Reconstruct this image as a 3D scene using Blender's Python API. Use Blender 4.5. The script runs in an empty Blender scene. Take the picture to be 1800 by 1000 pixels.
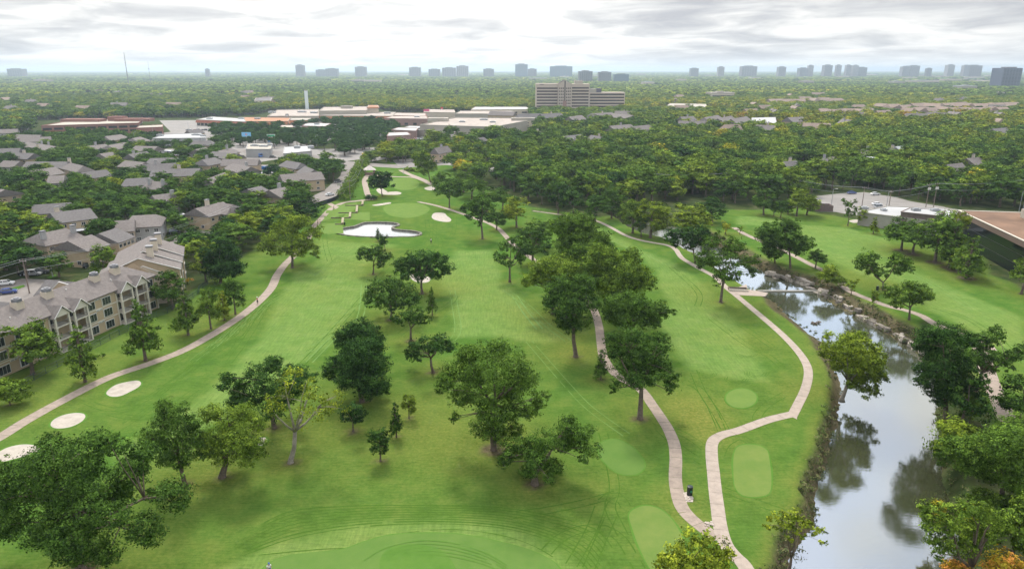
import bpy, math, random
import numpy as np
from mathutils import Vector, Matrix
rng = np.random.default_rng(7)
random.seed(7)
scn = bpy.context.scene
R = math.radians
# ---------------------------------------------------------------- camera
CH = 60.0; FPX = 1239.0; PITCH = R(16.9)
cp, sp = math.cos(PITCH), math.sin(PITCH)
cam_d = bpy.data.cameras.new('camera'); cam = bpy.data.objects.new('camera', cam_d)
scn.collection.objects.link(cam)
cam.location = (0, 0, CH); cam.rotation_euler = (R(90) - PITCH, 0, 0)
cam_d.sensor_width = 36; cam_d.lens = 36 * FPX / 1800.0
cam_d.clip_start = 0.5; cam_d.clip_end = 90000
scn.camera = cam
# ---------------------------------------------------------------- world
SUN_EL, SUN_AZ = 50.0, -14.0          # sun ahead of the camera, a little to the left, behind cloud
w = bpy.data.worlds.new('World'); scn.world = w; w.use_nodes = True
nt = w.node_tree; nt.nodes.clear()
def nd(t, **k):
    n = nt.nodes.new(t)
    for a, b in k.items(): setattr(n, a, b)
    return n
def lk(a, b): nt.links.new(a, b)
out = nd('ShaderNodeOutputWorld'); bg = nd('ShaderNodeBackground'); bg.inputs[1].default_value = 0.1
sky = nd('ShaderNodeTexSky', sky_type='NISHITA'); sky.sun_disc = False
sky.sun_elevation = R(SUN_EL); sky.sun_rotation = R(SUN_AZ); sky.air_density = 1.0; sky.dust_density = 1.5
tc = nd('ShaderNodeTexCoord'); sep = nd('ShaderNodeSeparateXYZ'); lk(tc.outputs['Generated'], sep.inputs[0])
def mth(op, a, b=None, c=None, clamp=False):
    n = nd('ShaderNodeMath', operation=op); n.use_clamp = clamp
    for i, v in enumerate((a, b, c)):
        if v is None: continue
        if isinstance(v, (int, float)): n.inputs[i].default_value = v
        else: lk(v, n.inputs[i])
    return n.outputs[0]
zz = mth('MAXIMUM', sep.outputs['Z'], 0.0)
den = mth('ADD', zz, 0.10)
cx_ = mth('DIVIDE', sep.outputs['X'], den); cy_ = mth('DIVIDE', sep.outputs['Y'], den)
comb = nd('ShaderNodeCombineXYZ'); lk(cx_, comb.inputs[0]); lk(cy_, comb.inputs[1])
def noise(vec, scale, detail, rough, dist=0.0):
    n = nd('ShaderNodeTexNoise'); lk(vec, n.inputs['Vector']); n.inputs['Scale'].default_value = scale
    n.inputs['Detail'].default_value = detail; n.inputs['Roughness'].default_value = rough
    n.inputs['Distortion'].default_value = dist
    return n.outputs['Fac']
def ramp(fac, stops, interp='LINEAR'):
    n = nd('ShaderNodeValToRGB'); lk(fac, n.inputs[0]); cr = n.color_ramp; cr.interpolation = interp
    while len(cr.elements) < len(stops): cr.elements.new(0.5)
    for e, (p_, c) in zip(cr.elements, stops): e.position = p_; e.color = (*c, 1)
    return n.outputs[0]
def mix(fac, a, b, blend='MIX'):
    n = nd('ShaderNodeMix', data_type='RGBA', blend_type=blend)
    for s, v in (('Factor', fac), ('A', a), ('B', b)):
        idx = {'Factor': 0, 'A': 6, 'B': 7}[s]
        if isinstance(v, (int, float)): n.inputs[idx].default_value = v
        elif isinstance(v, tuple): n.inputs[idx].default_value = (*v, 1)
        else: lk(v, n.inputs[idx])
    return n.outputs[2]
n1 = noise(comb.outputs[0], 1.25, 9, 0.57, 0.6)
n2 = noise(comb.outputs[0], 0.36, 5, 0.55, 0.2)
# cloud tone: grey undersides to bright white rims
shade = mth('ADD', mth('MULTIPLY', n1, 0.6), mth('MULTIPLY', n2, 0.55))
tone = ramp(shade, [(0.44, (2.3, 2.35, 2.5)), (0.53, (3.05, 3.08, 3.14)), (0.59, (3.9, 3.9, 3.85)), (0.68, (5.0, 4.9, 4.7))])
# brighter round the veiled sun, as the light through the cloud is
sunv = (math.cos(R(SUN_EL)) * math.sin(R(SUN_AZ)), math.cos(R(SUN_EL)) * math.cos(R(SUN_AZ)), math.sin(R(SUN_EL)))
dt = nd('ShaderNodeVectorMath', operation='DOT_PRODUCT'); lk(tc.outputs['Generated'], dt.inputs[0]); dt.inputs[1].default_value = sunv
glow = mth('POWER', mth('MAXIMUM', dt.outputs['Value'], 0.0), 5.0)
toneg = mix(1.0, tone, mix(glow, (1, 1, 1), (1.9, 1.85, 1.75)), 'MULTIPLY')
# an overcast sky brightens toward the zenith
zen = mth('MULTIPLY', mth('SUBTRACT', zz, 0.08), 1.3, clamp=True)
toneg = mix(1.0, toneg, mix(zen, (1, 1, 1), (2.3, 2.3, 2.26)), 'MULTIPLY')
n3 = noise(tc.outputs['Generated'], 3.4, 6, 0.55, 0.6)
high = mth('MULTIPLY', mth('SUBTRACT', sep.outputs['Z'], 0.15), 5.0, clamp=True)
toneg = mix(high, toneg, mix(1.0, toneg, ramp(n3, [(0.38, (.62, .64, .68)), (0.62, (1.3, 1.28, 1.25))]), 'MULTIPLY'))
# the shafts under the thin cloud left of the centre
azv = nd('ShaderNodeVectorMath', operation='DOT_PRODUCT'); lk(tc.outputs['Generated'], azv.inputs[0]); azv.inputs[1].default_value = (-0.10, 0.99, 0.07)
toneg = mix(mth('MULTIPLY', mth('POWER', mth('MAXIMUM', azv.outputs['Value'], 0.0), 45.0), .75), toneg, mix(1.0, toneg, (1.38, 1.36, 1.32), 'MULTIPLY'))
# cover: gaps of blue higher up
nm = noise(comb.outputs[0], 0.21, 6, 0.58, 0.3)
n4 = noise(tc.outputs['Generated'], 2.3, 6, 0.55, 0.5)
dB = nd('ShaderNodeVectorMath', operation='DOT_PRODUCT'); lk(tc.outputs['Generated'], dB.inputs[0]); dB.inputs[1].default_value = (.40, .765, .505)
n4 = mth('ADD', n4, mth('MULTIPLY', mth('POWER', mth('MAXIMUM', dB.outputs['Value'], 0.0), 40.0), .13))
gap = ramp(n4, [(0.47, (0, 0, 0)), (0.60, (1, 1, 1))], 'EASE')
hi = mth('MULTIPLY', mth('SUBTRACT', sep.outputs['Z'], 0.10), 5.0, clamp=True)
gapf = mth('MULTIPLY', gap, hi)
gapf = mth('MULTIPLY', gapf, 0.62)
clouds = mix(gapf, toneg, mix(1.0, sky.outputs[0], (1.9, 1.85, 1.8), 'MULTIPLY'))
# pale haze at the skyline
hz = mth('POWER', mth('SUBTRACT', 1.0, zz), 75.0)
fin = mix(mth('MULTIPLY', hz, 0.6), clouds, (3.7, 3.72, 3.7))
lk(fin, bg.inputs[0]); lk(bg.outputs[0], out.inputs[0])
# ---------------------------------------------------------------- sun (veiled)
sl = bpy.data.lights.new('sun', 'SUN'); sl.energy = 1.5; sl.angle = R(10); sl.color = (1, 0.95, 0.86)
so = bpy.data.objects.new('sun', sl); scn.collection.objects.link(so); so.location = (0, 0, 200)
so.rotation_euler = Vector(sunv).to_track_quat('Z', 'Y').to_euler()
scn.view_settings.view_transform = 'Standard'; scn.view_settings.look = 'None'
scn.view_settings.exposure = 1.2; scn.view_settings.gamma = 1.0; scn.view_settings.use_curve_mapping = False
scn.render.engine = 'CYCLES'
cy = scn.cycles
cy.max_bounces = 5; cy.diffuse_bounces = 2; cy.glossy_bounces = 3; cy.transmission_bounces = 3
cy.volume_bounces = 0; cy.transparent_max_bounces = 4; cy.caustics_reflective = False; cy.caustics_refractive = False
cy.use_denoising = True
cy.use_adaptive_sampling = True; cy.adaptive_threshold = 0.02

# ---------------------------------------------------------------- measuring helpers
def ray(px, py):
    dx = (px - 900) / FPX; dy = (500 - py) / FPX
    return dx, cp + dy * sp, -sp + dy * cp
def P(px, py, z=0.0):
    a, b, c = ray(px, py); t = (z - CH) / c
    return Vector((a * t, b * t, z))
def atY(px, py, Y):
    a, b, c = ray(px, py); t = Y / b
    return Vector((a * t, Y, CH + c * t)), t
def dist_t(px, py, z=0.0): return (z - CH) / ray(px, py)[2]

# ---------------------------------------------------------------- materials
MATS = {}
def mat(name, col=(.5, .5, .5), rough=.8, metal=0.0, var=0.12, vscale=0.6, bump=0.0, bscale=5.0, spec=0.3, emis=None):
    if name in MATS: return MATS[name]
    m = bpy.data.materials.new(name); m.use_nodes = True; t = m.node_tree
    b = t.nodes['Principled BSDF']; b.inputs['Roughness'].default_value = rough; b.inputs['Metallic'].default_value = metal
    b.inputs['Specular IOR Level'].default_value = spec
    c = t.nodes.new('ShaderNodeTexCoord'); n = t.nodes.new('ShaderNodeTexNoise')
    n.inputs['Scale'].default_value = vscale; n.inputs['Detail'].default_value = 5; n.inputs['Roughness'].default_value = .65
    t.links.new(c.outputs['Object'], n.inputs['Vector'])
    r = t.nodes.new('ShaderNodeValToRGB'); lo = [max(0, x * (1 - var * 1.6)) for x in col]; hi_ = [min(1, x * (1 + var * 1.6)) for x in col]
    r.color_ramp.elements[0].position = .3; r.color_ramp.elements[1].position = .7
    r.color_ramp.elements[0].color = (*lo, 1); r.color_ramp.elements[1].color = (*hi_, 1)
    t.links.new(n.outputs['Fac'], r.inputs[0]); t.links.new(r.outputs[0], b.inputs['Base Color'])
    if bump:
        n2_ = t.nodes.new('ShaderNodeTexNoise'); n2_.inputs['Scale'].default_value = bscale; n2_.inputs['Detail'].default_value = 4
        t.links.new(c.outputs['Object'], n2_.inputs['Vector'])
        bp = t.nodes.new('ShaderNodeBump'); bp.inputs['Strength'].default_value = bump; bp.inputs['Distance'].default_value = .3
        t.links.new(n2_.outputs['Fac'], bp.inputs['Height']); t.links.new(bp.outputs[0], b.inputs['Normal'])
    MATS[name] = m; return m

# ---------------------------------------------------------------- mesh helpers
def new_mesh(name, V, Fc, mats, fm=None, smooth=False):
    me = bpy.data.meshes.new(name); me.from_pydata([tuple(v) for v in V], [], Fc)
    for m in (mats if isinstance(mats, (list, tuple)) else [mats]): me.materials.append(m)
    if fm is not None: me.polygons.foreach_set('material_index', fm)
    if smooth: me.polygons.foreach_set('use_smooth', [True] * len(me.polygons))
    me.update(); return me
def quads_mesh(name, V, nq, mats, attr=None, smooth=False):
    """V: (nq*4,3) array"""
    me = bpy.data.meshes.new(name); n = nq * 4
    me.vertices.add(n); me.vertices.foreach_set('co', V.astype(np.float32).ravel())
    me.loops.add(n); me.loops.foreach_set('vertex_index', np.arange(n, dtype=np.int32))
    me.polygons.add(nq); me.polygons.foreach_set('loop_start', np.arange(0, n, 4, dtype=np.int32))
    for m in (mats if isinstance(mats, (list, tuple)) else [mats]): me.materials.append(m)
    if attr is not None:
        a = me.attributes.new('lv', 'FLOAT', 'POINT'); a.data.foreach_set('value', np.repeat(attr, 4).astype(np.float32))
    me.update(calc_edges=True); return me
class MB:
    def __init__(s): s.V = []; s.F = []; s.M = []
    def add(s, vs, fs, mi=0):
        o = len(s.V); s.V += [tuple(v) for v in vs]; s.F += [tuple(o + i for i in f) for f in fs]; s.M += [mi] * len(fs); return s
    def box(s, x0, x1, y0, y1, z0, z1, mi=0, rot=0, c=(0, 0)):
        vs = []
        for z in (z0, z1):
            for x, y in ((x0, y0), (x1, y0), (x1, y1), (x0, y1)):
                if rot:
                    dx, dy = x - c[0], y - c[1]; x, y = c[0] + dx * math.cos(rot) - dy * math.sin(rot), c[1] + dx * math.sin(rot) + dy * math.cos(rot)
                vs.append((x, y, z))
        return s.add(vs, [(3, 2, 1, 0), (4, 5, 6, 7), (0, 1, 5, 4), (1, 2, 6, 5), (2, 3, 7, 6), (3, 0, 4, 7)], mi)
    def prism(s, poly, z0, z1, mi=0, top_mi=None):
        n = len(poly); vs = [(x, y, z0) for x, y in poly] + [(x, y, z1) for x, y in poly]
        ar = sum(poly[i][0] * poly[(i + 1) % n][1] - poly[(i + 1) % n][0] * poly[i][1] for i in range(n))
        sides = [(i, (i + 1) % n, n + (i + 1) % n, n + i) for i in range(n)]
        top = [tuple(range(n, 2 * n))]; bot = [tuple(range(n - 1, -1, -1))]
        if ar < 0: sides = [tuple(reversed(f)) for f in sides]; top = [tuple(reversed(top[0]))]; bot = [tuple(reversed(bot[0]))]
        o = len(s.V); s.add(vs, sides + bot, mi); s.F += [tuple(o + i for i in top[0])]; s.M += [mi if top_mi is None else top_mi]; return s
    def tube(s, pts, rads, n=6, mi=0):
        rings = []
        for i, p in enumerate(pts):
            p = Vector(p); d = (Vector(pts[min(i + 1, len(pts) - 1)]) - Vector(pts[max(i - 1, 0)])).normalized()
            a = d.cross(Vector((0.3, 1, .1))); a = a.normalized() if a.length > 1e-4 else Vector((1, 0, 0)); b = d.cross(a)
            rings.append([p + (a * math.cos(2 * math.pi * k / n) + b * math.sin(2 * math.pi * k / n)) * rads[i] for k in range(n)])
        vs = [v for r in rings for v in r]; fs = []
        for i in range(len(pts) - 1):
            for k in range(n): fs.append((i * n + k, i * n + (k + 1) % n, (i + 1) * n + (k + 1) % n, (i + 1) * n + k))
        fs.append(tuple(range(n - 1, -1, -1))); fs.append(tuple((len(pts) - 1) * n + k for k in range(n)))
        return s.add(vs, fs, mi)
    def sphere(s, c, r, mi=0, nu=8, nv=5, sx=1, sy=1, sz=1):
        vs = [(c[0], c[1], c[2] + r * sz)]; fs = []
        for j in range(1, nv):
            th = math.pi * j / nv
            for i in range(nu):
                ph = 2 * math.pi * i / nu
                vs.append((c[0] + r * sx * math.sin(th) * math.cos(ph), c[1] + r * sy * math.sin(th) * math.sin(ph), c[2] + r * sz * math.cos(th)))
        vs.append((c[0], c[1], c[2] - r * sz)); L = len(vs) - 1
        for i in range(nu): fs.append((0, 1 + i, 1 + (i + 1) % nu))
        for j in range(nv - 2):
            for i in range(nu): a = 1 + j * nu; fs.append((a + i, a + nu + i, a + nu + (i + 1) % nu, a + (i + 1) % nu))
        a = 1 + (nv - 2) * nu
        for i in range(nu): fs.append((a + i, L, a + (i + 1) % nu))
        return s.add(vs, fs, mi)
    def mesh(s, name, mats, smooth=False): return new_mesh(name, s.V, s.F, mats, s.M, smooth)
    def build(s, name, mats, parent=None, smooth=False): return link(name, s.mesh(name, mats, smooth), parent)
def link(name, data, parent=None, loc=None, rz=None, scale=None):
    o = bpy.data.objects.new(name, data); scn.collection.objects.link(o)
    if parent: o.parent = parent
    if loc is not None: o.location = loc
    if rz is not None: o.rotation_euler = (0, 0, rz)
    if scale is not None: o.scale = scale
    return o
def tag(o, label, cat, group=None, kind=None):
    if label: o['label'] = label
    if cat: o['category'] = cat
    if group: o['group'] = group
    if kind: o['kind'] = kind
    return o
def thing(name, label, cat, loc=(0, 0, 0), rz=0, group=None, scale=None):
    return tag(link(name, None, None, loc, rz, scale), label, cat, group)
def structure(o): o['kind'] = 'structure'; return o

def in_poly(X, Y, poly):
    ins = np.zeros(X.shape, bool); n = len(poly)
    for i in range(n):
        x0, y0 = poly[i]; x1, y1 = poly[(i + 1) % n]
        if y0 == y1: continue
        c = ((y0 > Y) != (y1 > Y)) & (X < (x1 - x0) * (Y - y0) / (y1 - y0) + x0)
        ins ^= c
    return ins
def seg_dist(X, Y, pts, closed=True):
    D = np.full(X.shape, 1e9); n = len(pts)
    for i in range(n if closed else n - 1):
        x0, y0 = pts[i]; x1, y1 = pts[(i + 1) % n]; dx, dy = x1 - x0, y1 - y0
        t = np.clip(((X - x0) * dx + (Y - y0) * dy) / max(dx * dx + dy * dy, 1e-9), 0, 1)
        D = np.minimum(D, np.hypot(X - x0 - t * dx, Y - y0 - t * dy))
    return D
def sdf(X, Y, poly):
    d = seg_dist(X, Y, poly); return np.where(in_poly(X, Y, poly), -d, d)
def smooth(t): t = np.clip(t, 0, 1); return t * t * (3 - 2 * t)
def spline(pts, n=6, closed=False):
    pts = [Vector(p) for p in pts]; N = len(pts); out_ = []
    for i in range(N if closed else N - 1):
        g = lambda k: pts[k % N] if closed else pts[min(max(k, 0), N - 1)]
        p0, p1, p2, p3 = g(i - 1), g(i), g(i + 1), g(i + 2)
        for k in range(n):
            t = k / n
            out_.append(0.5 * ((2 * p1) + (p2 - p0) * t + (2 * p0 - 5 * p1 + 4 * p2 - p3) * t * t + (3 * p1 - p0 - 3 * p2 + p3) * t ** 3))
    if not closed: out_.append(pts[-1])
    return out_
def pxy(L, z=0.0): return [tuple(P(x, y, z)[:2]) for x, y in L]
# ================================================================ THE GROUND
WZ = -2.6
creek_px_l = [(1080,388),(1092,394),(1112,408),(1130,416),(1150,423),(1172,427),(1195,440),(1225,455),(1262,478),(1300,500),(1335,520),(1362,531),(1377,552),(1400,568),(1418,583),(1436,596),(1452,608),(1466,640),(1474,675),(1476,712),(1470,738),(1461,765),(1451,810),(1438,842),(1428,880),(1432,905),(1412,940),(1391,972),(1382,1000),(1360,1060),(1340,1120)]
creek_px_r = [(1060,378),(1080,373),(1115,380),(1155,389),(1195,402),(1235,422),(1278,445),(1312,466),(1356,486),(1390,498),(1418,504),(1446,520),(1468,536),(1500,554),(1536,573),(1558,587),(1596,608),(1622,628),(1640,660),(1646,700),(1650,750),(1658,800),(1664,850),(1670,890),(1690,940),(1702,1000),(1730,1060),(1760,1120)]
creek = [tuple(v[:2]) for v in spline([(*q, 0) for q in pxy(creek_px_l, WZ)], 3)] + [tuple(v[:2]) for v in spline([(*q, 0) for q in reversed(pxy(creek_px_r, WZ))], 3)]
pond_px = [(590,409),(602,403),(625,399),(640,393),(670,392),(697,394),(700,398),(690,401),(697,405),(720,407),(740,411),(730,417),(700,418),(650,418),(610,415)]
pond = [tuple(v[:2]) for v in spline([(*q, 0) for q in pxy(pond_px, -0.5)], 5, True)]

def axis(a0, a1, step0, step1, far, backfar):
    v = [a0]; 
    while v[-1] < a1: f = (v[-1] - a0) / (a1 - a0); v.append(v[-1] + step0 + (step1 - step0) * f)
    s = step1; up = []
    x = v[-1]
    while x < far: s *= 1.5; x += s; up.append(x)
    s = step0; dn = []; x = a0
    while x > backfar: s *= 1.6; x -= s; dn.append(x)
    return np.array(dn[::-1] + v + up)
gx = axis(-215, 262, 1.15, 1.15, 32000, -32000)
gy = axis(52, 470, 0.85, 1.9, 36000, -3000)
GX, GY = np.meshgrid(gx, gy)
near = (GX > -230) & (GX < 275) & (GY > 40) & (GY < 490)
Xn, Yn = GX[near], GY[near]
def n2d(x, y, s, seed):
    r = np.random.default_rng(seed); o = np.zeros_like(x)
    for k in range(7):
        a = r.uniform(0, 6.28); f = s * (1.0 + .55 * k) * r.uniform(.7, 1.3); o += np.sin(x * f * math.cos(a) + y * f * math.sin(a) + r.uniform(0, 6.28)) / (1 + .5 * k)
    return o / 3.0
Z = np.zeros(GX.shape)
dc = sdf(Xn, Yn, creek) + 0.5 * n2d(Xn, Yn, 0.5, 3)
dp = sdf(Xn, Yn, pond)
# bank: steep rise from the water to the lawn, rougher on the far (right) side
right = smooth((Xn - 62) / 10.0) * smooth((Yn - 120) / 30)
bw = 2.3 + 3.4 * right
zb = np.where(dc < 0, WZ - 1.0 * smooth(-dc / 3), WZ + (0 - WZ) * smooth(dc / bw) ** 0.8)
zb = zb + np.where((dc > 0) & (dc < bw), 0.35 * n2d(Xn, Yn, 1.3, 5) * (1 - dc / bw), 0)
zn = np.minimum(zb, 0.0)
zn = np.where(dp < 1.0, np.minimum(zn, -0.5 - 0.6 * smooth((0.6 - dp) / 1.2)), zn)
# soft swells in the lawn, mounds round the greens
def blob(cx, cy, r, h): return h * np.exp(-((Xn - cx) ** 2 + (Yn - cy) ** 2) / (r * r))
zn = zn + np.where(dc > bw, 0, 0)
Z[near] = zn
N = GX.size
idx = np.arange(N).reshape(GX.shape)
q = np.stack([idx[:-1, :-1], idx[:-1, 1:], idx[1:, 1:], idx[1:, :-1]], -1).reshape(-1, 4)
me = bpy.data.meshes.new('ground')
me.vertices.add(N); me.vertices.foreach_set('co', np.stack([GX, GY, Z], -1).astype(np.float32).ravel())
me.loops.add(q.size); me.loops.foreach_set('vertex_index', q.astype(np.int32).ravel())
me.polygons.add(len(q)); me.polygons.foreach_set('loop_start', np.arange(0, q.size, 4, dtype=np.int32))
me.polygons.foreach_set('use_smooth', np.ones(len(q), bool))
me.update(calc_edges=True)
# what grows where: r = close-mown fairway, g = dry/yellow, b = bare earth, a = woodland floor
fw_px = [
 [(200,800),(330,715),(455,600),(497,520),(520,478),(560,455),(632,462),(655,490),(640,530),(610,570),(575,610),(520,650),(430,700),(340,760),(260,810)],
 [(560,420),(600,425),(700,430),(640,470),(560,460)],
 [(775,495),(800,440),(860,440),(890,500),(950,560),(1000,600),(930,600),(870,590),(800,590),(790,540)],
 [(980,390),(1040,395),(1110,430),(1180,460),(1235,500),(1290,560),(1330,620),(1350,670),(1290,665),(1215,650),(1170,610),(1160,560),(1180,530),(1150,470),(1080,425),(1000,405)],
 [(1400,395),(1480,400),(1560,420),(1600,470),(1700,520),(1800,560),(1800,640),(1740,600),(1640,545),(1600,500),(1500,480),(1430,440)],
 [(1300,380),(1400,385),(1380,400),(1290,395)],
 [(380,1000),(480,950),(620,915),(760,905),(900,925),(990,975),(1020,1010),(1000,1100),(500,1100),(300,1100)],
]
fair = np.zeros(Xn.shape)
for pl in fw_px:
    d = sdf(Xn, Yn, pxy(pl)); fair = np.maximum(fair, smooth(0.5 - (d + 1.2 * n2d(Xn, Yn, .12, 9)) / 3.0))
dry = np.zeros(Xn.shape)
for px_, py_, r_, a_ in [(1232,735,5,1.0),(1215,715,6,.8),(1240,760,4,.9),(1190,690,9,.35),(760,760,16,.5),(720,715,9,.5),(850,760,10,.4),(700,560,10,.4),(660,470,10,.35),(730,500,10,.4),(960,560,9,.5),(975,590,8,.5),(1150,730,8,.5),(1190,880,4,.6),(1205,905,3,.7),(1290,540,10,.35),(1240,515,12,.35),(1700,470,14,.25),(1475,380,12,.35),(60,700,14,.45),(150,650,10,.4),(330,570,12,.4),(480,440,12,.4),(350,840,7,.45),(900,800,9,.4),(1060,850,7,.3),(1435,690,6,.6),(1450,640,5,.5),(1600,520,7,.45),(1540,500,8,.45),(1500,490,8,.4),(200,960,8,.4),(590,690,10,.35),(560,750,12,.45),(1010,620,7,.7),(995,600,6,.6),(1330,600,8,.3),(640,380,8,.25),(1080,790,6,.25)]:
    c = P(px_, py_); dry = np.maximum(dry, a_ * np.exp(-(((Xn - c.x) ** 2 + (Yn - c.y) ** 2) / (r_ * r_ * 1.6))))
dry = np.maximum(dry, smooth((1.9 - np.abs(dc - bw - .3)) / 1.9) * .4 * (dc > 0))
dirt = smooth((bw * 0.98 - dc) / 1.2)
TREE_RINGS = []      # filled by the tree tables below, then written into the attribute
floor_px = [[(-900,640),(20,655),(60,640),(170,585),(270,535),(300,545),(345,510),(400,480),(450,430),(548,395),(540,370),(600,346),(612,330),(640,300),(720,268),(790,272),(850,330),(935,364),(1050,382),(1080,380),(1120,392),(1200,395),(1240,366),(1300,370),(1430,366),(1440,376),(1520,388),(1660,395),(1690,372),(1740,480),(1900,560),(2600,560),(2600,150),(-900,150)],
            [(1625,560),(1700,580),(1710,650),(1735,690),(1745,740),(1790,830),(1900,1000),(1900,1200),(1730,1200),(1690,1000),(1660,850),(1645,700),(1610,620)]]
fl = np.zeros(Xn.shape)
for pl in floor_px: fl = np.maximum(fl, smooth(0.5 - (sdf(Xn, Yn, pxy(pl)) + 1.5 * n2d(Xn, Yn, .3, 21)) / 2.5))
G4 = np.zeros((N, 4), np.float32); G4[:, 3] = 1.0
nf = near.ravel(); 
lawn_left = sdf(Xn, Yn, pxy([(-900,700),(-50,680),(40,655),(170,590),(276,545),(310,548),(350,505),(440,445),(480,470),(400,560),(200,660),(0,770),(-900,1100)]))
fl = np.where(lawn_left < 0, fl * .0, fl)
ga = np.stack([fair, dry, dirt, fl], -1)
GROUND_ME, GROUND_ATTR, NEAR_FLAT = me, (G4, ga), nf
def finish_ground():
    for c, r, kind in TREE_RINGS:
        d = np.hypot(Xn - c[0], Yn - c[1])
        if kind: ga[:, 2] = np.maximum(ga[:, 2], smooth((r - d) / .8))
        ga[:, 1] = np.maximum(ga[:, 1], .55 * np.exp(-(d / (r * 3.5)) ** 2))
        ga[:, 0] *= 1 - .6 * np.exp(-(d / (r * 4)) ** 2)
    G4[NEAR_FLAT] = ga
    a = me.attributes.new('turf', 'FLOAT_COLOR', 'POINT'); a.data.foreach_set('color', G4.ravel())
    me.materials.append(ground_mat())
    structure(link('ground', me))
def ground_mat():
    m = bpy.data.materials.new('turf'); m.use_nodes = True; t = m.node_tree; L = t.links.new; b = t.nodes['Principled BSDF']
    b.inputs['Roughness'].default_value = 1.0; b.inputs['Specular IOR Level'].default_value = .0
    at = t.nodes.new('ShaderNodeAttribute'); at.attribute_name = 'turf'; se = t.nodes.new('ShaderNodeSeparateColor'); L(at.outputs['Color'], se.inputs[0])
    tcn = t.nodes.new('ShaderNodeTexCoord')
    def no(s, d=5, r=.6, vec=None):
        n = t.nodes.new('ShaderNodeTexNoise'); n.inputs['Scale'].default_value = s; n.inputs['Detail'].default_value = d; n.inputs['Roughness'].default_value = r
        L(vec or tcn.outputs['Object'], n.inputs['Vector']); return n.outputs['Fac']
    def rp(f, stops):
        n = t.nodes.new('ShaderNodeValToRGB'); L(f, n.inputs[0])
        while len(n.color_ramp.elements) < len(stops): n.color_ramp.elements.new(.5)
        for e, (p_, c) in zip(n.color_ramp.elements, stops): e.position = p_; e.color = (*c, 1)
        return n.outputs[0]
    def mx(f, a, b_, bl='MIX'):
        n = t.nodes.new('ShaderNodeMix'); n.data_type = 'RGBA'; n.blend_type = bl
        for i, v in ((0, f), (6, a), (7, b_)):
            if isinstance(v, (int, float)): n.inputs[i].default_value = v
            elif isinstance(v, tuple): n.inputs[i].default_value = (*v, 1)
            else: L(v, n.inputs[i])
        return n.outputs[2]
    def ma(op, a, b_, cl=True):
        n = t.nodes.new('ShaderNodeMath'); n.operation = op; n.use_clamp = cl
        for i, v in ((0, a), (1, b_)):
            if isinstance(v, (int, float)): n.inputs[i].default_value = v
            else: L(v, n.inputs[i])
        return n.outputs[0]
    big = no(.035, 4, .55); mid = no(.22, 5, .6); fine = no(1.8, 4, .7); fib = no(7, 3, .7)
    rough = rp(mid, [(.28, (.042, .102, .016)), (.5, (.063, .131, .022)), (.72, (.100, .152, .031))])
    fairw = rp(mid, [(.28, (.090, .166, .036)), (.5, (.114, .189, .045)), (.74, (.144, .206, .056))])
    g = mx(se.outputs[0], rough, fairw)
    dn = ma('ADD', ma('MULTIPLY', rp(big, [(.44, (0, 0, 0)), (.68, (1, 1, 1))]), .30), ma('MULTIPLY', se.outputs[1], 1.0))
    dn = ma('MULTIPLY', dn, rp(fine, [(.25, (.45, .45, .45)), (.7, (1, 1, 1))]))
    g = mx(dn, g, rp(fine, [(.3, (.125, .145, .026)), (.7, (.19, .185, .048))]))
    g = mx(ma('MULTIPLY', rp(fib, [(.3, (0, 0, 0)), (.75, (1, 1, 1))]), .40), g, mx(1.0, g, (1.5, 1.4, 1.5), 'MULTIPLY'))
    g = mx(ma('MULTIPLY', rp(fine, [(.35, (1, 1, 1)), (.6, (0, 0, 0))]), .35), g, mx(1.0, g, (.6, .68, .6), 'MULTIPLY'))
    mp2 = t.nodes.new('ShaderNodeMapping'); mp2.inputs['Scale'].default_value = (.35, 3.2, 1); mp2.inputs['Rotation'].default_value = (0, 0, .5); L(tcn.outputs['Object'], mp2.inputs[0]); st1 = no(1.0, 5, .65, mp2.outputs[0])
    mp3 = t.nodes.new('ShaderNodeMapping'); mp3.inputs['Scale'].default_value = (2.4, .22, 1); mp3.inputs['Rotation'].default_value = (0, 0, .25); L(tcn.outputs['Object'], mp3.inputs[0]); st2 = no(1.0, 4, .6, mp3.outputs[0])
    g = mx(1.0, g, rp(st1, [(.3, (.80, .82, .80)), (.5, (1, 1, 1)), (.72, (1.16, 1.14, 1.16))]), 'MULTIPLY')
    g = mx(se.outputs[0], g, mx(1.0, g, rp(st2, [(.35, (.86, .89, .86)), (.65, (1.12, 1.1, 1.1))]), 'MULTIPLY'))
    dirtc = rp(no(1.1, 6, .75), [(.25, (.028, .034, .014)), (.42, (.07, .062, .035)), (.58, (.13, .105, .065)), (.75, (.055, .075, .022))])
    dm = ma('MULTIPLY', se.outputs[2], rp(fine, [(.15, (.5, .5, .5)), (.5, (1, 1, 1))]))
    g = mx(dm, g, dirtc)
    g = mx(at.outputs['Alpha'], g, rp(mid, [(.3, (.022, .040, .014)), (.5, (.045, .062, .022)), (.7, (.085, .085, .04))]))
    L(g, b.inputs['Base Color'])
    bp = t.nodes.new('ShaderNodeBump'); bp.inputs['Strength'].default_value = .55; bp.inputs['Distance'].default_value = .25
    L(fine, bp.inputs['Height']); L(bp.outputs[0], b.inputs['Normal'])
    return m

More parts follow.
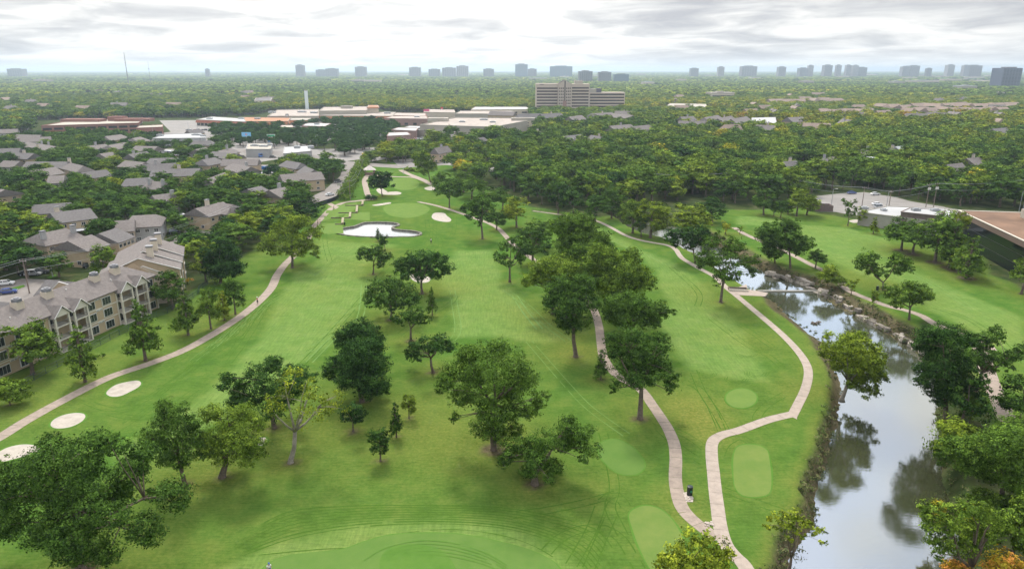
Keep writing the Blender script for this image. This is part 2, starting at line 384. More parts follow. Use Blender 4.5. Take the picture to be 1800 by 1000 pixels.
# water
def water_mat(name, murk, rough, wave, refl):
    m = bpy.data.materials.new(name); m.use_nodes = True; t = m.node_tree; L = t.links.new; b = t.nodes['Principled BSDF']
    b.inputs['Base Color'].default_value = (*murk, 1); b.inputs['Roughness'].default_value = .5; b.inputs['Specular IOR Level'].default_value = .1
    o_ = t.nodes['Material Output']; gl = t.nodes.new('ShaderNodeBsdfGlossy'); gl.inputs['Roughness'].default_value = rough; gl.inputs[0].default_value = (.95, .97, 1, 1)
    lw = t.nodes.new('ShaderNodeLayerWeight'); lw.inputs['Blend'].default_value = refl; mxs = t.nodes.new('ShaderNodeMixShader'); L(lw.outputs['Fresnel'], mxs.inputs[0]); L(b.outputs[0], mxs.inputs[1]); L(gl.outputs[0], mxs.inputs[2]); L(mxs.outputs[0], o_.inputs[0])
    c = t.nodes.new('ShaderNodeTexCoord'); mp = t.nodes.new('ShaderNodeMapping'); mp.inputs['Scale'].default_value = (.5, 1.6, 1); mp.inputs['Rotation'].default_value = (0, 0, .25)
    L(c.outputs['Object'], mp.inputs[0])
    n = t.nodes.new('ShaderNodeTexNoise'); n.inputs['Scale'].default_value = 1.1; n.inputs['Detail'].default_value = 5; n.inputs['Roughness'].default_value = .6; L(mp.outputs[0], n.inputs['Vector'])
    bp = t.nodes.new('ShaderNodeBump'); bp.inputs['Strength'].default_value = wave; bp.inputs['Distance'].default_value = .12
    L(n.outputs['Fac'], bp.inputs['Height']); L(bp.outputs[0], b.inputs['Normal']); L(bp.outputs[0], gl.inputs['Normal']); L(bp.outputs[0], lw.inputs['Normal']); return m
def sheet(name, poly, z, m, thick=0.0, parent=None):
    poly = [tuple(p[:2]) for p in poly]
    import mathutils.geometry as mg
    tris = mg.tessellate_polygon([[Vector((x, y, 0)) for x, y in poly]])
    V = [(x, y, z) for x, y in poly]; F = []
    for t_ in tris:
        a, b_, c = (Vector(V[i]) for i in t_); F.append(tuple(t_) if (b_ - a).cross(c - a).z > 0 else tuple(reversed(t_)))
    if thick:
        n = len(poly); ar = sum(poly[i][0] * poly[(i + 1) % n][1] - poly[(i + 1) % n][0] * poly[i][1] for i in range(n))
        V += [(x, y, z - thick) for x, y in poly]
        for i in range(n):
            f = (i, (i + 1) % n, n + (i + 1) % n, n + i); F.append(tuple(reversed(f)) if ar > 0 else f)
    return link(name, new_mesh(name, V, F, m), parent)
M_creek = water_mat('creek_water', (.040, .045, .018), .03, .07, .75)
M_pond = water_mat('pond_water', (.22, .23, .22), .04, .02, .9)
weir_a, weir_b = P(1296, 509, WZ), P(1452, 517, WZ)
wl = [(weir_a.x - 40, weir_a.y + 0), (weir_b.x + 40, weir_b.y)]
xs = [p[0] for p in creek]; ys = [p[1] for p in creek]
wy = (weir_a.y + weir_b.y) / 2
structure(sheet('creek_water', [(10, 40), (110, 40), (125, wy), (10, wy)], WZ, M_creek))
structure(sheet('upper_creek_water', [(40, wy + .5), (125, wy + .5), (125, 400), (40, 400)], WZ + .28, M_creek))
structure(sheet('pond_water', [(p[0] , p[1]) for p in pond], -0.62, M_pond))
weir = MB(); weir.box(weir_a.x - 2, weir_b.x + 3, wy - .1, wy + .7, WZ - 1.2, WZ + .34)
tag(weir.build('weir', mat('wet_concrete', (.33, .31, .27), .6, bump=.3)), 'low pale weir crossing the creek above the wide pool', 'weir')

# stone rim of the pond
rim = thing('pond_rim', 'low grey stone edging that runs round the small white pond', 'stone edging', (0, 0, 0))
pr = spline([(*p, 0) for p in pond[::3]], 3, True); M_rim = mat('rim_stone', (.16, .15, .12), .9, var=.35, vscale=1.2)
acc = 0
for i in range(len(pr)):
    a, b_ = pr[i], pr[(i + 1) % len(pr)]; d = (b_ - a); 
    if d.length < .3: continue
    k = max(1, int(d.length / 1.3))
    for j in range(k):
        c0 = a + d * (j / k); c1 = a + d * ((j + .93) / k); nrm = Vector((d.y, -d.x, 0)).normalized() * random.uniform(.38, .55)
        h = random.uniform(-.02, .06)
        mb = MB(); mb.prism([(c0 - nrm)[:2], (c1 - nrm)[:2], (c1 + nrm)[:2], (c0 + nrm)[:2]], -.85, h)
        acc += 1
        mb.build('stone', M_rim, rim)

# cart paths -------------------------------------------------------
M_path = mat('path_concrete', (.275, .222, .18), .85, var=.13, vscale=.9, bump=.1)
M_path2 = mat('path_concrete_pale', (.325, .27, .225), .85, var=.10, vscale=.9, bump=.1)
M_joint = mat('path_joint', (.20, .15, .11), .9, var=.2)
def ribbon_pts(pts, w):
    L_, R_ = [], []
    for i, p in enumerate(pts):
        d = (pts[min(i + 1, len(pts) - 1)] - pts[max(i - 1, 0)]); d.z = 0; d = d.normalized() if d.length else Vector((0, 1, 0)); n = Vector((-d.y, d.x, 0)) * (w / 2)
        L_.append(p + n); R_.append(p - n)
    return L_, R_
def resample(pts, step):
    out_ = [pts[0]]; acc = 0
    for a, b_ in zip(pts, pts[1:]):
        L_ = (b_ - a).length
        while L_ > 1e-6 and acc + L_ >= step:
            f = (step - acc) / L_; a = a + (b_ - a) * f; out_.append(a); L_ = (b_ - a).length; acc = 0
        acc += L_
    return out_
def strip(name, pts, w, z, m, parent=None, thick=.12):
    L_, R_ = ribbon_pts(pts, w); V = []; F = []
    for l, r in zip(L_, R_): V += [(l.x, l.y, z - thick), (l.x, l.y, z), (r.x, r.y, z), (r.x, r.y, z - thick)]
    for i in range(len(pts) - 1):
        o = i * 4
        for a, b_ in ((0, 1), (1, 2), (2, 3)): F.append((o + a, o + 4 + a, o + 4 + b_, o + b_)[::-1])
    F = [tuple(f) for f in F]
    o = link(name, new_mesh(name, V, F, m), parent); return o
def path(name, px, w, slab_len=None, m=None, z=.03):
    pts = spline([P(x, y) for x, y in px], 6); m = m or M_path
    if not slab_len: return structure(strip(name, resample(pts, 1.6), w, z, m))
    base = structure(strip(name, resample(pts, 1.2), w - .1, z - .035, M_joint))
    rs = resample(pts, slab_len / 4)
    rs.append(pts[-1].copy())
    for i in range(0, len(rs) - 1, 4):
        seg = [q_.copy() for q_ in rs[i:i + 5]]
        if len(seg) < 2 or (seg[1] - seg[0]).length < .1: continue
        d0 = (seg[1] - seg[0]).normalized(); d1 = (seg[-1] - seg[-2]).normalized() if (seg[-1] - seg[-2]).length > .01 else d0
        seg[0] += d0 * .03; seg[-1] -= d1 * .03
        strip('slab', seg, w, z + random.uniform(-.004, .006), m, base)
    return base
path('cart_path_left', [(-60,800),(0,768),(45,740),(110,704),(190,664),(260,640),(320,617),(370,590),(420,558),(455,530),(477,506),(487,484),(500,466),(514,452),(530,436),(545,412),(555,395),(567,382),(582,367),(600,358),(612,355)], 2.5, 3.4)
path('cart_path_north', [(612,355),(640,352),(654,350),(647,343),(643,330),(641,317),(648,308),(664,309),(692,311),(725,312),(745,318),(760,326)], 3.0, z=.045)
path('clubhouse_path', [(705,299),(715,305),(730,311),(742,316),(750,319)], 3.6, z=.06)
path('cart_path_middle', [(735,355),(760,360),(782,366),(807,374),(835,384),(860,393),(876,402),(888,414),(905,432),(950,465),(1010,508),(1040,540),(1047,552),(1053,575),(1056,600),(1062,630),(1085,660),(1120,680),(1133,692),(1147,712),(1162,734),(1175,755),(1185,780),(1188,805),(1187,835),(1189,858),(1197,888),(1212,908),(1236,928),(1262,948)], 2.0, 3.0)
path('cart_path_right', [(937,371),(975,376),(1030,384),(1050,389),(1070,398),(1100,414),(1125,422),(1150,427),(1172,431),(1187,438),(1198,453),(1217,465),(1235,475),(1257,487),(1275,504),(1295,520),(1325,545),(1350,566),(1375,588),(1400,614),(1416,637),(1421,658),(1415,685),(1404,708),(1396,724),(1391,733)], 1.75, 3.0, M_path2, z=.034)
path('cart_path_tee', [(1396,727),(1350,738),(1300,756),(1270,764),(1253,776),(1251,800),(1254,830),(1257,860),(1261,890),(1266,925),(1275,955),(1290,975),(1306,990),(1318,1010)], 1.95, 3.0, M_path2, z=.038)
path('cart_path_far_bank', [(1290,400),(1310,412),(1340,425),(1370,438),(1400,452),(1425,465),(1470,487),(1482,503),(1500,515),(1530,527),(1560,538),(1590,545),(1620,555),(1645,570),(1700,592),(1730,602),(1745,618)], 2.2, m=M_path)
path('cart_path_bank_near', [(1722,610),(1728,630),(1736,655),(1745,680),(1757,705),(1775,745)], 3.2, m=M_path)
structure(sheet('path_corner', pxy([(1383,728),(1402,722),(1401,737)]), .036, M_path2, .1))
structure(sheet('path_crossing', pxy([(575,359),(582,357),(596,364),(590,368)]), .036, M_path, .1))

# greens, tees and sand --------------------------------------------
def turf_mat(name, c0, c1, sc=.3):
    m = bpy.data.materials.new(name); m.use_nodes = True; t = m.node_tree; L = t.links.new; b = t.nodes['Principled BSDF']; b.inputs['Roughness'].default_value = 1.0; b.inputs['Specular IOR Level'].default_value = .0
    c = t.nodes.new('ShaderNodeTexCoord'); n = t.nodes.new('ShaderNodeTexNoise'); n.inputs['Scale'].default_value = sc; n.inputs['Detail'].default_value = 6; n.inputs['Roughness'].default_value = .68
    L(c.outputs['Object'], n.inputs['Vector']); r = t.nodes.new('ShaderNodeValToRGB'); r.color_ramp.elements[0].position = .3; r.color_ramp.elements[1].position = .7
    r.color_ramp.elements[0].color = (*c0, 1); r.color_ramp.elements[1].color = (*c1, 1); L(n.outputs['Fac'], r.inputs[0]); L(r.outputs[0], b.inputs['Base Color']); return m
M_green = turf_mat('green_turf', (.102, .172, .040), (.136, .200, .050))
M_tee = turf_mat('tee_turf', (.100, .168, .038), (.150, .195, .052), .25)
M_green2 = turf_mat('putting_turf', (.082, .158, .034), (.108, .178, .043))
def soft(px, z=0.0, n=6): return [tuple(v[:2]) for v in spline([P(x, y, z) for x, y in px], n, True)]
def ell(cx, cy, rx, ry, n=14, ph=0.0): return [(cx + rx * math.cos(2 * math.pi * k / n + ph), cy + ry * math.sin(2 * math.pi * k / n + ph)) for k in range(n)]
def fringe(poly, px, w, m):   # a darker collar ring just outside
    pass
M_swale = turf_mat('swale_turf', (.068, .150, .026), (.092, .175, .034))
M_collar = turf_mat('collar_turf', (.062, .150, .022), (.095, .185, .034), .5)
def green(px, z, m, collar=.3):
    pts = soft(px); c = Vector((sum(p[0] for p in pts) / len(pts), sum(p[1] for p in pts) / len(pts)))
    if collar:
        cs = [(p[0] + (p[0] - c.x) / (Vector(p) - c).length * collar, p[1] + (p[1] - c.y) / (Vector(p) - c).length * collar) for p in pts]
        structure(sheet('green_collar', cs, z - .012, M_collar))
    return structure(sheet('green', pts, z, m))
green([(674,365),(690,359),(715,357),(740,359),(755,367),(745,377),(722,383),(700,382),(682,377)], .03, M_green)
green([(686,318),(705,313),(728,315),(737,323),(728,332),(705,334),(690,329)], .03, M_green)
green([(1290,800),(1296,786),(1312,781),(1330,782),(1347,790),(1352,805),(1356,840),(1352,866),(1330,873),(1305,870),(1292,855),(1289,825)], .03, M_tee)
green([(1055,780),(1075,772),(1098,777),(1120,794),(1133,815),(1125,830),(1105,835),(1082,829),(1065,815),(1053,797)], .03, M_green2, .25)
green([(1106,905),(1120,892),(1143,889),(1168,900),(1190,925),(1205,960),(1212,1010),(1190,1040),(1150,1010),(1125,965),(1112,930)], .03, M_tee)
green(ell(1303, 700, 27, 17), .03, M_green, .3)
green([(455,1010),(500,978),(600,965),(640,952),(680,941),(730,937),(800,938),(870,950),(940,970),(985,1000),(1000,1060),(700,1120),(450,1080)], .028, M_green2, .2)
green([(668,1000),(672,975),(690,960),(730,956),(765,962),(790,980),(800,1010),(760,1060),(690,1050)], .045, M_swale, 0)
for q_ in ([(566,390),(577,363),(628,357),(622,371)], [(546,414),(558,392),(600,392),(597,408)], [(600,385),(610,374),(650,373),(650,388)], [(575,412),(580,395),(602,395),(604,410)]):
    structure(sheet('driving_tee', pxy(q_), .028 + .004 * q_[0][0] % .01, M_green))

M_sand = mat('bunker_sand', (.37, .33, .28), .95, var=.11, vscale=.7, bump=.15)
BK = [([(187,692),(192,684),(205,676),(225,671),(241,669),(248,673),(244,680),(228,689),(212,696),(196,697)], 'white oblong sand bunker beside the left cart path, nearer the fairway bend'),
 ([(89,747),(94,738),(110,730),(130,726),(146,727),(150,733),(142,742),(125,750),(107,753),(95,752)], 'white oval sand bunker below the left cart path, between two others'),
 ([(-10,800),(0,793),(18,785),(42,781),(62,783),(70,789),(55,798),(20,808),(-5,812)], 'white sand bunker at the left edge behind the largest tree crown'),
 ([(452,778),(456,770),(466,769),(470,774),(464,781),(456,783)], 'tiny white sand patch peeping out behind the dark tree crowns'),
 ([(720,487),(727,483),(745,484),(757,490),(752,496),(740,497),(728,494)], 'small sand bunker showing under the round dark oak'),
 ([(759,380),(763,375),(772,374),(781,375),(786,380),(793,386),(790,390),(778,390),(765,387),(760,384)], 'white kidney shaped sand bunker right of the far green'),
 ([(662,333),(670,331),(676,334),(682,339),(695,337),(705,339),(703,342),(690,343),(672,342),(664,338)], 'curved white sand bunker behind the small dark tree by the far green'),
 ([(654,361),(670,358),(685,356),(687,358),(678,360),(664,362)], 'thin sliver of sand between the pond and the far green'),
 ([(746,331),(755,328),(764,327),(765,333),(758,335),(750,334)], 'sand bunker on the slope right of the farthest green'),
 ([(1493,388),(1505,386),(1512,389),(1505,392),(1496,391)], 'small bare sandy spot on the far right lawn')]
for px_, lab in BK:
    pts = soft(px_); c = Vector((sum(p[0] for p in pts) / len(pts), sum(p[1] for p in pts) / len(pts)))
    n = len(pts); V = [(p[0], p[1], .05) for p in pts]; F = []
    for k, (s_, z_) in enumerate(((.93, .036), (.6, .045), (.25, .04))):
        V += [(c.x + (p[0] - c.x) * s_, c.y + (p[1] - c.y) * s_, z_) for p in pts]
        F += [(k * n + i, k * n + (i + 1) % n, (k + 1) * n + (i + 1) % n, (k + 1) * n + i) for i in range(n)]
    F.append(tuple(3 * n + i for i in range(n)))
    o = link('sand_bunker', new_mesh('sand_bunker', V, F, M_sand, smooth=True)); tag(o, lab, 'sand bunker')
    TREE_RINGS.append(((c.x, c.y), 0.1, False))
    lip = [(c.x + (p[0] - c.x) * 1.0 + (p[0] - c.x) / (Vector(p) - c).length * .35, c.y + (p[1] - c.y) + (p[1] - c.y) / (Vector(p) - c).length * .35) for p in pts]
    sheet('lip', lip, .024, M_collar, 0, o)

# mower and cart tracks pressed into the dewy grass ------------------
M_track = turf_mat('track_turf', (.042, .100, .013), (.070, .135, .020), 1.5)
M_tracklight = turf_mat('track_pale_turf', (.115, .205, .058), (.14, .225, .072), 1.5)
TV = []; TF = []; TM = []
TZ = [0]
def track(px, w=.28, off=(0,), z=.010, mi=0, wob=.0):
    TZ[0] += 1; z += TZ[0] * .0001
    base = resample(spline([P(x, y) for x, y in px], 5), 1.5)
    for o_ in off:
        L0, _ = ribbon_pts(base, 2 * o_ if o_ else .001)
        pts = [v.copy() for v in L0]
        ww = [w * random.uniform(.5, 1.25) for _ in pts]
        st = len(TV)
        for i, p in enumerate(pts):
            d = pts[min(i + 1, len(pts) - 1)] - pts[max(i - 1, 0)]; d = d.normalized() if d.length > 1e-6 else Vector((0, 1, 0)); n = Vector((-d.y, d.x, 0)) * ww[i] / 2
            TV.append(tuple(p + n + Vector((0, 0, z)))); TV.append(tuple(p - n + Vector((0, 0, z))))
        for i in range(len(pts) - 1):
            if random.random() < .05: continue
            TF.append((st + 2 * i + 1, st + 2 * i + 3, st + 2 * i + 2, st + 2 * i)); TM.append(mi)
two = (-.75, .75)
for k in range(9):      # the fan of mowing arcs above the nearest green
    a = k * 4.2
    track([(430 + a, 975 - k * 7), (520, 944 - k * 6), (640, 925 - k * 4.6), (760, 920 - k * 4.0), (870, 926 - k * 4.4), (950, 944 - k * 5.2), (1010 + a, 976 - k * 6), (1045 + a, 1014 - k * 6)], random.uniform(.16, .34), (0,), .014)
for k in range(5): track([(640 + 20 * k, 985 + 3 * k), (680 + 6 * k, 962 + 5 * k), (740, 950 + 6 * k), (800, 955 + 6 * k), (860, 975 + 5 * k), (900, 1000 + 4 * k)], .22, (0,), .056, 2)
track([(455,975),(560,965),(620,962),(660,950),(720,935),(800,930),(880,940),(940,960),(990,990)], .16, (0,), .012)
track([(960,970),(985,945),(1020,930),(1060,928),(1090,945),(1110,975),(1130,1010)], .22, two)
track([(1060,760),(1080,850),(1072,890),(1085,920),(1100,950)], .2, two); track([(1100,890),(1085,870),(1060,880),(1040,930),(1000,1000)], .2, two)
track([(1075,905),(1055,950),(1030,1010)], .2, two); track([(900,905),(970,895),(1040,880),(1090,865)], .2, two)
track([(1160,755),(1200,790),(1240,815)], .2, two); track([(1150,740),(1215,770),(1245,795)], .16, two)
track([(1270,860),(1310,875),(1350,890),(1380,900)], .2, two); track([(1265,800),(1275,780),(1300,768),(1320,778)], .18, two)
track([(1195,668),(1225,680),(1245,705),(1262,740),(1270,760)], .2, two); track([(1250,560),(1290,590),(1320,610),(1350,625),(1380,650)], .18, two)
track([(1218,650),(1235,690),(1255,720),(1275,755)], .2, two); track([(1300,570),(1330,590),(1360,612)], .18, two); track([(1345,755),(1330,735),(1350,710),(1385,690)], .16, two)
for cx_2, cy_2, rx_, ry_ in ((1245, 655, 16, 9), (1295, 665, 22, 9), (1330, 655, 22, 9), (1312, 622, 20, 6), (1303, 700, 30, 19)):
    for s_ in (1, .82, .62): track([(x, y) for x, y in ell(cx_2, cy_2, rx_ * s_, ry_ * s_, 12)][:8], .13, (0,))
track([(480,515),(440,560),(420,590),(370,625),(320,660),(270,700)], .2, two); track([(475,525),(455,560),(430,600),(400,640)], .18, two)
track([(150,705),(200,720),(260,700),(330,650),(380,610),(430,585)], .18, two); track([(190,725),(250,735),(300,715),(350,680)], .18, two); track([(330,655),(345,640),(335,628),(315,640)], .15, two)
track([(450,540),(410,565),(385,600),(350,635),(310,665)], .16, two); track([(355,640),(390,630),(415,600),(410,590)], .14, (0,)); track([(200,760),(260,720),(300,690)], .16, two)
track([(570,400),(572,430),(580,460)], .2, two); track([(750,385),(752,410),(740,430),(700,450),(640,520),(560,610),(500,670)], .22, two); track([(740,390),(765,410),(775,430),(760,450)], .18, two)
track([(765,385),(752,440),(650,470),(590,460)], .16, two); track([(800,380),(790,420),(720,440),(620,455)], .16, two)
track([(560,440),(610,458),(640,462)], .15, two); track([(620,440),(590,455),(575,470)], .15, (0,)); track([(795,510),(800,540),(805,580),(790,600),(770,590)], .2, two, mi=1)
track([(700,590),(740,560),(790,535),(800,520)], .2, two); track([(640,500),(632,560),(590,590),(540,640)], .3, two, mi=1); track([(890,510),(930,540),(960,570),(1000,600)], .2, two, mi=1)
track([(905,520),(925,550),(950,580)], .35, two, mi=1); track([(980,640),(1040,660),(1100,690),(1150,700)], .18, two); track([(930,600),(1000,680),(1040,720),(1110,770)], .16, two, mi=1)
track([(1090,430),(1130,445),(1160,460)], .35, (0,), mi=1); track([(1000,410),(1060,420),(1110,438)], .3, (0,), mi=1); track([(1180,470),(1215,500),(1230,520),(1225,540)], .25, two)
track([(1640,540),(1700,560),(1760,600),(1790,640)], .25, two); track([(1500,430),(1560,455),(1640,500),(1720,550)], .2, two, mi=1); track([(1540,520),(1610,560),(1650,575),(1620,590)], .18, two)
pass
for k in range(14):   # criss-cross lines on the first fairway edge
    x0 = 330 + k * 9; track([(x0, 640 - k * 6), (x0 + 25, 622 - k * 7), (x0 + 60, 600 - k * 7)], .14, two, mi=k % 2)
for k in range(10):
    x0 = 610 - k * 9; track([(x0, 545 + k * 9), (x0 + 30, 530 + k * 9)], .2, (0,), mi=k % 2)
tr = link('mower_tracks', new_mesh('mower_tracks', TV, TF, [M_track, M_tracklight, M_swale], TM)); tr['kind'] = 'stuff'

# tarmac, lots and roads ---------------------------------------------
M_asph = mat('old_concrete_paving', (.19, .17, .155), .9, var=.10, vscale=.25)
M_lot = mat('parking_paving', (.215, .20, .185), .9, var=.10, vscale=.08)
M_road2 = mat('road_asphalt', (.15, .14, .13), .9, var=.12, vscale=.2)
def lot(name, px, m=None, z=.04): return structure(sheet(name, pxy(px), z, m or M_lot, .1))
lot('street', [(-160,705),(-60,625),(0,590),(60,556),(120,522),(165,497),(185,478),(200,462),(255,440),(300,425),(330,402),(372,402),(372,418),(320,432),(270,460),(230,480),(180,503),(90,545),(-60,640),(-160,720)], M_asph, .05)
lot('parking_court', [(0,560),(60,535),(110,508),(105,492),(40,490),(-40,505),(-80,560)], M_asph, .03)
lot('north_street', [(535,376),(540,350),(570,335),(598,310),(604,290),(612,285),(628,285),(626,305),(612,332),(602,345),(560,362)], M_asph, .05)
lot('shop_parking', [(240,250),(560,290),(700,272),(690,262),(540,262),(540,250),(700,240),(700,212),(560,210),(280,212),(300,232),(240,240)], M_lot, .03)
lot('boulevard', [(380,262),(460,263),(545,272),(610,284),(700,290),(790,282),(880,292),(960,300),(1000,318),(960,316),(880,302),(790,290),(700,296),(600,290),(540,280),(460,270),(380,268)], M_asph, .06)
lot('bridge_road', [(690,282),(760,276),(830,285),(920,300),(980,318),(960,322),(900,308),(820,294),(760,288),(700,292)], M_lot, .08)
lot('creekside_lot', [(1432,345),(1470,341),(1520,338),(1575,347),(1600,354),(1660,364),(1680,374),(1640,373),(1600,372),(1540,390),(1510,380),(1470,373),(1434,372)], M_lot, .03)
lot('office_lot', [(1655,364),(1700,371),(1700,380),(1655,374)], M_lot, .05)
lot('upper_left_lot', [(255,262),(330,262),(335,282),(285,288),(255,275)], M_asph, .05)
lot('carport_lot', [(430,290),(480,290),(480,315),(430,315)], M_asph, .05)
lot('truck_yard', [(425,268),(475,266),(490,280),(440,288)], M_lot, .07)
lot('dock_yard', [(600,262),(700,258),(720,272),(650,285)], M_lot, .07)
# kerb islands in the near parking court
for q_ in ([(20,507),(42,501),(44,504),(28,510)], [(82,488),(98,483),(100,486),(88,490)]):
    structure(sheet('kerb_island', pxy(q_), .15, MATS['turf'] if 'turf' in MATS else M_collar, .15))
structure(sheet('creek_landing', pxy([(1283,510),(1312,500),(1314,509),(1350,515),(1345,521),(1300,519)]), .06, M_path2, .2))
# ================================================================ FOLIAGE
def leaf_mat(name, gloss=.04):
    m = bpy.data.materials.new(name); m.use_nodes = True; t = m.node_tree; t.nodes.clear(); L = t.links.new
    o = t.nodes.new('ShaderNodeOutputMaterial'); di = t.nodes.new('ShaderNodeBsdfDiffuse'); tr_ = t.nodes.new('ShaderNodeBsdfTranslucent'); gl = t.nodes.new('ShaderNodeBsdfGlossy')
    gl.inputs['Roughness'].default_value = .45
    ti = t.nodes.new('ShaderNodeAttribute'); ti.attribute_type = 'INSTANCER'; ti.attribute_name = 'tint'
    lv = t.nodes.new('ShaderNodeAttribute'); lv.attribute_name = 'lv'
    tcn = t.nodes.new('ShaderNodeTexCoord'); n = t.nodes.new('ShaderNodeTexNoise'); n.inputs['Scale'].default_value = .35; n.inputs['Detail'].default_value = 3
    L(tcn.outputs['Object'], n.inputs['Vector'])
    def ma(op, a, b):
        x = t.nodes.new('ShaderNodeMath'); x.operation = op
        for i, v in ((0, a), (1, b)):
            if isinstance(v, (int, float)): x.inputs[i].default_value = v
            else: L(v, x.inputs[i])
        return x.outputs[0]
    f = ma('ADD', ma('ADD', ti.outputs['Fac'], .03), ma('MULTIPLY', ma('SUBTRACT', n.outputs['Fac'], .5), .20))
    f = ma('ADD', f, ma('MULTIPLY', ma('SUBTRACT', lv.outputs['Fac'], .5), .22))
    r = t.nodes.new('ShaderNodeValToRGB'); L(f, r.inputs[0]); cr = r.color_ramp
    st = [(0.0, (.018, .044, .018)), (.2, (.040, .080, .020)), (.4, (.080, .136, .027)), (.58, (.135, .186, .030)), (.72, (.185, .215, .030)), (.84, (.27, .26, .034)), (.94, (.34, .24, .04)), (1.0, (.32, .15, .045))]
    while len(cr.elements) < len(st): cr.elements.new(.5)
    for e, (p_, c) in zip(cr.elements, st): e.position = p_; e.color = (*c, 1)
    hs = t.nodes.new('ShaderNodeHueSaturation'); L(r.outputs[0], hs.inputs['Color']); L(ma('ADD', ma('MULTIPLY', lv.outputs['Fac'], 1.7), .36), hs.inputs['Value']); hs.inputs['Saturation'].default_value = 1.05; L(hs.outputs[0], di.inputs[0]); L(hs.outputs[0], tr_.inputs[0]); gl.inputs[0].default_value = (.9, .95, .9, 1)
    m1 = t.nodes.new('ShaderNodeMixShader'); m1.inputs[0].default_value = .13; L(di.outputs[0], m1.inputs[1]); L(tr_.outputs[0], m1.inputs[2])
    m2 = t.nodes.new('ShaderNodeMixShader'); m2.inputs[0].default_value = gloss; L(m1.outputs[0], m2.inputs[1]); L(gl.outputs[0], m2.inputs[2])
    L(m2.outputs[0], o.inputs[0]); return m
M_leaf = leaf_mat('foliage', .0)
M_bark = mat('bark', (.135, .105, .080), .95, var=.25, vscale=1.5, bump=.5, bscale=3)
M_barkpale = mat('pale_bark', (.26, .23, .19), .95, var=.2, vscale=1.5, bump=.4, bscale=3)

def leaves(centers, radii, size, dens, sub=0.30, flat=.8, rg=None, cl_leaf=20, up=.55, gc=None, gw=.0):
    """leaf quads gathered in twigs spread through each lobe; returns (V, lv)"""
    rg = rg or rng
    Cc, Nn, Ss, Lv = [], [], [], []
    for c, r in zip(centers, radii):
        c = np.array(c, float); r = float(r)
        area = 4 * math.pi * r * r * flat
        nl = max(12, int(area / (size * size * .62) * dens)); nc = max(3, nl // cl_leaf)
        d = rg.normal(size=(nc, 3)); d /= np.linalg.norm(d, axis=1)[:, None]
        rr = r * (0.42 + 0.62 * rg.random(nc) ** .6) * (1 + .16 * np.sin(d[:, 0] * 4 + c[0]) * np.sin(d[:, 1] * 5 + c[1]) + .10 * rg.normal(size=nc))
        cc = c + d * rr[:, None] * np.array([1, 1, flat])
        tw = np.repeat(cc, cl_leaf, 0); td = np.repeat(d, cl_leaf, 0)
        g = rg.normal(size=tw.shape) * (r * sub * .34 + size * .32)
        Cc.append(tw + g * np.array([1, 1, .55]))
        nv = td * 1.2 + rg.normal(size=tw.shape) * .66 + np.array([0, 0, up])
        if gc is not None: o_ = tw - np.array(gc); nv = nv + gw * o_ / (np.linalg.norm(o_, axis=1)[:, None] + 1e-6)
        Nn.append(nv)
        Ss.append(size * rg.uniform(.55, 1.25, len(tw)))
        Lv.append(np.clip(np.repeat(rg.normal(.5, .17, nc), cl_leaf) + rg.normal(0, .15, len(tw)) + .22 * td[:, 2] * 0, 0, 1))
    C_ = np.concatenate(Cc); N_ = np.concatenate(Nn); S_ = np.concatenate(Ss); lv = np.concatenate(Lv)
    N_ /= np.linalg.norm(N_, axis=1)[:, None] + 1e-9
    a = np.cross(N_, rg.normal(size=N_.shape)); a /= np.linalg.norm(a, axis=1)[:, None] + 1e-9; b = np.cross(N_, a)
    s = S_[:, None]; k = .62
    V = np.stack([C_ - a * s * .55, C_ - b * s * .55 * k + N_ * s * .10, C_ + a * s * .55, C_ + b * s * .55 * k + N_ * s * .10], 1).reshape(-1, 3)
    return V, lv
def crown_mesh(name, centers, radii, size, dens, **k):
    V, lv = leaves(centers, radii, size, dens, **k); return quads_mesh(name, V, len(V) // 4, M_leaf, lv)
def wood_mesh(name, base_r, fork, tips, radii, bark, lean=(0, 0), nmain=None, start=(0, 0, 0)):
    """tapered trunk to the fork, then limbs bending out to the lobes"""
    mb = MB(); s = Vector(start); f = Vector(fork)
    j = lambda a: Vector((random.uniform(-a, a), random.uniform(-a, a), 0))
    mb.tube([s - Vector((0, 0, .4)), s + Vector((0, 0, .35)), s.lerp(f, .45) + j(base_r * .6), f], [base_r * 1.7, base_r * 1.08, base_r * .85, base_r * .7], 7)
    order = sorted(range(len(tips)), key=lambda i: -radii[i])
    hubs = []
    for i in order[:nmain or max(3, len(tips) // 3)]:
        t_ = Vector(tips[i]); m1 = f.lerp(t_, .38) + Vector((0, 0, -.10 * (t_ - f).length)) + j(.3)
        mb.tube([f - (f - s).normalized() * .3, m1, f.lerp(t_, .72) + j(.3), t_], [base_r * .52, base_r * .38, base_r * .24, base_r * .09], 5); hubs.append((m1, base_r * .3)); hubs.append((f.lerp(t_, .72), base_r * .2))
    for i in order[nmain or max(3, len(tips) // 3):]:
        t_ = Vector(tips[i]); h, hr = min(hubs + [(f, base_r * .4)], key=lambda q_: (q_[0] - t_).length + (4 if q_[0].z > t_.z + 1 else 0))
        mb.tube([h, h.lerp(t_, .5) + j(.3) + Vector((0, 0, .2)), t_], [hr, hr * .6, hr * .25], 4)
    return mb.mesh(name, bark, True)

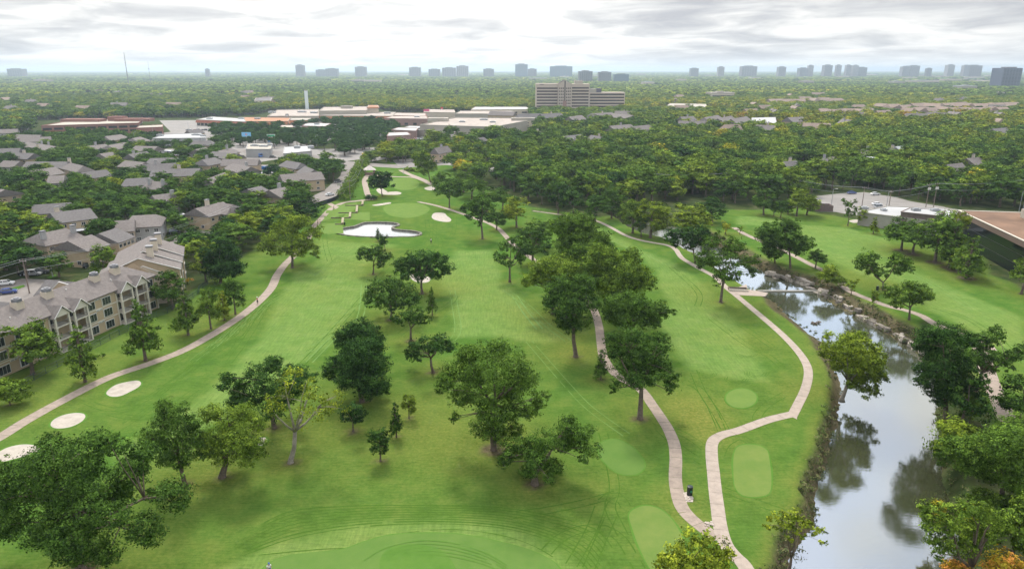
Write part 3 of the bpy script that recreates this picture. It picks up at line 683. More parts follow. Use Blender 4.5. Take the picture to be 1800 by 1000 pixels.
def lobed_tree(name, label, cat, base, lobes, tint, trunk_r=.32, fork=.45, bark=None, dens=1.6, leaf=None, sub=.3, deep=True, ring=1.5, group=None, flat=.85, start_px=None, up=.55, fat=1.04):
    """a tree measured lobe by lobe: (px, py, r) read at the tree's own distance, spread in depth"""
    B = P(*base); t0 = B.y / ray(*base)[1]; mpp = t0 / FPX
    root = thing(name, label, cat, tuple(B), 0, group); root['tint'] = tint
    xs_ = [l[0] for l in lobes]; Rw = (max(xs_) - min(xs_)) / 2 * mpp + 1.5
    cs, rs = [], []; rr = np.random.default_rng(int(base[0] * 7 + base[1]))
    for i, l in enumerate(lobes):
        r = l[2] * mpp * fat; ed = 1 - min(1, abs(l[0] - (min(xs_) + max(xs_)) / 2) * mpp / Rw)
        span = Rw * (.25 + .55 * ed)
        for k in range(2 if (deep and r > 1.2 and (fat > 1.1 or i % 2 == 0)) else 1):
            dy = rr.uniform(-1, .25) * span if k == 0 else rr.uniform(.2, 1) * span
            p_, _ = atY(l[0], l[1], B.y + dy); rk = r * (1 if k == 0 else .92)
            if p_.z < rk * .5 + .6: p_.z = rk * .5 + .6
            cs.append((p_.x - B.x, p_.y - B.y, p_.z - B.z)); rs.append(rk)
    lf = leaf or max(.27, min(1.0, t0 * .0025))
    c = link('crown', crown_mesh(name + '_crown', cs, rs, lf, dens, sub=sub, rg=rr, flat=flat, up=up, gc=tuple(np.mean(cs, 0)), gw=.45), root); c['tint'] = tint
    top = max(q_[2] for q_ in cs); cxm = sum(q_[0] for q_ in cs) / len(cs); cym = sum(q_[1] for q_ in cs) / len(cs)
    low = min(q_[2] - r_ for q_, r_ in zip(cs, rs))
    fz = max(1.2, top * fork)
    wd = link('trunk', wood_mesh(name + '_trunk', trunk_r, (cxm * .35, cym * .35, fz), cs, rs, bark or M_bark), root)
    if ring: TREE_RINGS.append(((B.x, B.y), ring, True))
    return root

# ---- generic crowns: unit tree is 10 m tall and about 8 m wide, scaled per tree
def gen_lobes(style, sd):
    rr = np.random.default_rng(sd); cs, rs = [], []
    if style == 'round':
        for i in range(15):
            a = rr.uniform(0, 6.28); h = rr.uniform(3.2, 8.6); q_ = (h - 5.6) / 3.9; w_ = 3.0 * math.sqrt(max(.05, 1 - q_ * q_)) * rr.uniform(.45, .95)
            cs.append((w_ * math.cos(a), w_ * math.sin(a), h)); rs.append(rr.uniform(1.1, 1.75))
    elif style == 'oak':
        for i in range(18):
            a = rr.uniform(0, 6.28); w_ = 3.4 * rr.random() ** .5; h = 8.3 - (w_ / 3.4) ** 2 * 3.6 - rr.random() * 1.6
            cs.append((w_ * math.cos(a), w_ * math.sin(a), h)); rs.append(rr.uniform(1.0, 1.7))
    elif style == 'cone':
        for i in range(17):
            h = 2.0 + 7.2 * (i / 16); w_ = 2.6 * (1 - (h - 2) / 8.6) ** .8 * rr.uniform(.4, .95); a = i * 2.4
            cs.append((w_ * math.cos(a), w_ * math.sin(a), h)); rs.append((1.55 * (1 - (h - 2) / 10.5)) * rr.uniform(.8, 1.1) + .15)
    elif style == 'open':
        for i in range(11):
            a = i * 2.4 + rr.uniform(-.4, .4); w_ = 3.3 * rr.uniform(.25, 1) ; h = rr.uniform(4.3, 8.8) - w_ * .35
            cs.append((w_ * math.cos(a), w_ * math.sin(a), h)); rs.append(rr.uniform(.9, 1.35))
    elif style == 'bush':
        for i in range(8):
            a = i * 2.4; w_ = 2.6 * rr.uniform(.2, 1); h = rr.uniform(2.5, 7.6 - w_)
            cs.append((w_ * math.cos(a), w_ * math.sin(a), h)); rs.append(rr.uniform(1.6, 2.4))
    return cs, rs
VAR = {}
def variant(style, lod, k):
    key = (style, lod, k)
    if key in VAR: return VAR[key]
    cs, rs = gen_lobes(style, 100 + k * 13 + len(style)); size, dens = {'hi': (.38, 1.5), 'mid': (.52, 1.4), 'lo': (1.0, 1.1)}[lod]
    rg = np.random.default_rng(5 + k)
    cm = crown_mesh('crown_' + style, cs, rs, size, dens, rg=rg, up=.5, gc=(0, 0, 4.6), gw=.8)
    random.seed(k + 3)
    top = max(c[2] for c in cs)
    wm = wood_mesh('trunk_' + style, .26 if style != 'bush' else .12, (0, 0, 3.2 if style in ('oak', 'open') else 4.6 if style == 'round' else 7.5 if style == 'cone' else .9), cs, rs, M_bark, nmain=4 if style != 'cone' else 3) if lod != 'lo' else None
    VAR[key] = (cm, wm); return VAR[key]
def plant(name, label, cat, loc, h, wd, tint, style, lod='hi', k=0, group=None, rz=None, ring=0):
    cm, wm = variant(style, lod, k)
    r = thing(name, label, cat, loc, random.uniform(0, 6.28) if rz is None else rz, group, (wd / 7.6, wd / 7.6, h / 9.7)); r['tint'] = tint
    c = link('crown', cm, r); c['tint'] = tint
    if wm: link('trunk', wm, r)
    if ring: TREE_RINGS.append(((loc[0], loc[1]), ring, True))
    return r
def px_tree(name, label, cat, base, top, wpx, tint, style='round', lod='hi', k=0, group=None, ring=.9):
    B = P(*base); t = B.y / ray(*base)[1]
    h = atY(base[0], top, B.y)[0].z; return plant(name, label, cat, tuple(B), max(h, 1.5), wpx * t / FPX, tint, style, lod, k, group, ring=ring)

PT = 'pecan_tree'
lobed_tree(PT, 'huge spreading dark green tree filling the bottom left corner of the picture', 'tree', (142,1003), [(88,775,20),(162,782,27),(190,775,16),(212,787,16),(252,795,23),(25,838,30),(8,820,15),(50,818,17),(82,815,38),(120,790,22),(150,825,30),(225,837,35),(240,815,22),(305,868,31),(320,885,14),(37,867,38),(100,862,36),(150,865,33),(200,875,33),(270,872,16),(15,922,30),(75,930,38),(155,905,30),(200,905,24),(160,960,36),(190,975,22),(120,975,26),(252,928,32),(268,950,16),(120,945,30),(0,880,25),(110,900,30)], .22, .55, .42, dens=1.9, ring=2.2, fat=.98)
lobed_tree(PT, 'tall dark tree with one bare pole trunk standing right behind the huge corner tree', 'tree', (325,852), [(290,718,17),(318,725,19),(268,770,17),(285,745,20),(335,745,18),(310,765,26),(275,778,23),(340,790,22),(295,800,20),(255,765,13),(318,812,14),(345,770,16),(300,740,16)], .27, .33, .5)
lobed_tree(PT, 'brown tufted tree on a short thick trunk, second from the huge corner tree', 'tree', (391,838), [(370,725,18),(400,735,20),(430,725,19),(418,745,18),(455,745,14),(380,765,24),(415,775,27),(445,780,21),(365,790,19),(432,805,18),(458,798,11),(395,800,20)], .45, .5, .4)
lobed_tree(PT, 'blackish green tree crown behind the pale bare-limbed tree', 'tree', (482,752), [(400,665,13),(392,680,10),(418,690,15),(450,655,19),(480,640,17),(500,650,15),(530,655,14),(465,680,24),(500,690,24),(440,702,19),(410,708,14),(480,720,21),(520,680,18),(552,662,11),(425,675,14)], .12, .4, .45)
lobed_tree('pale_limbed_tree', 'half bare tree with pale grey limbs and thin olive leaves', 'tree', (511,813), [(520,655,16),(500,672,18),(545,690,20),(572,702,18),(592,695,13),(480,722,17),(565,722,16),(530,722,18),(602,718,10),(520,742,14),(495,700,16),(470,700,12),(540,668,12),(590,715,12)], .60, .42, .34, M_barkpale, dens=.42, leaf=.36, sub=.5)
OAK = 'live_oak'
lobed_tree(OAK, 'dark rounded oak with feathery top directly behind the larger dome shaped oak', 'tree', (640,655), [(605,590,15),(598,602,10),(620,578,16),(638,575,17),(655,588,17),(664,603,12),(635,600,20),(615,605,15),(650,610,16)], .10, .35, .4, ring=0, fat=1.12)
lobed_tree(OAK, 'big dense dome shaped dark oak standing alone left of centre', 'tree', (636,706), [(600,640,24),(582,655,16),(578,645,10),(620,620,22),(650,615,24),(668,638,18),(640,645,28),(662,668,22),(612,665,22),(645,680,20),(672,682,13),(630,640,26),(625,612,18),(652,690,12)], .10, .42, .36, dens=1.8)
lobed_tree(OAK, 'small low dark tree between the pale limbed tree and the dome shaped oak', 'tree', (621,758), [(608,722,11),(625,718,12),(638,728,10),(618,732,12),(602,735,8),(630,738,9)], .08, .14, .4)
px_tree('sapling', 'dark green cone shaped young tree just left of a yellowish sapling', 'sapling', (697,768), 706, 34, .16, 'cone', k=0, ring=.8)
px_tree('sapling', 'yellowish green sapling right of the dark cone shaped young tree', 'sapling', (719,735), 690, 28, .52, 'round', k=1, ring=1.0)
px_tree('sapling', 'dark green young tree in an earth ring, nearest of the three saplings', 'sapling', (669,810), 750, 45, .14, 'round', k=2, ring=1.1)
px_tree('sapling', 'slim green cone tree right of the oak that hides a bunker', 'sapling', (760,554), 503, 25, .34, 'cone', k=1)
px_tree('sapling', 'young dark tree standing just in front of the pond', 'sapling', (677,440), 411, 21, .14, 'round', k=0)
px_tree('sapling', 'thin young tree rising in front of the pond, left of its twin', 'sapling', (665,424), 400, 16, .18, 'cone', k=2)
lobed_tree(OAK, 'round leafy dark oak with a small bunker showing under its crown', 'tree', (742,516), [(705,465,13),(702,478,9),(722,457,14),(737,452,15),(757,452,15),(775,459,14),(785,472,12),(770,477,13),(745,470,16),(725,475,14),(712,485,9),(762,482,11),(738,486,10)], .14, .38, .4, dens=1.7)
lobed_tree(OAK, 'small umbrella shaped tree with two leaf masses below the pond', 'tree', (656,482), [(637,441,9),(643,447,10),(662,440,12),(672,452,12),(680,450,8),(634,455,6),(667,463,8),(657,452,11),(650,443,8)], .22, .25, .35)
lobed_tree(OAK, 'wide bushy dark tree with a trunk leaning left, beside the slim cone tree', 'tree', (687,562), [(650,520,12),(663,505,16),(690,500,17),(714,508,17),(728,525,13),(700,525,19),(672,528,16),(648,535,7),(717,530,13),(690,540,10),(684,549,8)], .22, .32, .42)
lobed_tree(OAK, 'feathery umbrella shaped grey green tree on a thin forked trunk', 'tree', (722,599), [(698,560,11),(713,552,13),(735,550,14),(749,560,11),(725,562,11),(708,566,8),(740,566,8)], .20, .28, .42, dens=1.2)
lobed_tree(OAK, 'grey green flat topped tree left of the tallest middle tree', 'tree', (761,655), [(723,625,12),(718,618,8),(730,607,13),(750,600,15),(775,600,16),(793,606,11),(765,612,14),(740,618,12),(732,632,8),(785,612,10)], .12, .30, .42, dens=1.2)
lobed_tree(PT, 'tallest spreading tree in the middle foreground with low side branches', 'tree', (868,790), [(820,622,19),(850,617,18),(878,612,18),(905,640,24),(922,665,23),(800,648,20),(783,670,18),(775,684,12),(830,655,27),(870,650,27),(895,685,27),(850,690,26),(812,698,20),(800,732,9),(795,738,7),(945,700,16),(930,722,15),(900,720,23),(865,728,26),(848,750,20),(876,762,18),(905,755,17),(958,694,9),(945,712,10)], .32, .5, .42, dens=1.6, ring=2.5)
lobed_tree(PT, 'drooping dark tree right of the tallest middle tree, trunk in an earth ring', 'tree', (940,851), [(1000,747,20),(1028,760,18),(985,775,21),(1038,788,17),(1026,808,10),(960,772,21),(935,785,23),(900,782,19),(890,805,14),(943,808,21),(970,820,18),(964,840,11),(928,828,14),(880,812,8),(1010,775,18),(905,795,14)], .25, .5, .32, ring=1.8)
lobed_tree(PT, 'big dark tree on a tall straight trunk left of the cart path at picture centre', 'tree', (1012,627), [(975,515,19),(1000,500,21),(1025,500,21),(985,540,22),(1010,530,27),(1035,535,20),(1000,565,21),(1020,565,17),(965,530,11),(990,560,16),(985,500,16)], .22, .48, .5)
lobed_tree(PT, 'farthest dark crown of the grove of trees along the middle cart path', 'tree', (1022,505), [(982,395,13),(1000,392,15),(1012,387,15),(1030,393,15),(1025,410,17),(1000,415,17),(1043,412,12),(1055,425,17),(1037,430,19),(1020,442,19),(995,430,17),(1067,440,13),(1005,450,14)], .35, .4, .42, ring=0, fat=1.27)
lobed_tree(PT, 'brown tinged crown reaching right in the grove along the middle cart path', 'tree', (1088,570), [(1052,442,15),(1040,465,18),(1045,490,18),(1075,515,17),(1075,455,16),(1100,448,11),(1112,448,12),(1117,457,9),(1062,470,19),(1085,480,19),(1107,475,16),(1125,480,16),(1140,492,12),(1120,495,17),(1100,492,19),(1122,510,10),(1145,505,6),(1080,500,18),(1060,490,18)], .42, .4, .45, ring=0, fat=1.27)
lobed_tree(PT, 'brownish green crown reaching left in the grove along the middle cart path', 'tree', (972,552), [(990,505,16),(1030,505,17),(932,490,12),(925,497,7),(950,472,15),(965,470,16),(980,460,15),(1000,475,18),(962,492,13),(985,485,16),(1010,490,16),(945,482,10)], .46, .35, .45, ring=0, fat=1.27)
lobed_tree(PT, 'nearer right crown of the grove with a low arm of leaves stretching right', 'tree', (1104,622), [(1088,535,19),(1112,530,18),(1080,552,16),(1100,557,19),(1125,545,16),(1132,563,12),(1150,550,15),(1162,537,9),(1177,550,8),(1152,565,9),(1070,540,12),(1140,540,12)], .28, .45, .45, ring=0, fat=1.27)
lobed_tree(PT, 'large dark tree on a double trunk beside the middle cart path, nearest of the grove', 'tree', (1125,736), [(1075,595,13),(1095,592,16),(1117,590,16),(1140,597,14),(1162,595,13),(1168,612,12),(1082,617,17),(1112,620,23),(1145,625,23),(1100,650,22),(1137,650,23),(1168,648,15),(1180,670,13),(1177,687,8),(1077,683,9),(1085,670,12),(1117,670,17),(1148,666,15),(1188,660,7)], .20, .5, .38, ring=1.8)
px_tree('sapling', 'small cedar standing left of the large double trunked tree', 'sapling', (1056,667), 614, 36, .26, 'cone', k=0, ring=1.2)
lobed_tree(PT, 'airy dark tree with spreading arms beside the right cart path above the creek', 'tree', (1267,531), [(1250,425,13),(1262,417,11),(1290,430,15),(1305,436,9),(1237,450,14),(1230,463,10),(1257,455,17),(1287,455,16),(1312,460,13),(1330,457,9),(1322,478,10),(1275,480,16),(1297,485,10),(1265,490,11),(1280,440,14)], .30, .4, .45, dens=1.4)
lobed_tree(PT, 'low dark tree crown hanging over the upper creek', 'tree', (1222,462), [(1180,415,13),(1200,412,13),(1220,412,14),(1237,408,13),(1212,427,11),(1187,427,7),(1240,425,10)], .10, .3, .4, ring=0, fat=1.12)
lobed_tree(PT, 'dark tree with a pale trunk and clumped crown above the far fairway bend', 'tree', (848,420), [(820,367,10),(835,355,11),(850,352,12),(862,365,11),(840,375,13),(825,380,8),(860,380,9),(843,390,8),(832,365,10)], .25, .4, .5)
lobed_tree(PT, 'dark tree with drooping clumps left of the path on the far slope', 'tree', (790,366), [(775,330,11),(790,322,12),(803,327,12),(790,340,9),(803,340,9),(768,323,7)], .25, .35, .5)
lobed_tree(PT, 'wide dark green tree right of the far green, between two paths', 'tree', (757,321), [(737,280,12),(750,280,13),(757,292,12),(747,300,9),(735,290,8),(744,272,9)], .42, .35, .42)
lobed_tree(OAK, 'dark round tree in front of the curved bunker by the far green', 'tree', (672,345), [(655,318,10),(665,311,11),(680,311,10),(688,321,8),(672,322,11),(658,325,7)], .06, .3, .4)
lobed_tree(PT, 'very wide bright green tree standing over the left cart path', 'tree', (514,470), [(475,420,15),(463,435,11),(492,400,16),(512,390,16),(532,387,14),(550,400,13),(559,412,8),(512,412,19),(532,420,17),(500,435,16),(525,440,15),(550,435,11),(556,446,7),(480,440,12)], .50, .42, .42)
px_tree('cedar_tree', 'tall olive tree with a wide pyramid crown before the apartment facade', 'tree', (256,634), 527, 80, .34, 'cone', k=1, ring=1.2)
px_tree('cedar_tree', 'ragged olive tree beside the lowest left bend of the path, near the apartments', 'tree', (150,671), 570, 72, .40, 'cone', k=2, ring=1.2)
px_tree('maple_tree', 'full bright green tree hiding the left end of the beige apartments', 'tree', (58,658), 563, 100, .40, 'round', k=0, ring=1.0)
px_tree('maple_tree', 'low rounded green tree cut off by the left picture edge', 'tree', (18,712), 648, 70, .42, 'bush', k=0, ring=1.0)
px_tree('cypress_tree', 'leftmost of four olive brown trees in a row along the left path', 'tree', (331,589), 510, 60, .36, 'cone', k=0)
px_tree('cypress_tree', 'second olive tree of the row of four, just right of the widest one', 'tree', (371,578), 502, 48, .42, 'round', k=1)
px_tree('cypress_tree', 'thin rusty tree, third of the row of four along the left path', 'tree', (395,563), 510, 36, .62, 'cone', k=2)
px_tree('cypress_tree', 'dark green tree ending the row of four along the left path', 'tree', (414,552), 488, 46, .26, 'round', k=2)
px_tree('maple_tree', 'round dark green tree touching the far end of the beige apartments', 'tree', (305,543), 473, 66, .24, 'round', k=1)
px_tree('crape_myrtle', 'bright green tree with a leaning bare trunk behind the apartments', 'tree', (362,496), 428, 50, .55, 'open', k=0)
lobed_tree(OAK, 'massive dark oak beside the chain fence behind the row of four', 'tree', (388,497), [(365,450,16),(385,435,18),(402,445,18),(415,462,14),(375,468,18),(395,472,20),(418,472,12),(380,482,12),(362,470,12),(398,430,12),(412,480,9)], .07, .45, .4, dens=1.7, ring=0)
px_tree('maple_tree', 'green tree beside the street behind the beige apartments', 'tree', (185,490), 430, 50, .38, 'round', k=2)
lobed_tree(PT, 'dark tree with a pale trunk on the rocky right bank above the pool', 'tree', (1389,471), [(1355,405,15),(1375,395,13),(1392,400,12),(1357,420,14),(1380,425,13),(1395,417,11),(1417,427,12),(1402,435,11),(1382,436,8),(1340,412,10),(1368,440,9)], .26, .35, .45, ring=0, fat=1.27)
lobed_tree(PT, 'slender tree left of the pale trunked tree on the rocky bank', 'tree', (1362,462), [(1350,428,11),(1362,432,11),(1345,440,9),(1368,445,9),(1355,448,9)], .30, .25, .5, ring=0)
px_tree('round_tree', 'small round dark green tree on the right bank beside the path', 'tree', (1433,472), 438, 38, .24, 'round', k=0, ring=0)
px_tree('sapling', 'small olive sapling on the right bank between path and rocks, farther one', 'sapling', (1496,518), 486, 23, .55, 'open', k=1, ring=.5)
px_tree('sapling', 'small olive sapling on the right bank leaning over the rocks, nearer one', 'sapling', (1534,541), 506, 22, .52, 'open', k=2, ring=.5)
px_tree('bank_bush', 'yellow green bush above the rock ledges left of the saplings', 'bush', (1455,500), 460, 40, .52, 'bush', k=1, ring=0)
px_tree('bank_bush', 'rounded bush above the rock ledges right beside the yellow green one', 'bush', (1472,505), 474, 28, .45, 'bush', k=0, ring=0)
lobed_tree(PT, 'tree whose trunk forks into a wide V on the right lawn', 'tree', (1552,509), [(1517,455,14),(1535,450,11),(1530,468,14),(1510,470,8),(1545,478,9),(1560,481,7),(1580,457,15),(1597,468,12),(1578,475,9),(1562,465,8),(1590,458,9),(1524,460,10)], .32, .3, .25)
lobed_tree(PT, 'leaning tree over the right bank path, just below the V shaped one', 'tree', (1598,562), [(1600,505,14),(1618,513,15),(1635,520,9),(1590,523,11),(1568,512,13),(1577,530,11),(1610,525,10)], .36, .28, .4, ring=0, fat=1.12)
for i_, (bx, by, tp, ww, tn, st_, lb) in enumerate([(1584,440,380,46,.30,'round','leftmost tree of the row that shades the lawn before the black glass office'), (1605,447,388,50,.30,'oak','second tree from the left in the row before the black glass office'), (1643,461,372,60,.36,'round','tallest tree of the row before the black glass office'), (1668,471,388,52,.34,'cone','fourth tree in the row, with a brown tinge, before the black glass office'), (1699,489,413,56,.40,'cone','rightmost pyramid tree of the row, in front of the dark glass wall'), (1682,476,438,34,.52,'round','small yellowish tree tucked behind the rightmost pyramid tree')]):
    px_tree('elm_tree', lb, 'tree', (bx, by), tp, ww * 1.35, tn, st_, k=i_ % 3, ring=3.0)
px_tree('elm_tree', 'yellow topped tree behind the shaded row, against the office corner', 'tree', (1672,452), 366, 44, .60, 'round', k=1, ring=0)
px_tree('elm_tree', 'olive tree cut by the right picture edge below the glass wall', 'tree', (1795,517), 444, 62, .42, 'open', k=0, ring=1.2)
px_tree('thin_tree', 'thin sparse tree on the lawn edge before the creekside parking lot', 'tree', (1490,397), 342, 30, .30, 'open', k=1, ring=1.0)
px_tree('sapling', 'little yellow green tree alone before the flat roofed building', 'sapling', (1535,411), 381, 22, .58, 'cone', k=0)
px_tree('brown_tree', 'brownish small tree leaning beside the thin sparse tree', 'tree', (1513,396), 361, 28, .55, 'open', k=2, ring=0)
lobed_tree(PT, 'yellow green tree leaning from the left bank over the creek', 'tree', (1480,702), [(1457,590,9),(1490,595,14),(1510,592,13),(1462,612,16),(1448,622,8),(1490,612,19),(1515,610,17),(1540,617,13),(1480,635,17),(1500,642,19),(1525,635,19),(1547,632,11),(1535,655,17),(1512,662,14),(1470,645,9),(1550,652,9),(1535,675,9),(1540,688,9),(1520,690,10),(1500,675,11),(1560,665,7)], .54, .4, .3, M_barkpale, ring=0, fat=1.14, dens=1.9)
lobed_tree(PT, 'large blue green tree on the right bank, the first big one below the rocks', 'tree', (1662,735), [(1630,590,17),(1655,585,19),(1680,590,17),(1700,600,13),(1615,605,11),(1640,615,20),(1670,615,20),(1625,650,17),(1650,650,22),(1675,655,20),(1640,680,17),(1665,682,17),(1690,640,17),(1618,668,11),(1655,700,14)], .13, .45, .4, ring=0, fat=1.12)
lobed_tree(PT, 'dark tree stretching its arms over the pale right bank path', 'tree', (1712,700), [(1712,596,12),(1732,593,12),(1750,582,11),(1757,592,9),(1747,602,9),(1695,625,13),(1712,630,14),(1732,630,13),(1750,627,12),(1740,645,11),(1770,632,11),(1785,622,12),(1797,614,11),(1775,645,8),(1725,612,12)], .24, .35, .4, ring=0, fat=1.12)
px_tree('bank_bush', 'dense green bushy tree at the water side of the right bank path', 'bush', (1704,742), 668, 52, .36, 'bush', k=0, ring=0)
px_tree('bank_bush', 'bright yellow green bushy tree on the right bank beside the water', 'bush', (1680,812), 708, 92, .52, 'bush', k=2, ring=0)
px_tree('bank_tree', 'dark green tree at the right edge just right of the lower path', 'tree', (1790,745), 658, 84, .22, 'round', k=1, ring=0)
px_tree('bank_tree', 'mid green tree at the right edge below the end of the path', 'tree', (1778,805), 714, 84, .36, 'bush', k=1, ring=0)
lobed_tree(PT, 'broad green tree mass on the right bank above the orange tipped trees', 'tree', (1765,900), [(1687,787,18),(1705,803,17),(1700,820,14),(1725,782,19),(1750,780,21),(1775,772,21),(1795,787,18),(1737,807,21),(1762,805,21),(1787,812,20),(1725,825,14),(1750,832,17),(1775,845,17),(1795,850,17),(1668,775,12)], .33, .38, .42, ring=0, fat=1.27)
px_tree('bank_bush', 'dark bush at the water line below the bright yellow green one', 'bush', (1655,822), 760, 44, .32, 'bush', k=0, ring=0)
lobed_tree(PT, 'green tree with orange tips overhanging the water at bottom right', 'tree', (1716,1042), [(1630,890,13),(1650,898,17),(1625,905,12),(1675,900,17),(1700,895,17),(1725,900,19),(1750,910,19),(1662,925,19),(1637,925,15),(1687,930,19),(1712,932,19),(1740,930,19),(1637,945,12),(1655,955,15),(1675,957,17),(1700,960,17),(1650,975,11)], .42, .4, .3, ring=0)
px_tree('bank_bush', 'small orange yellow bush tip behind the overhanging tree', 'bush', (1642,925), 872, 34, .80, 'bush', k=1, ring=0)
px_tree('bank_bush', 'yellow leaved bush tip near the small bare trunk', 'bush', (1702,930), 874, 40, .74, 'bush', k=2, ring=0)
px_tree('bank_tree', 'olive green tree cut by the right edge above the orange shrubs', 'tree', (1795,1010), 868, 92, .46, 'round', k=0, ring=0)
for i_, (bx, by, tp, ww, tn, lb) in enumerate([(1690,1052,968,80,.93,'orange brown shrub at the bottom edge, left of two'), (1755,1062,962,96,.90,'orange brown shrub at the bottom edge, right of two'), (1800,1050,985,70,.62,'olive shrub in the bottom right corner')]):
    px_tree('bank_shrub', lb, 'shrub', (bx, by), tp, ww, tn, 'bush', k=i_, ring=0)
lobed_tree('crooked_tree', 'small crooked yellow green tree leaning over the creek at the bottom', 'tree', (1386,1006), [(1357,910,10),(1348,922,7),(1370,922,11),(1382,905,13),(1400,902,12),(1395,925,13),(1412,920,12),(1422,925,12),(1435,935,11),(1407,938,10),(1447,933,5),(1445,952,6),(1387,945,7)], .60, .22, .25, dens=1.3, leaf=.3, deep=False, ring=0)
lobed_tree('ash_tree', 'bright lime green tree at the bottom edge below the path junction', 'tree', (1226,1075), [(1165,980,16),(1190,965,19),(1215,945,17),(1240,953,19),(1265,960,17),(1282,977,13),(1200,990,22),(1230,985,24),(1260,990,22),(1178,1002,20),(1220,1012,25)], .60, .3, .4, leaf=.32, ring=0)
px_tree('bank_tree', 'dark green tree wedged between the large blue green tree and the lower path', 'tree', (1690, 752), 640, 78, .16, 'oak', k=1, ring=0)
px_tree('bank_tree', 'rounded green tree behind the broad mass on the right bank', 'tree', (1775, 850), 735, 100, .34, 'round', k=2, ring=0)
px_tree('bank_bush', 'mid green bush on the slope under the broad right bank mass', 'bush', (1722, 905), 840, 60, .38, 'bush', k=0, ring=0)
px_tree('bank_bush', 'dark green bush by the right edge under the broad mass', 'bush', (1790, 925), 850, 74, .30, 'bush', k=1, ring=0)
px_tree('bank_tree', 'green tree filling the right edge above the bottom shrubs', 'tree', (1772, 1005), 880, 96, .40, 'oak', k=1, ring=0)
# the mid-distance trees standing free on the course and along the creek
MIDT = [
 (896,496,400,54,.24,'open','tall dark tree with two trunks left of the grove'), (937,467,395,62,.22,'round','dark tree between the twin trunked tree and the grove'), (950,440,385,54,.34,'round','yellowish dark tree behind the left of the grove'), (908,400,345,50,.60,'round','bright green tree on the far slope left of the creek bend'), (873,404,368,34,.24,'round','small dark tree beside the path above the clumped tree'),
 (830,350,308,50,.30,'oak','green oak right of the far green slope'), (855,372,322,50,.24,'open','dark tree behind the clumped tree on the far slope'), (884,372,325,48,.26,'oak','dark tree beside the bright green tree on the far slope'), (815,338,300,44,.36,'round','green tree above the drooping clumped tree'), (780,335,300,40,.32,'round','green tree just right of the wide far slope tree'),
 (1143,418,348,62,.54,'round','bright green willow like tree at the upper creek, middle of three'), (1112,410,350,54,.42,'round','green tree at the upper creek, left of three'), (1205,420,356,76,.54,'round','bright green tree at the upper creek, right of three'), (1127,417,372,30,.26,'open','leaning dark tree on the bank of the upper creek'),
 (1046,390,335,44,.20,'oak','dark tree by the start of the right path'), (1008,380,325,40,.18,'oak','dark tree before the brown wall by the creek'), (981,376,315,36,.16,'round','narrow dark tree before the brown wall by the creek'), (1075,384,330,44,.26,'round','tree at the head of the creek'),
 (1250,388,342,46,.14,'oak','dark round tree by the second fairway across the creek'), (1252,396,357,38,.16,'open','leaning blue green tree on the bank across the creek'), (1275,412,388,26,.72,'open','little yellow tree on the bank across the creek'), (1300,412,395,14,.45,'open','tiny shrub on the bank right of the little yellow tree'),
 (1342,378,328,42,.26,'round','tree at the edge of the wood above the far right lawn, leftmost'), (1372,383,350,24,.22,'round','small dark tree at the far edge of the right lawn'), (1400,380,328,44,.52,'round','yellow green tree at the far edge of the right lawn'), (1418,378,340,40,.50,'round','second yellow green tree beside the fenced enclosure'), (1385,376,345,30,.32,'cone','narrow tree behind the far right lawn'),(1360,380,352,20,.3,'round','little tree on the far edge of the right lawn, right of the leftmost'),
 (648,352,340,14,.06,'bush','small dark shrub tree by the driving tees, left'), (658,352,340,15,.06,'bush','small dark shrub tree by the driving tees, right'), (470,345,1,1,0,'x','')]
for i_, (bx, by, tp, ww, tn, st_, lb) in enumerate(MIDT[:-1]):
    px_tree('tree' if st_ != 'bush' else 'shrub', lb, 'tree' if st_ != 'bush' else 'shrub', (bx, by), tp, ww * 1.1, tn, st_, k=i_ % 3, ring=.8, lod='hi' if ww > 40 else 'mid')
# ================================================================ BUILDINGS
M_glass = mat('window_glass', (.025, .03, .035), .12, var=.3, spec=.8)
M_frame = mat('white_frame', (.60, .585, .55), .6, var=.04)
M_roofg = mat('shingle_grey', (.135, .125, .122), .95, var=.14, vscale=1.3, bump=.3, bscale=6)
M_roofb = mat('shingle_brown', (.165, .145, .135), .95, var=.14, vscale=1.3, bump=.3, bscale=6)
M_tan = mat('tan_stucco', (.42, .325, .215), .9, var=.05, vscale=.5)
M_tanl = mat('pale_stucco', (.54, .46, .365), .9, var=.05, vscale=.5)
M_greyw = mat('grey_siding', (.34, .33, .32), .85, var=.06)
M_brickt = mat('tan_brick', (.42, .32, .23), .9, var=.10, vscale=2)
M_trim = mat('trim_cream', (.60, .55, .47), .8, var=.03)
M_dark = mat('dark_recess', (.05, .045, .045), .8, var=.2)
M_metal = mat('roof_metal_white', (.40, .41, .43), .5, var=.06)
M_cap = mat('chimney_cap', (.17, .17, .18), .5, metal=.3, var=.15)
M_steel = mat('galvanised_steel', (.35, .36, .37), .5, metal=.5)
WIN = MB(); WIN.box(-.75, .75, -.05, .06, -.65, .65, 0); WIN.box(-.64, -.04, .06, .08, -.54, .54, 1); WIN.box(.04, .64, .06, .08, -.54, .54, 1)
WIN_ME = WIN.mesh('window', [M_frame, M_glass])
CHM = MB(); CHM.box(-.75, .75, -.55, .55, -2.2, 1.7, 0); CHM.box(-.85, .85, -.65, .65, 1.7, 1.95, 1)
CHIM = {}
def chimney_mesh(wm):
    if wm.name not in CHIM:
        CHIM[wm.name] = new_mesh('chimney', CHM.V, CHM.F, [wm, M_cap], CHM.M)
    return CHIM[wm.name]
HOUSES = []
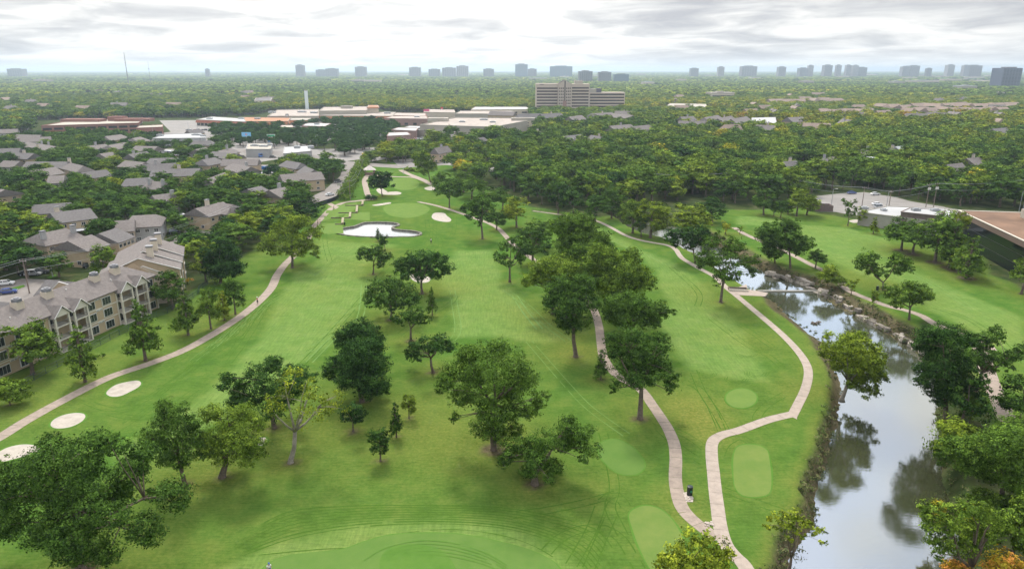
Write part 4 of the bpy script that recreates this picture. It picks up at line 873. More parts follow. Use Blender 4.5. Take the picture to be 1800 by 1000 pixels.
def gable(name, label, cat, c, ang, L, W, eave, ridge, wm=None, rm=None, hip=0.0, chim=(), win=3, floors=2, over=.45, group=None, z0=0):
    """ridge along local x; hip = how far each ridge end is pulled in"""
    wm = wm or M_tan; rm = rm or M_roofb
    t = thing(name, label, cat, (c[0], c[1], z0), ang, group); hx, hy = L / 2, W / 2
    b = MB(); b.box(-hx, hx, -hy, hy, -.5, eave, 0)
    if hip < .1: b.add([(-hx, -hy, eave), (-hx, hy, eave), (-hx, 0, ridge - .12), (hx, -hy, eave), (hx, hy, eave), (hx, 0, ridge - .12)], [(0, 2, 1), (3, 4, 5)], 0)
    b.build('wall', wm, t)
    r = MB(); ox, oy = hx + over, hy + over; ez = eave - over * (ridge - eave) / hy; rx = ox - hip; th = .22
    v = [(-ox, -oy, ez), (ox, -oy, ez), (ox, oy, ez), (-ox, oy, ez), (-rx, 0, ridge), (rx, 0, ridge)]
    v2 = [(x, y, z + th) for x, y, z in v]
    r.add(v + v2, [(6, 7, 11, 10), (8, 9, 10, 11), (7, 8, 11), (9, 6, 10), (0, 4, 5, 1), (2, 5, 4, 3), (0, 1, 7, 6), (1, 2, 8, 7), (2, 3, 9, 8), (3, 0, 6, 9)] + ([(1, 5, 2), (3, 4, 0)] if hip >= .1 else []), 0)
    ro = r.build('roof', rm, t)
    for (u, vv) in chim:
        zz_ = ridge - abs(vv) * (ridge - eave) / hy; link('chimney', chimney_mesh(M_tanl if wm in (M_tan, M_tanl) else M_greyw), ro, (u, vv, zz_ + .9))
    for sgn in (-1, 1):
        for f in range(floors):
            for i in range(win):
                x = -hx + L * (i + .5) / win; link('window', WIN_ME, t, (x, sgn * hy, 1.5 + f * 2.8), 0 if sgn > 0 else math.pi)
    for sgn in (-1, 1):
        for f in range(floors): link('window', WIN_ME, t, (sgn * hx, W * .2 * (1 if f else -1), 1.5 + f * 2.8), -sgn * math.pi / 2)
    HOUSES.append((c[0], c[1], L / 2, W / 2, ang)); return t
def ridge_house(a, b, W, label, eave=5.6, ridge=8.4, ext=.5, name='apartment_house', cat='house', **k):
    A, B_ = P(*a, ridge), P(*b, ridge); d = B_ - A; c = (A + B_) / 2; hip = k.get('hip', 0)
    return gable(name, label, cat, c[:2], math.atan2(d.y, d.x), d.length + ext + 2 * hip, W, eave, ridge, **k)

# ---- the beige three storey apartments -----------------------------
def front_apartments():
    ang = math.atan2(.972, .233)
    root = thing('apartment_building', 'beige three storey apartment block with white trim and rows of gabled balconies', 'apartment block', (-93.4, 176, 0), ang)
    # local frame: +x runs away along the facade, -y faces the golf course
    L0, L1, D, E, RZ = -74.0, 0.3, 11.5, 9.0, 11.9
    bays = [(-5.8, 3.6), (-10.8, 3.6), (-24.8, 3.6), (-30.0, 3.6), (-49.0, 3.6), (-54.2, 3.6)]
    mb = MB()
    mb.box(L0, L1, 1.6, D, -.4, E, 0)
    solid = [(-3.9, L1), (-22.7, -13.0), (-46.9, -32.3), (L0, -56.4)]
    for a, b_ in solid: mb.box(a, b_, 0, 1.6, -.4, E - .002, 0)
    mb.add([(L1, 0, E), (L1, D, E), (L1, D / 2, RZ - .1)], [(0, 1, 2)], 0)
    wl_ = mb.build('wall', M_tan, root)
    tr_ = MB()
    for a, b_ in solid:
        for z in (3.0, 6.0): tr_.box(a + .2, b_ - .2, -.10, 0, z - .12, z + .12)
        tr_.box(a, b_, -.16, 0, E - .35, E - .05)
        for x in (a, b_): tr_.box(x - .16, x + .16, -.14, 0.02, 0, E - .4)
    tr_.build('trim', M_trim, root)['kind'] = 'stuff'
    wm = MB(); wm.box(-1.35, 1.35, -.18, 0, -1.0, 1.0, 0)
    for k in range(3): wm.box(-1.2 + k * .83, -1.2 + k * .83 + .74, -.22, -.18, -.86, .86, 1)
    wme = wm.mesh('window', [M_frame, M_glass])
    for u in (-1.9, -16.2, -21.0, -35.0, -39.5, -44.5, -59.0, -64.0, -69.0):
        for z in (1.45, 4.45, 7.3): link('window', wme, root, (u, 0, z))
    vm = MB(); vm.box(-.9, .9, -.12, 0, -.16, .16, 0); vm.box(-.75, -.1, -.14, -.12, -.08, .08, 1); vm.box(.1, .75, -.14, -.12, -.08, .08, 1); vme = vm.mesh('vent_panel', [M_frame, M_cap])
    for u in (-18.6, -42.0, -61.5):
        for z in (2.7, 5.7, 8.3): link('vent_panel', vme, root, (u, 0, z))
    # balconies: two white columns, slab, railing, gable above
    for u, w_ in bays:
        bo = MB(); h = w_ / 2
        for z in (0.05, 3.0, 6.0): bo.box(u - h, u + h, -1.3, 1.6, z - .14, z + .14)
        bo.build('balcony_slab', M_trim, root)
        for s_ in (-1, 1):
            cm_ = MB(); cm_.box(u + s_ * h - .2, u + s_ * h + .2, -1.35, -.95, 0, 8.6); cm_.box(u + s_ * h - .3, u + s_ * h + .3, -1.45, -.85, 5.8, 6.05); cm_.box(u + s_ * h - .3, u + s_ * h + .3, -1.45, -.85, 2.8, 3.05); cm_.build('column', M_trim, root)
        for z in (3.14, 6.14, .2):
            ra = MB(); ra.box(u - h + .2, u + h - .2, -1.28, -1.22, z + .95, z + 1.02); ra.box(u - h + .2, u + h - .2, -1.28, -1.22, z + .08, z + .13)
            n_ = 14
            for i in range(n_): x = u - h + .25 + (w_ - .5) * i / (n_ - 1); ra.box(x - .02, x + .02, -1.27, -1.23, z + .1, z + .97)
            ra.build('railing', M_cap, root)
            dr = MB(); dr.box(u - .9, u + .7, 1.5, 1.6, z, z + 2.1, 0); dr.box(u - .8, u - .12, 1.47, 1.5, z + .1, z + 2.0, 1); dr.box(u - .05, u + .6, 1.47, 1.5, z + .1, z + 2.0, 1); dr.build('balcony_door', [M_frame, M_glass], root)
        g = MB(); g.add([(u - h - .3, -1.4, 8.6), (u + h + .3, -1.4, 8.6), (u, -1.4, 10.3)], [(0, 1, 2)], 0); g.box(u - h - .2, u + h + .2, -1.4, -1.1, 8.3, 8.6, 0)
        g.build('gable', M_trim, root)
        rf = MB(); ov = .45; P1 = [(u - h - ov - .2, -1.75, 8.32), (u, -1.75, 10.62), (u, 5.6, 10.62), (u - h - ov - .2, 1.6, 8.32)]; P2 = [(u + h + ov + .2, -1.75, 8.32), (u, -1.75, 10.62), (u, 5.6, 10.62), (u + h + ov + .2, 1.6, 8.32)]
        rf.add(P1 + [(x, y, z - .18) for x, y, z in P1], [(0, 1, 2, 3), (7, 6, 5, 4), (0, 4, 5, 1), (0, 3, 7, 4)]); rf.add(P2 + [(x, y, z - .18) for x, y, z in P2], [(3, 2, 1, 0), (4, 5, 6, 7), (1, 5, 4, 0), (4, 7, 3, 0)])
        rf.build('gable_roof', M_roofb, root)
        tb = MB(); tb.tube([(u - h - .62, -1.8, 8.3), (u, -1.8, 10.6), (u + h + .62, -1.8, 8.3)], [.11, .11, .11], 4); tb.build('gable_trim', M_frame, root)
    r = MB(); o = .5
    v = [(L0, -o, E - .25), (L1 + o, -o, E - .25), (L1 + o, D + o, E - .25), (L0, D + o, E - .25), (L0, D / 2, RZ), (L1 + o - 4.5, D / 2, RZ)]
    v2 = [(x, y, z + .25) for x, y, z in v]
    r.add(v + v2, [(6, 7, 11, 10), (8, 9, 10, 11), (7, 8, 11), (0, 1, 7, 6), (1, 2, 8, 7), (2, 3, 9, 8), (0, 3, 2, 1)], 0)
    ro = r.build('roof', M_roofb, root)
    for u, v_, zt in ((-7.5, 4.2, 13.4), (-14.0, 4.2, 13.2), (-27.5, 4.2, 13.3), (-35, 4.2, 13.3), (-50, 4.2, 13.3)):
        ch = MB(); ch.prism([(u - 1.0, v_ - .6), (u + 1.0, v_ - .6), (u + 1.0, v_ + .9), (u - 1.0, v_ + .9)], 9.6, zt - .5); c_ = ch.build('chimney', M_tanl, ro)
        cc = MB(); cc.tube([(u, v_ + .15, zt - .5), (u, v_ + .15, zt + .15)], [1.05, .95], 10); cc.tube([(u, v_ + .15, zt + .15), (u, v_ + .15, zt + .35)], [.55, .5], 8); cc.build('chimney_cap', M_cap, c_)
    # rear wings with their own tan gables
    for u, wv, dz in ((-15, 7.5, 0), (-31.5, 8.5, 0), (-47, 8.0, 0), (-62, 8.0, 0)):
        wb = MB(); wb.box(u - wv / 2, u + wv / 2, D + .0, D + 5.5, -.4, 8.4, 0); wb.add([(u - wv / 2, D + 5.5, 8.4), (u + wv / 2, D + 5.5, 8.4), (u, D + 5.5, 10.7)], [(0, 1, 2), (2, 1, 0)]); wb.build('rear_wall', M_tan, root)
        q_ = MB(); A_ = [(u - wv / 2 - .5, D - .5, 8.3), (u, D - 4.5, 11.0), (u, D + 6.2, 10.9), (u - wv / 2 - .5, D + 6.2, 8.2)]; B2 = [(u + wv / 2 + .5, D - .5, 8.3), (u, D - 4.5, 11.0), (u, D + 6.2, 10.9), (u + wv / 2 + .5, D + 6.2, 8.2)]
        q_.add(A_ + [(x, y, z - .25) for x, y, z in A_], [(0, 1, 2, 3), (7, 6, 5, 4), (2, 6, 7, 3), (3, 7, 4, 0)]); q_.add(B2 + [(x, y, z - .25) for x, y, z in B2], [(3, 2, 1, 0), (4, 5, 6, 7), (3, 7, 6, 2), (0, 4, 7, 3)])
        q_.build('rear_roof', M_roofg, root)
    # stepped party gables that stand above the roof planes
    for u, hh in ((-20.0, 2.0), (-40, 2.0), (-56, 2.0)):
        g = MB(); pr_ = [(u, 5.8, 11.9), (u, 12.6, 9.0), (u, 8.6, 12.3)]; g.add(pr_ + [(x + .35, y, z) for x, y, z in pr_], [(0, 1, 2), (5, 4, 3), (0, 2, 5, 3), (2, 1, 4, 5)]); g.build('party_gable', M_tan, root)
        tb = MB(); tb.tube([(u - .05, 5.8, 12.0), (u - .05, 8.6, 12.45), (u - .05, 12.8, 9.1)], [.13] * 3, 4); tb.build('gable_trim', M_frame, root)
    for i in range(16):
        u = random.uniform(L0 + 2, -2); v_ = random.choice([random.uniform(1.5, 6), random.uniform(11, 15)]); z = E + (RZ - E) * (1 - abs(v_ - D / 2) / (D / 2)); vp = MB(); vp.tube([(u, v_, z), (u, v_, z + .65)], [.13, .13], 6); vp.build('vent_pipe', M_frame, ro)
    HOUSES.append((-102, 140, 45, 14, ang));  
    # second block beyond, stepped gables
    b2 = thing('apartment_building', 'beige apartment block with three stepped gables and tall chimneys beyond the balcony front', 'apartment block', (-98.6, 179.8, 0), R(113))
    y0, segs = 0, [(0, 7.0, 0, 0.0), (7.0, 14.0, .9, 1.2), (14.0, 25.0, 1.9, 2.4)]
    for a, b_, dz, dx in segs:
        hw = 9.4 - dx * .4; c_ = -dx * .6; E2, R2 = 8.8 + dz * .2, 12.6 + dz * .25
        w_ = MB(); w_.box(a + .02, b_, c_ - hw, c_ + hw, -.4, E2); w_.add([(a + .02, c_ - hw, E2), (a + .02, c_ + hw, E2), (a + .02, c_, R2 - .1), (b_, c_ - hw, E2), (b_, c_ + hw, E2), (b_, c_, R2 - .1)], [(0, 2, 1), (3, 4, 5)]); w_.build('wall', M_tan, b2)
        rr_ = MB()
        for sg in (-1, 1):
            A_ = [(a - .4, c_ + sg * (hw + .5), E2 - .15), (b_ + .1, c_ + sg * (hw + .5), E2 - .15), (b_ + .1, c_, R2 + .1), (a - .4, c_, R2 + .1)]; f = [(0, 1, 2, 3), (7, 6, 5, 4), (0, 4, 5, 1), (3, 7, 4, 0)]
            rr_.add(A_ + [(x, y, z - .25) for x, y, z in A_], f if sg < 0 else [tuple(reversed(q_)) for q_ in f])
        rr_.build('roof', M_roofb, b2)
        tb = MB(); tb.tube([(a - .45, c_ - hw - .5, E2 - .2), (a - .45, c_, R2), (a - .45, c_ + hw + .5, E2 - .2)], [.13] * 3, 4); tb.build('gable_trim', M_frame, b2)
        ch = MB(); ch.box(a + 4.0, a + 5.6, c_ - 3.4, c_ - 1.8, 10, R2 + 1.7); cq = ch.build('chimney', M_tanl, b2); cc = MB(); cc.box(a + 3.9, a + 5.7, c_ - 3.5, c_ - 1.7, R2 + 1.7, R2 + 2.1); cc.build('chimney_cap', M_cap, cq)
        for z in (1.5, 4.4, 7.2): link('window', wme, b2, ((a + b_) / 2, c_ - hw, z))
    gp = MB(); gp.add([(-1.6, -5.5, 8.3), (-1.6, 3.5, 8.3), (-1.6, -1, 10.6)], [(0, 2, 1)]); gp.box(-1.6, 0, -5.4, 3.4, -.3, 8.3); gp.build('porch_wall', M_tanl, b2)
    tb = MB(); tb.tube([(-1.7, -5.9, 8.2), (-1.7, -1, 10.75), (-1.7, 3.9, 8.2)], [.14] * 3, 4); tb.build('gable_trim', M_frame, b2)
    link('window', WIN_ME, b2, (-1.6, -3.2, 7.2), math.pi / 2)
    HOUSES.append((-103, 191, 14, 11, R(113)))
front_apartments()
# dumpster pen and blue portable box behind the block
pb = P(83, 534); t_ = thing('refuse_pen', 'beige walled refuse pen holding a blue skip behind the apartments', 'enclosure', tuple(pb), math.atan2(.972, .233)); mb = MB()
for q_ in ((-2.5, 2.5, 2.2, 2.5), (-2.5, -2.2, -2.5, 2.2), (2.2, 2.5, -2.5, 2.2)): mb.box(*q_, 0, 2.3)
mb.build('wall', M_tanl, t_)
t_ = thing('skip', 'blue skip with a white sticker inside the refuse pen', 'skip', (pb.x, pb.y, 0), math.atan2(.972, .233)); mb = MB(); mb.prism([(-1.2, -1.1), (1.2, -1.1), (1.2, 1.1), (-1.2, 1.1)], .2, 2.0); mb.box(-1.3, 1.3, -1.2, 1.2, 1.85, 2.05); mb.box(-.2, .2, -1.13, -1.1, 1.2, 1.5, 1); mb.build('body', [mat('skip_blue', (.03, .16, .42), .5), M_frame], t_)

# ---- the lower apartment houses among the trees ---------------------
G_ = 'two storey apartment houses among the trees on the left'
RH = [((92,375),(155,367),14,'grey roofed house directly above the long white carport',(( -4,2),)),
 ((72,411),(113,403),13,'house with two white chimneys on its near roof slope, below the long white carport',((-5,-3),(5,-3))),
 ((122,424),(158,414),13,'house with a big plain roof and a bare tan end wall above the street',()),
 ((176,411),(203,402),12,'house with three roof vents left of the tree tangle',()),
 ((205,389),(233,387),12,'grey house with a diagonal seam, left part of the large roof group',()),
 ((236,380),(270,378),16,'largest hipped house of the roof group, with columned porch at its corner',()),
 ((60,361),(122,357),10,'plain low roof behind a small yellow tree at the left',()),
 ((345,367),(390,356),12,'long house with tan gable end under the power lines',((0,1),)),
 ((270,344),(303,340),10,'small house with one chimney and a blue lit window',((3,-2),)),
 ((224,315),(260,313),11,'left half of the double house with a pale valley between roofs',()),
 ((264,319),(297,321),10,'right half of the double house, with two white chimneys',((-4,-2),(4,-2))),
 ((49,250),(104,259),12,'long roof with paired chimneys near the left edge in the middle distance',((-5,1),(8,1))),
 ((49,285),(120,285),12,'long pale roof in the trees above the big left oak mass',((12,1),)),
 ((124,287),(146,292),9,'short roof with a round tan gable right of the long pale roof',()),
 ((88,310),(112,309),13,'low brown roof sinking into the trees under the long pale roof',()),
 ((144,304),(185,299),9,'narrow brown roof ending in a white tip, above the oak mass',()),
 ((155,257),(184,254),12,'dark seamed roof left of the white roofed shop',((0,1),)),
 ((191,256),(219,251),12,'grey broad roof touching the bare treetop near the white roofed shop',()),
 ((-6,262),(34,261),10,'roof with a single stack at the far left edge',((18,0),)),
 ((30,237),(72,238),10,'faint tan roof behind the long brick office at left',()),
 ((240,257),(276,258),12,'house with a tan brick end beside the first carport',()),
 ((266,279),(302,278),12,'brown house between two carports',()),
 ((221,283),(254,286),11,'house with a pinkish brick end wall among oaks',()),
 ((344,263),(361,260),10,'slim grey house behind a dark tree by the carports',()),
 ((375,267),(417,271),12,'pale grey L shaped roof below the tan roofed shop',()),
 ((384,266),(405,261),10,'short roof with a white chimney above the pale L shaped one',((4,0),)),
 ((409,288),(440,294),12,'grey sided house with steep end gable by the blue skips',((2,2),)),
 ((436,333),(457,328),13,'house with a small front gable left of the street fence',()),
 ((474,335),(498,330),13,'house with a white chimney right of the small front gable',((4,2),)),
 ((385,357),(407,360),10,'small roof peeking through trees by the crossing power lines',()),
 ((537,293),(552,299),10,'pale roof with white bands beside the dock yard',()),
 ((-22,330),(8,334),16,'tall house cut by the left picture edge',()),
 ((362,316),(394,304),10,'long thin roof strip running up to the steep grey gable',()),
 ((505,283),(528,287),9,'low roof between the dock yard and the blue skips',()),
 ((176,271),(196,268),10,'small roof under the seamed roof left of the white roofed shop',()),
 ((8,283),(34,284),10,'roof fragment left of the long pale roof',()),
 ((330,230),(352,228),9,'faint low roof hidden in trees beside the parking',())]
for i_, (a, b_, W_, lb, chm_) in enumerate(RH):
    ridge_house(a, b_, W_, lb, group=G_, chim=chm_, rm=M_roofb if i_ % 3 else M_roofg, wm=[M_tan, M_brickt, M_greyw][i_ % 3] if i_ not in (2, 7, 0) else M_tan, hip=(0, 2.5)[i_ % 4 == 1], win=4 if W_ > 10 else 3)
def carport(a, b_, W_, label):
    A, B_ = P(*a, 2.6), P(*b_, 2.6); d = B_ - A; c = (A + B_) / 2; ang = math.atan2(d.y, d.x); L_ = d.length
    t = thing('carport', label, 'carport', (c.x, c.y, 0), ang, 'white flat carports'); mb = MB(); mb.box(-L_ / 2, L_ / 2, -W_ / 2, W_ / 2, 2.5, 2.68); mb.build('roof', M_metal, t)
    n_ = max(2, int(L_ / 6))
    for i in range(n_ + 1):
        m_ = MB(); x = -L_ / 2 + .3 + (L_ - .6) * i / n_; m_.box(x - .1, x + .1, W_ / 2 - .5, W_ / 2 - .3, 0, 2.5); m_.build('post', M_steel, t)
    HOUSES.append((c.x, c.y, L_ / 2, W_ / 2, ang))
for a, b_, W_, lb in (((128,405),(190,397),5.5,'long white carport roof above the chimneyed houses'), ((287,264),(317,267),5,'white carport over a row of cars, farthest of three in the group'), ((279,275),(312,272),5,'thin white carport, middle of three in the group'), ((300,279),(333,282),5,'white carport, nearest of three in the group'), ((452,301),(468,305),9,'wide white carport over a blue shadowed stall'), ((455,315),(470,316),5,'half hidden white carport below the wide one'), ((258,303),(274,302),4,'short white carport beside the little green tree'), ((478,293),(495,296),5,'white roof slab beside the blue skips'), ((296,380),(325,376),4.5,'pale carport beside the big green tree'), ((270,341),(283,342),4,'tiny white carport above the small chimneyed house')):
    carport(a, b_, W_, lb)

# ---- commercial buildings --------------------------------------------
def flat_building(name, label, cat, roofpx, h, wm, rm, parapet=.5, extras=(), band=None, win=None, group=None):
    """roof outline measured at roof height; walls drop to the ground"""
    pts = [P(x, y, h) for x, y in roofpx]; c = sum(pts, Vector()) / len(pts); loc = [(p_.x - c.x, p_.y - c.y) for p_ in pts]
    t = thing(name, label, cat, (c.x, c.y, 0), 0, group)
    w_ = MB(); w_.prism(loc, -.5, h - parapet, 0); w_.build('wall', wm, t)
    ins = [(x * .985, y * .985) for x, y in loc]
    r = MB(); r.prism(ins, h - parapet + .002, h - parapet + .15); ro = r.build('roof', rm, t)
    pp = MB(); n = len(loc)
    for i in range(n):
        a, b_ = Vector(loc[i]), Vector(loc[(i + 1) % n]); d = (b_ - a).normalized(); nn = Vector((-d.y, d.x)) * .25; e = d * .24
        a2, b2 = a + e, b_ - e
        pp.prism([a2 - nn, b2 - nn, b2 + nn, a2 + nn], h - parapet + .004, h)
    pp.build('parapet', wm, t)
    if band:
        bm_, z0_, z1_ = band; bb = MB()
        for i in range(n):
            a, b_ = Vector(loc[i]), Vector(loc[(i + 1) % n]); d = (b_ - a).normalized(); out_ = Vector((d.y, -d.x)); 
            if out_.dot((a + b_) / 2) < 0: out_ = -out_
            bb.add([(*(a + out_ * .1), z1_), (*(b_ + out_ * .1), z1_), (*(b_ + out_ * 1.6), z0_), (*(a + out_ * 1.6), z0_), (*a, z0_), (*b_, z0_)], [(0, 1, 2, 3), (3, 2, 5, 4)])
        bb.build('canopy_roof', bm_, t)
    if win:
        zs_, sp, wd_, hh_, wmat = win
        for i in range(n):
            a, b_ = Vector(loc[i]), Vector(loc[(i + 1) % n]); d = b_ - a; L_ = d.length; d.normalize(); out_ = Vector((d.y, -d.x))
            if out_.dot((a + b_) / 2) < 0: out_ = -out_
            if out_.y > .55: continue
            nw = int(L_ / sp)
            for z in zs_:
                for k in range(nw):
                    c_ = a + d * (L_ * (k + .5) / nw) + out_ * .05; wb = MB(); wb.box(-wd_ / 2, wd_ / 2, -.06, .06, -hh_ / 2, hh_ / 2); key = ('fw', wd_, hh_, wmat.name)
                    if key not in VAR: VAR[key] = wb.mesh('window', wmat)
                    link('window', VAR[key], t, (c_.x, c_.y, z), math.atan2(d.y, d.x))
    for (fx, fy, sx, sy, hh) in extras:
        u = MB(); u.box(fx - sx / 2, fx + sx / 2, fy - sy / 2, fy + sy / 2, h - parapet + .1, h - parapet + hh + .1); u.box(fx - sx * .3, fx + sx * .3, fy - sy * .3, fy + sy * .3, h - parapet + hh + .1, h - parapet + hh + .35); u.build('roof_unit', M_steel if hh < 2.4 else wm, t)
    xs_ = [p_.x for p_ in pts]; ys_ = [p_.y for p_ in pts]
    HOUSES.append((c.x, c.y, (max(xs_) - min(xs_)) / 2, (max(ys_) - min(ys_)) / 2, 0)); return t
M_red = mat('red_brick', (.25, .125, .10), .9, var=.08, vscale=1)
M_pink = mat('pink_brick', (.30, .19, .165), .9, var=.07, vscale=1)
M_org = mat('orange_tile', (.38, .17, .085), .85, var=.12, vscale=.5)
M_ored = mat('red_tile', (.30, .11, .07), .85, var=.12, vscale=.5)
M_beige = mat('beige_panel', (.36, .325, .27), .85, var=.04, vscale=.1)
M_whiter = mat('white_membrane', (.36, .36, .355), .7, var=.08, vscale=.08)
M_gravel = mat('gravel_roof', (.36, .31, .27), .95, var=.14, vscale=.15)
M_brownr = mat('brown_gravel_roof', (.165, .098, .062), .95, var=.22, vscale=.09)
M_band = mat('office_glass', (.05, .028, .026), .25, var=.2, spec=.7)
flat_building('brick_office', 'long low brown brick office with ribbon windows behind the left trees', 'office', [(72,221),(243,216),(250,211),(215,208),(110,214)], 10, M_red, M_beige, .8, [(-25,10,40,14,2.6),(25,15,36,12,2.8),(5,20,16,10,4.5)], win=([6.6, 2.8], 9, 7.2, 2.0, M_glass))
flat_building('brick_shop', 'small red brick building with a pale glazed middle', 'shop', [(239,225),(286,223),(286,219),(246,221)], 8, M_red, M_beige, win=([2.5], 5, 3, 2.4, M_glass))
flat_building('white_roof_store', 'large store with bright white flat roof in the left middle distance', 'store', [(268,243),(362,242),(352,234),(292,236)], 7, M_whiter, M_whiter, .5, [(-18,0,5,3,1.4),(10,6,7,3,1.2),(20,-4,4,3,1.2)], win=([2.2], 9, 3.2, 3.6, M_red))
flat_building('strip_mall', 'orange red roofed strip mall, leftmost of the shopping rows', 'shops', [(345,210),(433,214),(438,209),(372,205)], 7, M_beige, M_whiter, .6, [(-20,5,6,4,1.5),(15,8,6,4,1.5)], band=(M_ored, 3.6, 6.4), win=([1.8], 6, 4.4, 2.6, M_glass))
flat_building('strip_mall', 'bright orange roofed shopping row right of the red one', 'shops', [(432,213),(506,213),(510,207),(428,206)], 7.5, M_beige, M_org, .6, [(-12,5,6,4,1.5)], band=(M_org, 3.8, 6.9), win=([1.8], 6, 4.4, 2.6, M_glass))
flat_building('strip_mall', 'short orange topped shop beside the dark pylon sign', 'shops', [(510,211),(546,211),(545,207),(512,207)], 7, M_greyw, M_beige, .6, band=(M_org, 4.2, 6.6), win=([1.8], 6, 4.4, 2.6, M_glass))
flat_building('mall_hall', 'wide grey tan roofed shopping hall behind the orange rows', 'shops', [(470,204),(560,204),(560,192),(488,193)], 9, M_beige, M_gravel, .8, [(-30,0,8,6,2),(5,10,10,6,2),(25,-8,8,6,2)])
flat_building('strip_mall', 'long shopping row with an orange canopy right of the tall white pylon', 'shops', [(555,203),(690,204),(695,197),(560,196)], 7.5, M_beige, M_gravel, .6, [(-40,5,8,5,2),(0,8,8,5,2),(40,4,8,5,2)], band=(M_org, 3.6, 6.8), win=([1.8], 7, 5, 2.6, M_glass))
flat_building('strip_mall', 'rust topped shopping row ending beside a pink sign', 'shops', [(690,203),(748,204),(748,199),(693,198)], 7, M_pink, M_gravel, .6, band=(M_ored, 4.0, 6.5), win=([1.8], 7, 5, 2.6, M_glass))
flat_building('big_store', 'beige hall with a domed entry behind the orange canopies', 'store', [(560,195),(645,194),(650,187),(570,188)], 12, M_beige, M_gravel, .8, [(0,10,14,10,3.5)])
flat_building('entry_tower', 'square tan entry tower with orange cap on the shopping row', 'tower', [(646,188),(665,188),(664,185),(648,185)], 15, M_tanl, M_org, .6, band=(M_org, 13.2, 14.8))
flat_building('brick_store', 'pink brick store left of the great beige hall', 'store', [(676,208),(752,209),(750,204),(690,204)], 8, M_pink, M_gravel, .5, [(10,4,6,4,1.5)], win=([2.0], 9, 4, 2.4, M_glass))
flat_building('great_hall', 'huge windowless beige hall with brown flat roof at picture centre', 'warehouse', [(738,219),(868,223),(927,212),(905,207),(800,206)], 12, M_beige, M_gravel, 1.0, [(-45,10,20,14,3.2),(-20,-6,6,4,1.4),(10,-10,6,4,1.4),(40,20,24,8,2.6),(0,24,8,5,1.6)], win=([9.0], 9, 4.5, .8, M_gravel))
flat_building('white_roof_wing', 'white roofed lower wing in front of the great beige hall', 'store', [(705,226),(775,232),(800,233),(790,224),(720,221)], 7, M_beige, M_whiter, .5, [(-10,0,5,4,1.6),(14,4,5,3,1.4),(22,0,4,3,1.4)])
flat_building('brick_wing', 'red brick wing left of the white roofed wing', 'store', [(688,228),(731,230),(735,225),(700,224)], 8, M_pink, M_whiter, .5)
flat_building('pink_store', 'pink brick building with tall panel joints beyond the far green', 'store', [(680,239),(722,237),(716,232),(684,233)], 8.5, M_pink, M_whiter, .5, win=([3.2], 8, .5, 5.5, M_red))
flat_building('small_store', 'low pink store with white roof among parking lot oaks', 'store', [(531,221),(571,222),(582,217),(540,216)], 6, M_pink, M_whiter, .5, [(0,2,5,3,1.3)], win=([2.0], 7, 4, 2.2, M_glass))
flat_building('small_store', 'tiny flat roofed shop left of the low pink store', 'store', [(490,224),(515,224),(514,220),(496,220)], 5, M_pink, M_beige, .4)
flat_building('service_building', 'grey building with glaring white roof beside the truck', 'store', [(498,270),(548,265),(540,256),(500,258)], 6, M_greyw, M_whiter, .5, [(-2,8,4,3,1.8),(8,8,4,3,1.8)])
flat_building('tan_shop', 'tan roofed shop with rooftop units behind the blue sign', 'shop', [(432,262),(476,262),(478,252),(436,252)], 6, M_greyw, M_beige, .5, [(-4,2,6,2,1.2),(4,-2,6,2,1.2),(6,6,4,2,1.2)])
flat_building('low_store', 'low beige store with pink gable sign right of the mall', 'store', [(800,200),(905,200),(900,195),(810,195)], 7, M_beige, M_gravel, .5)
flat_building('far_store', 'low roof line behind the trees above the great hall', 'store', [(745,197),(800,198),(798,193),(750,192)], 7, M_tanl, M_gravel, .5)
flat_building('white_low_building', 'long low whitish building far behind the great hall', 'building', [(828,193),(930,192),(925,188),(835,188)], 8, M_tanl, M_whiter, .5, win=([3.5], 12, 7, 1.8, M_glass))
flat_building('white_sheet_roof', 'slanting white metal roof among brown townhouses at right', 'store', [(1320,214),(1365,217),(1363,206),(1322,207)], 9, M_greyw, M_whiter, .4)
flat_building('tan_flat_office', 'small block of offices with square windows behind the left oaks', 'office', [(447,177),(476,177),(478,172),(450,172)], 12, M_tanl, M_roofg, .5, win=([3, 6.5, 9.5], 6, 3, 1.6, M_glass))
flat_building('lowrise', 'low sunlit roof in the trees right of the office tower', 'building', [(1168,189),(1245,190),(1240,183),(1178,182)], 7, M_tanl, M_beige, .4)
# creekside workshop and its roof box
flat_building('creekside_workshop', 'long low grey workshop with flat white roof on the right lawn edge', 'workshop', [(1510,372),(1660,391),(1690,376),(1660,366),(1560,362)], 5.5, mat('workshop_wall', (.33, .30, .26), .9, var=.06), M_whiter, .4, [(-18,8,3,2,.9),(-12,4,2,2,.8)])
q_ = P(1620, 372, 6); flat_building('roof_annex', 'dark sided roof storey with rooftop machines on the low grey workshop', 'annex', [(1584,372),(1650,379),(1662,370),(1600,365)], 7.6, mat('brown_cladding', (.15, .11, .10), .8), M_whiter, .3, [(-2,2,3,2,.9),(5,1,3,2,.9)])
pc = P(1565, 396); t_ = thing('pergola', 'dark steel pergola beside the workshop wall', 'pergola', (pc.x, pc.y, 0), -.35); mb = MB(); mb.box(-5, 5, -3, 3, 2.8, 3.0); mb.build('roof', mat('brown_cladding'), t_)
for x in (-4.7, 0, 4.7):
    for y in (-2.8, 2.8): m_ = MB(); m_.box(x - .12, x + .12, y - .12, y + .12, 0, 2.8); m_.build('post', M_dark, t_)
